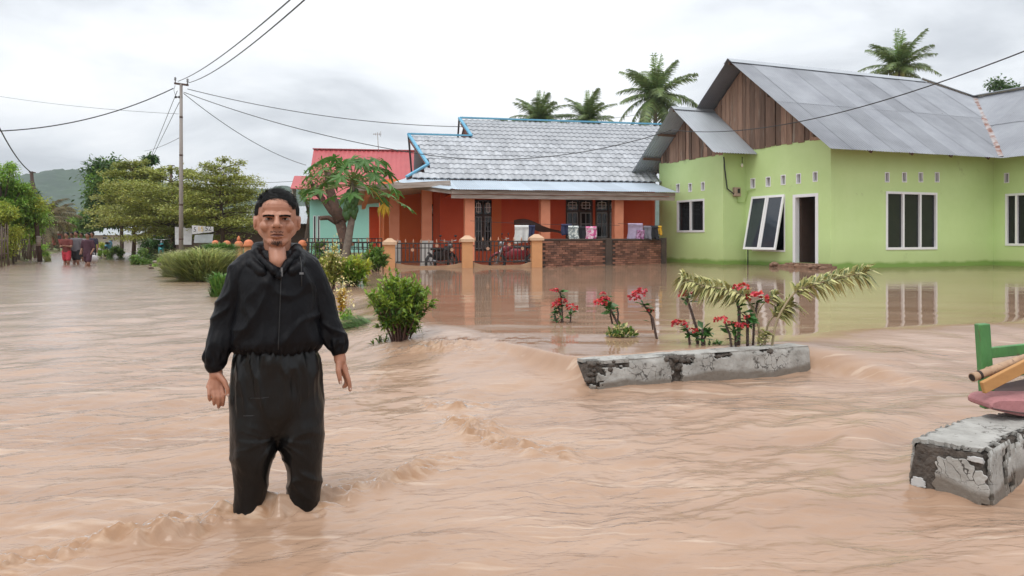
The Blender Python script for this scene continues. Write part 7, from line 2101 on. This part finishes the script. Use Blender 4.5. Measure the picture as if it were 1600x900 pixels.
# ================================================================== POLES, CABLES, LAUNDRY AND OTHER THINGS
PY = 30.0; pt = at(283, 131, PY); pb = at(283, 400, PY)
up = thing('utility_pole', 'tall grey concrete utility pole with crossarm above the layered trees', 'pole', (pb.x, pb.y, -.35), 0, 'utility poles along the road')
Hh = pt.z + .35
mb = MB(); mb.tube([(0, 0, 0), (0, 0, Hh * .5), (0, 0, Hh)], [.090, .075, .056], 12); mb.build('shaft', 'concrete_pole', up)
for k in (.18, .36, .62, .82):
    mb = MB(); mb.tube([(0, 0, Hh * k), (0, 0, Hh * k + .07)], .094 - .035 * k, 12); mb.build('band', 'rust_pole', up)
mb = MB(); mb.bar((-.26, 0, Hh + .02), (.28, 0, Hh - .05), .08, .07); ca = mb.build('crossarm', 'rust_pole', up)
for x, z in ((-.23, .02), (.25, -.04)):
    mb = MB(); mb.lathe([(.02, 0), (.02, .08), (.05, .10), (.03, .14), (.05, .17), (.02, .22)], (x, 0, Hh + z + .03), 8); mb.build('insulator', 'insulator', ca)
mb = MB(); mb.bar((-.24, -.02, Hh - .52), (.06, -.02, Hh - .52), .04, .04); mb.build('lower_bracket', 'rust_pole', up)
for x in (-.2, -.06):
    mb = MB(); mb.ball((x, -.02, Hh - .52), .05, 8, 6); mb.build('insulator', 'black_plastic', up)
mb = MB(); mb.tube([(-.22, -.03, Hh - .05), (-.27, -.03, Hh - .25), (-.2, -.03, Hh - .5)], .008, 5); mb.build('jumper', 'cable', up)
q0, q1 = at(62.5, 409, 34.2), at(49, 268, 34.2)
lp = thing('leaning_pole', 'dark rusty leaning pole standing in the water at left', 'pole', (q0.x, q0.y, -.35), 0, 'utility poles along the road')
mb = MB(); mb.tube([(0.03, 0, 0), (q1.x - q0.x, 0, q1.z + .35)], [.105, .07], 10); mb.build('shaft', 'rust_pole', lp)
mb = MB(); dq = (q1 - q0); z1 = .8; mb.tube([(dq.x * .17, 0, 1.05), (dq.x * .20, 0, 1.5)], [.104, .102], 10); mb.build('painted_band', 'weathered_board', lp)
mb = MB(); mb.bar((dq.x - .1, 0, q1.z + .33), (dq.x + .18, 0, q1.z + .30), .05, .05); mb.build('crossarm', 'rust_pole', lp)
q0, q1 = at(67, 396, 58), at(67, 315, 58)
sp_ = thing('short_pole', 'short distant utility pole under the brown palms', 'pole', (q0.x, q0.y, -.3), 0, 'utility poles along the road')
mb = MB(); mb.tube([(0, 0, 0), (0, 0, q1.z + .3)], [.14, .1], 8); mb.build('shaft', 'rust_pole', sp_)
mb = MB(); mb.bar((-.3, 0, q1.z + .25), (.3, 0, q1.z + .25), .08, .08); mb.build('crossarm', 'rust_pole', sp_)
q0, q1 = at(267, 380, 66), at(267, 258, 66)
sp_ = thing('short_pole', 'thin far pole top showing above the layered trees', 'pole', (q0.x, q0.y, -.3), 0, 'utility poles along the road')
mb = MB(); mb.tube([(0, 0, 0), (0, 0, q1.z + .3)], [.14, .1], 8); mb.build('shaft', 'rust_pole', sp_)
mb = MB(); mb.bar((-.3, 0, q1.z + .25), (.3, 0, q1.z + .25), .08, .08); mb.build('crossarm', 'rust_pole', sp_)

def cable(label, a, b, sag, r=.012, n=24, group='overhead cables'):
    a, b = Vector(a), Vector(b); mb = MB()
    pts = [a.lerp(b, i / n) - Vector((0, 0, sag * 4 * (i / n) * (1 - i / n))) for i in range(n + 1)]
    mb.tube([p - a for p in pts], r, 5); o = mb.build('overhead_cable', 'cable'); o.location = a
    tag(o, label, 'cable', group); return o
top = lambda dx, py: at(283 + dx, py, PY)
cable('cable sagging from the pole crossarm away to the left edge', top(-12, 138), at(-160, 196, 24), .75, .020)
cable('upper of two cables rising from the pole to the top edge', top(-5, 127), at(640, -170, 7.0), .25, .012)
cable('lower of two cables rising from the pole to the top edge', top(9, 130), at(660, -170, 6.6), .3, .012)
cable('long cable from the pole towards the tiled roof ridge', top(10, 139), at(722, 198, 31.0), .32, .014)
cable('cable from the pole running down to the orange house eave', top(4, 144), at(640, 238, 27.0), .22, .014)
cable('cable from the pole dropping behind the papaya tree', top(4, 146), at(478, 258, 40), .35, .014)
cable('slack cable running from the pole down to the layered trees', top(-6, 142), at(236, 244, 45), .0, .012)
cable('second cable slanting from the pole down to the layered trees', top(-3, 160), at(238, 246, 45), .0, .012)
cable('thin cable from the pole foot side to the far pole', top(-2, 215), at(225, 236, 60), .1, .010)
cable('cable from the left edge down to the leaning pole', at(-60, 60, 20), at(50, 270, 34.2), .6, .022)
cable('cable from the leaning pole to the short distant pole', at(50, 270, 34.2), at(67, 318, 58), .4, .020)
cable('faint thin cable high across the left sky', at(-120, 128, 40), top(-4, 178), .25, .007)
cable('far cable from the thin pole to the mint house', at(267, 260, 66), at(470, 282, 55), .6, .016)
cable('cable across the tiled roof to the green house gable', at(640, 238, 27.0), at(1050, 203, 25.2), .55, .014)
cable('service cable crossing the green house roof towards the upper right', at(1050, 203, 25.2), at(1680, 48, 11.5), .55, .012)
cable('short cable end hanging by the plank gable at the palms', at(1000, 178, 40), at(930, 184, 46), .1, .01)

# stick fence on the left bank
sf = thing('stick_fence', 'rough fence of upright sticks along the left bank', 'fence', tuple(at(0, 418, 27)), 0)
o0 = sf.location.copy(); rr = random.Random(2)
for k in range(44):
    Y = 24.5 + k * .48; e_ = -3.95 + rr.uniform(-.08, .08); x = (e_ - Y * ROAD_N[1]) / ROAD_N[0]
    h = rr.uniform(1.05, 1.75); a = Vector((x, Y, -.1)) - o0
    mb = MB(); ln = rr.uniform(-.22, .22); mb.tube([a, a + Vector((ln * .5, 0, h * .5)), a + Vector((ln, rr.uniform(-.1, .1), h))], [rr.uniform(.025, .045), .026, .014], 6); mb.build('stick', 'stick', sf)
for z in (.45, .95):
    mb = MB(); pts = [Vector(((-4.05 - Y * ROAD_N[1]) / ROAD_N[0], Y, z + rr.uniform(-.06, .06))) - o0 for Y in np.arange(24.4, 46, 1.6)]; mb.tube(pts, .03, 5); mb.build('cross_stick', 'stick', sf)

# orange fence posts with round finials
for i, (px, py, r, Y, lab) in enumerate(((336.5, 380, 5.0, 27.5, 'orange fence post with round cap at the left end of the row'), (354.5, 381, 5.6, 26.6, 'orange fence post with round cap, second from the left'), (373, 382, 6.3, 25.8, 'orange fence post with pointed finial beside the jacket'), (388.5, 381, 7.2, 25.0, 'orange fence post with round cap touching the jacket shoulder'), (472.5, 381, 6.4, 25.5, 'orange fence post with round cap right of the man head'))):
    c = at(px, py, Y); R_ = r / F_PX * Y; z0 = -.3
    t = thing('fence_post', lab, 'post', (c.x, c.y, z0), 0, 'orange fence posts with rounded caps')
    h = c.z - z0
    mb = MB(); mb.span((-R_ * .72, -R_ * .72, 0), (R_ * .72, R_ * .72, h - .09)); mb.build('shaft', 'tan_pillar', t)
    mb = MB(); prof = [(R_ * 1.1, -.10), (R_ * 1.12, -.03)] + [(R_ * 1.02 * math.cos(a), R_ * .95 * math.sin(a)) for a in np.linspace(0, 1.45, 7)]
    mb.lathe([(r_, z) for r_, z in prof], (0, 0, h), 14); cp = mb.build('cap', 'finial_orange', t)
    if i == 2:
        mb = MB(); mb.lathe([(R_ * .4, 0), (R_ * .5, .05), (R_ * .3, .12), (.01, .17)], (0, 0, h + R_ * .9), 10); mb.build('finial', 'finial_orange', cp)
mb = MB()

# banner under the trees: white sheet with loose marks, and a grey sheet beside it
bn = at(317, 359, 31.0)
t = thing('printed_banner', 'white printed banner hanging under the layered trees', 'banner', (bn.x, bn.y, bn.z), R(-6))
W_, H_ = 36 / F_PX * 31, 14 / F_PX * 31
mb = MB(); n = 12
P = []
for i in range(n + 1):
    x = (i / n - .5) * W_; s = .05 * math.sin(i * .9)
    P += [Vector((x, s, H_ * .5 - .06 * (i / n))), Vector((x, s + .02, -H_ * .5 + .10 * (i / n)))]
mb.add(P + [p + Vector((0, .012, 0)) for p in P], [(2 * i, 2 * i + 1, 2 * i + 3, 2 * i + 2) for i in range(n)] + [(2 * n + 2 + 2 * i, 2 * n + 2 + 2 * i + 2, 2 * n + 2 + 2 * i + 3, 2 * n + 2 + 2 * i + 1) for i in range(n)]); sheet = mb.build('sheet', 'banner_white', t)
def text(body, size, loc, m_, parent):
    c = bpy.data.curves.new('lettering', 'FONT'); c.body = body; c.size = size; c.extrude = .004; c.align_x = 'CENTER'; c.align_y = 'CENTER'
    o = bpy.data.objects.new('lettering', c); COL.objects.link(o); dg = bpy.context.evaluated_depsgraph_get(); me = bpy.data.meshes.new_from_object(o.evaluated_get(dg)); bpy.data.objects.remove(o)
    me.name = 'lettering'; o = obj('lettering', me, m_, parent); o.location = loc; o.rotation_euler = (R(90), 0, 0); return o
text('5', .26, (-.30, -.075, .0), 'banner_black', sheet); text('15', .27, (-.06, -.075, .02), 'banner_yellow', sheet); text('52', .27, (.26, -.075, .04), 'banner_black', sheet)
gs = at(320, 371, 31.4); mb = MB(); mb.slab([(-.45, 0, -.22), (.30, .02, -.22), (.32, .05, .14), (-.42, .02, .10)], (0, .03, 0)); o = mb.build('grey_sheet', 'far_grey'); o.location = gs; tag(o, 'grey sheet standing below the white banner', 'sheet')
gs = at(288, 368, 33.4); mb = MB(); mb.slab([(-.4, 0, -.4), (.3, .02, -.4), (.32, .05, .32), (-.42, .02, .38)], (0, .03, 0)); o = mb.build('pale_sheet', 'banner_white'); o.location = gs; tag(o, 'pale sheet behind the concrete pole foot', 'sheet')
# parked scooters with bright plastic, half hidden by the grass
def scooter(loc, rot, label, body, seat='black_plastic', s=1.0):
    t = thing('motorcycle', label, 'motorcycle', loc, rot, 'parked motorcycles'); V = lambda x, y, z: (x * s, y * s, z * s)
    for x in (-.60, .62):
        mb = MB(); ring = [(x + .25 * math.cos(a), 0, .28 + .25 * math.sin(a)) for a in np.linspace(0, 6.283, 21)]
        mb.tube([V(*p) for p in ring], .045 * s, 8, cap=False); w = mb.build('wheel', 'tyre', t)
        for k in range(6):
            a = k * math.pi / 6; m2 = MB(); m2.tube([V(x - .22 * math.cos(a), 0, .28 - .22 * math.sin(a)), V(x + .22 * math.cos(a), 0, .28 + .22 * math.sin(a))], .008 * s, 5); m2.build('spoke', 'chrome', w)
    mb = MB(); mb.tube([V(.62, .05, .28), V(.48, .05, .72), V(.40, 0, .95)], .025 * s, 8); mb.build('fork', 'chrome', t)
    mb = MB(); mb.tube([V(.62, -.05, .28), V(.48, -.05, .72)], .025 * s, 8); mb.build('fork', 'chrome', t)
    mb = MB(); loft(mb, [(.0, 0, .36 * s, .30 * s, .10 * s), (.02, 0, .50 * s, .42 * s, .12 * s), (-.02, 0, .62 * s, .40 * s, .12 * s), (-.05, 0, .70 * s, .30 * s, .10 * s)], 16); mb.build('body', body, t)
    mb = MB(); mb.ball(V(.30, 0, .70), (.20 * s, .11 * s, .13 * s), 12, 8); mb.build('tank', body, t)
    mb = MB(); loft(mb, [(-.25 * s, 0, .70 * s, .34 * s, .12 * s), (-.26 * s, 0, .78 * s, .32 * s, .11 * s)], 14); mb.build('seat', seat, t)
    mb = MB(); mb.tube([V(.36, -.34, 1.02), V(.42, -.1, .98), V(.42, .1, .98), V(.36, .34, 1.02)], .016 * s, 8); mb.build('handlebar', 'chrome', t)
    mb = MB(); mb.ball(V(.50, 0, .86), (.07 * s, .09 * s, .09 * s), 10, 8); mb.build('headlight', 'chrome', t)
    for y in (-.3, .3):
        mb = MB(); mb.ball(V(.36, y, 1.16), (.015 * s, .06 * s, .035 * s), 8, 6); mb.tube([V(.36, y, 1.03), V(.36, y, 1.14)], .006 * s, 5); mb.build('mirror', 'black_plastic', t)
    mb = MB(); mb.tube([V(.05, -.13, .28), V(-.30, -.15, .30), V(-.72, -.15, .38)], .035 * s, 8); mb.build('exhaust', 'chrome', t)
    mb = MB(); mb.tube([V(-.42, 0, .45), V(-.72, 0, .62)], .04 * s, 8); mb.build('mudguard', body, t)
    mb = MB(); mb.tube([V(.45, 0, .55), V(.62, 0, .57), V(.82, 0, .45)], .045 * s, 8); mb.build('mudguard', body, t)
    return t
p = at(806, 405, 24.2); scooter((p.x, p.y, .04), R(200), 'red motorcycle parked on the porch behind the iron gate panel', 'moto_red')
p = at(690, 405, 25.0); scooter((p.x, p.y, -.02), R(60), 'dark motorcycle parked behind the left iron fence panel', 'black_plastic')
p = at(252, 392, 33.5); scooter((p.x, p.y, .0), R(112), 'motorcycle with bright teal fairing half hidden by the tall grass', 'teal_plastic')
p = at(170, 377, 41); scooter((p.x, p.y, .05), R(105), 'motorcycle with light blue fairing behind the green bushes', 'blue_plastic')

# far vehicles on the road
def far_truck():
    p = at(86, 384, 72); t = thing('red_truck', 'small red truck far up the road on the left', 'truck', (p.x, p.y, -.15), R(24))
    mb = MB(); mb.span((-.75, -1.2, .5), (.75, 1.2, 1.55)); mb.build('cargo_body', 'truck_red', t, bevel=.03)
    mb = MB(); mb.span((-.78, -1.3, 1.56), (.78, 1.3, 1.75)); mb.build('roof', 'weathered_board', t, bevel=.02)
    for x in (-.4, .4):
        mb = MB(); mb.span((x - .25, -1.215, 1.05), (x + .25, -1.202, 1.4)); mb.build('rear_window', 'dark_glass', t)
    for x in (-.62, .62):
        for y in (-.8, .8):
            mb = MB(); mb.lathe([(.05, -.09), (.32, -.09), (.32, .09), (.05, .09)], (0, 0, 0), 14); w = mb.build('wheel', 'tyre', t); w.location = (x, y, .32); w.rotation_euler = (0, R(90), 0)
far_truck()
def far_car():
    p = at(93, 358, 110); t = thing('white_car', 'tiny white car at the far end of the road', 'car', (at(92, 370, 105).x, 105, -.1), R(24))
    mb = MB(); mb.span((-.8, -2, .3), (.8, 2, .85)); mb.build('body', 'car_white', t, bevel=.1)
    mb = MB(); loft(mb, [(0, -.1, .86, .75, 1.3), (0, -.1, 1.4, .6, .9)], 16, 4); mb.build('cabin', 'car_white', t)
    mb = MB(); mb.span((-.5, -1.36, .95), (.5, -1.2, 1.3)); mb.build('rear_window', 'dark_glass', t)
    for x in (-.75, .75):
        for y in (-1.3, 1.3):
            mb = MB(); mb.lathe([(.05, -.09), (.3, -.09), (.3, .09), (.05, .09)], (0, 0, 0), 12); w = mb.build('wheel', 'tyre', t); w.location = (x, y, .3); w.rotation_euler = (0, R(90), 0)
far_car()

# laundry
def hang(name, label, px0, px1, y0, y1, Y, m_, seed, cat='cloth', sag=0.0, skew=0.0):
    g = random.Random(seed); a, b = at(px0, y0, Y), at(px1, y0, Y); h = (y1 - y0) / F_PX * Y; w = b.x - a.x; nu, nv = 14, 10; P = []
    for j in range(nv + 1):
        for i in range(nu + 1):
            u, v = i / nu, j / nv
            y = .035 * math.sin(u * 9 + seed) * v + .02 * math.sin(u * 17 + seed * 2) * v - .03 * math.sin(math.pi * min(1, v * 6)) * (v < .17)
            P.append((u * w + .03 * math.sin(v * 4 + seed) * v + skew * v, y, -v * h * (1 + .05 * math.sin(u * 5 + seed)) - sag * 4 * u * (1 - u)))
    F = [(j * (nu + 1) + i, j * (nu + 1) + i + 1, (j + 1) * (nu + 1) + i + 1, (j + 1) * (nu + 1) + i) for j in range(nv) for i in range(nu)]
    mb = MB(); mb.add(P, F, True); me = mb.mesh(name)
    bm = bmesh.new(); bm.from_mesh(me); bmesh.ops.solidify(bm, geom=bm.faces[:], thickness=.008); bm.to_mesh(me); bm.free(); me.polygons.foreach_set('use_smooth', [True] * len(me.polygons))
    o = obj(name, me, m_); o.location = a; tag(o, label, cat, 'laundry hung along the porch'); return o
def pattern_cloth(name, c1, c2, scale):
    mat(name, c1, .85, c2, scale=scale, contrast=.04, detail=2); return name
cloth('white_towel', (.70, .70, .68)); cloth('navy_cloth', (.03, .035, .09)); cloth('grey_cloth', (.20, .20, .24)); cloth('lilac_towel', (.40, .33, .46)); cloth('black_cloth', (.015, .015, .02)); cloth('yellow_cloth', (.62, .36, .03))
pattern_cloth('white_print', (.66, .68, .64), (.22, .26, .26), 14); pattern_cloth('pink_print', (.62, .10, .28), (.70, .55, .60), 12); pattern_cloth('purple_print', (.22, .06, .16), (.40, .25, .38), 14)
YL = 24.9
hang('towel', 'white towel hanging between the first porch columns', 804, 826, 352, 380, YL, 'white_towel', 1, 'towel')
hang('hanging_cloth', 'navy cloth beside the white towel', 826, 836, 352, 371, YL, 'navy_cloth', 2)
hang('hanging_cloth', 'navy shirt with white collar right of the middle column', 877, 893, 350, 368, YL + .2, 'navy_cloth', 3)
hang('hanging_cloth', 'white patterned cloth over the brick wall', 888, 904, 353, 376, YL + .15, 'white_print', 4)
hang('hanging_cloth', 'black shirt between the patterned cloths', 904, 916, 354, 373, YL + .2, 'black_cloth', 5)
hang('hanging_cloth', 'pink and white printed cloth over the brick wall', 915, 932, 354, 374, YL + .15, 'pink_print', 6)
hang('towel', 'lilac striped towel right of the last porch column', 981, 1004, 349, 374, 25.6, 'lilac_towel', 7, 'towel')
hang('hanging_cloth', 'purple printed cloth beside the lilac towel', 995, 1007, 360, 374, 25.55, 'purple_print', 8)
hang('hanging_cloth', 'grey shirt near the end of the brick wall', 1005, 1018, 353, 374, 25.7, 'grey_cloth', 9)
hang('hanging_cloth', 'black cloth at the end of the brick wall', 1017, 1029, 353, 374, 25.7, 'black_cloth', 10)
hang('hanging_cloth', 'yellow cloth next to the green house corner', 1028, 1034, 353, 367, 25.7, 'yellow_cloth', 11)
cable('clothes line across the porch above the laundry', at(735, 345, YL), at(968, 352, YL + .3), .04, .006, group='clothes lines')
cable('clothes line from the last porch column to the green house', at(966, 349, 25.4), at(1034, 352, 25.8), .02, .006, group='clothes lines')
# dark awning sheet stretched under the porch
a, b2 = at(803, 343, 25.2), at(880, 366, 24.9)
mb = MB(); n = 10; P = []
for i in range(n + 1):
    u = i / n; P += [Vector((u * 1.65, 0, -.02 - .42 * u * u + .06 * math.sin(u * 7))), Vector((u * 1.62, .25, -.16 - .34 * u + .05 * math.sin(u * 9)))]
mb.add(P, [(2 * i, 2 * i + 1, 2 * i + 3, 2 * i + 2) for i in range(n)], True); mb.add([p + Vector((0, 0, -.012)) for p in P], [(2 * i, 2 * i + 2, 2 * i + 3, 2 * i + 1) for i in range(n)], True)
o = mb.build('dark_awning', 'dark_sheet'); o.location = a; tag(o, 'dark sheet sagging behind the middle porch column', 'tarpaulin', kind=None)

# driftwood and rubbish on the muddy bank
rr = random.Random(6)
for i, (px, py, w, lab) in enumerate(((250, 414, 34, 'long dark driftwood plank on the muddy bank'), (272, 422, 10, 'short dark stick in the shallow flow'), (236, 419, 8, 'tiny dark chip in the shallow flow'), (245, 409, 30, 'flat board at the edge of the weeds'), (285, 420, 14, 'dark broken branch near the tall grass'), (313, 437, 26, 'pale flat leaf sheath lying before the tall grass'))):
    Y = (CAM_H - .03) * F_PX / (py - HORIZON); p = at(px, py, Y); L_ = w / F_PX * Y
    mb = MB(); mb.tube([(-L_ / 2, 0, .02), (0, .05, .05), (L_ / 2, rr.uniform(-.1, .1), .03)], [.03, .045, .02], 6); o = mb.build('driftwood', 'weathered_board' if i in (3, 5) else 'bark'); o.location = (p.x, p.y, max(.0, gz(p.x, p.y))); tag(o, lab, 'driftwood', 'driftwood on the muddy bank')
rub = at(262, 411, 28.5)
mb = MB()
for k in range(40): mb.ball((rr.gauss(0, .35), rr.gauss(0, .2), rr.uniform(0, .14)), (rr.uniform(.04, .12), rr.uniform(.04, .1), rr.uniform(.03, .07)), 6, 4)
o = mb.build('rubbish_heap', 'stick'); o.location = (rub.x, rub.y, gz(rub.x, rub.y)); tag(o, 'small heap of washed up dry leaves on the bank', 'debris', kind='stuff')
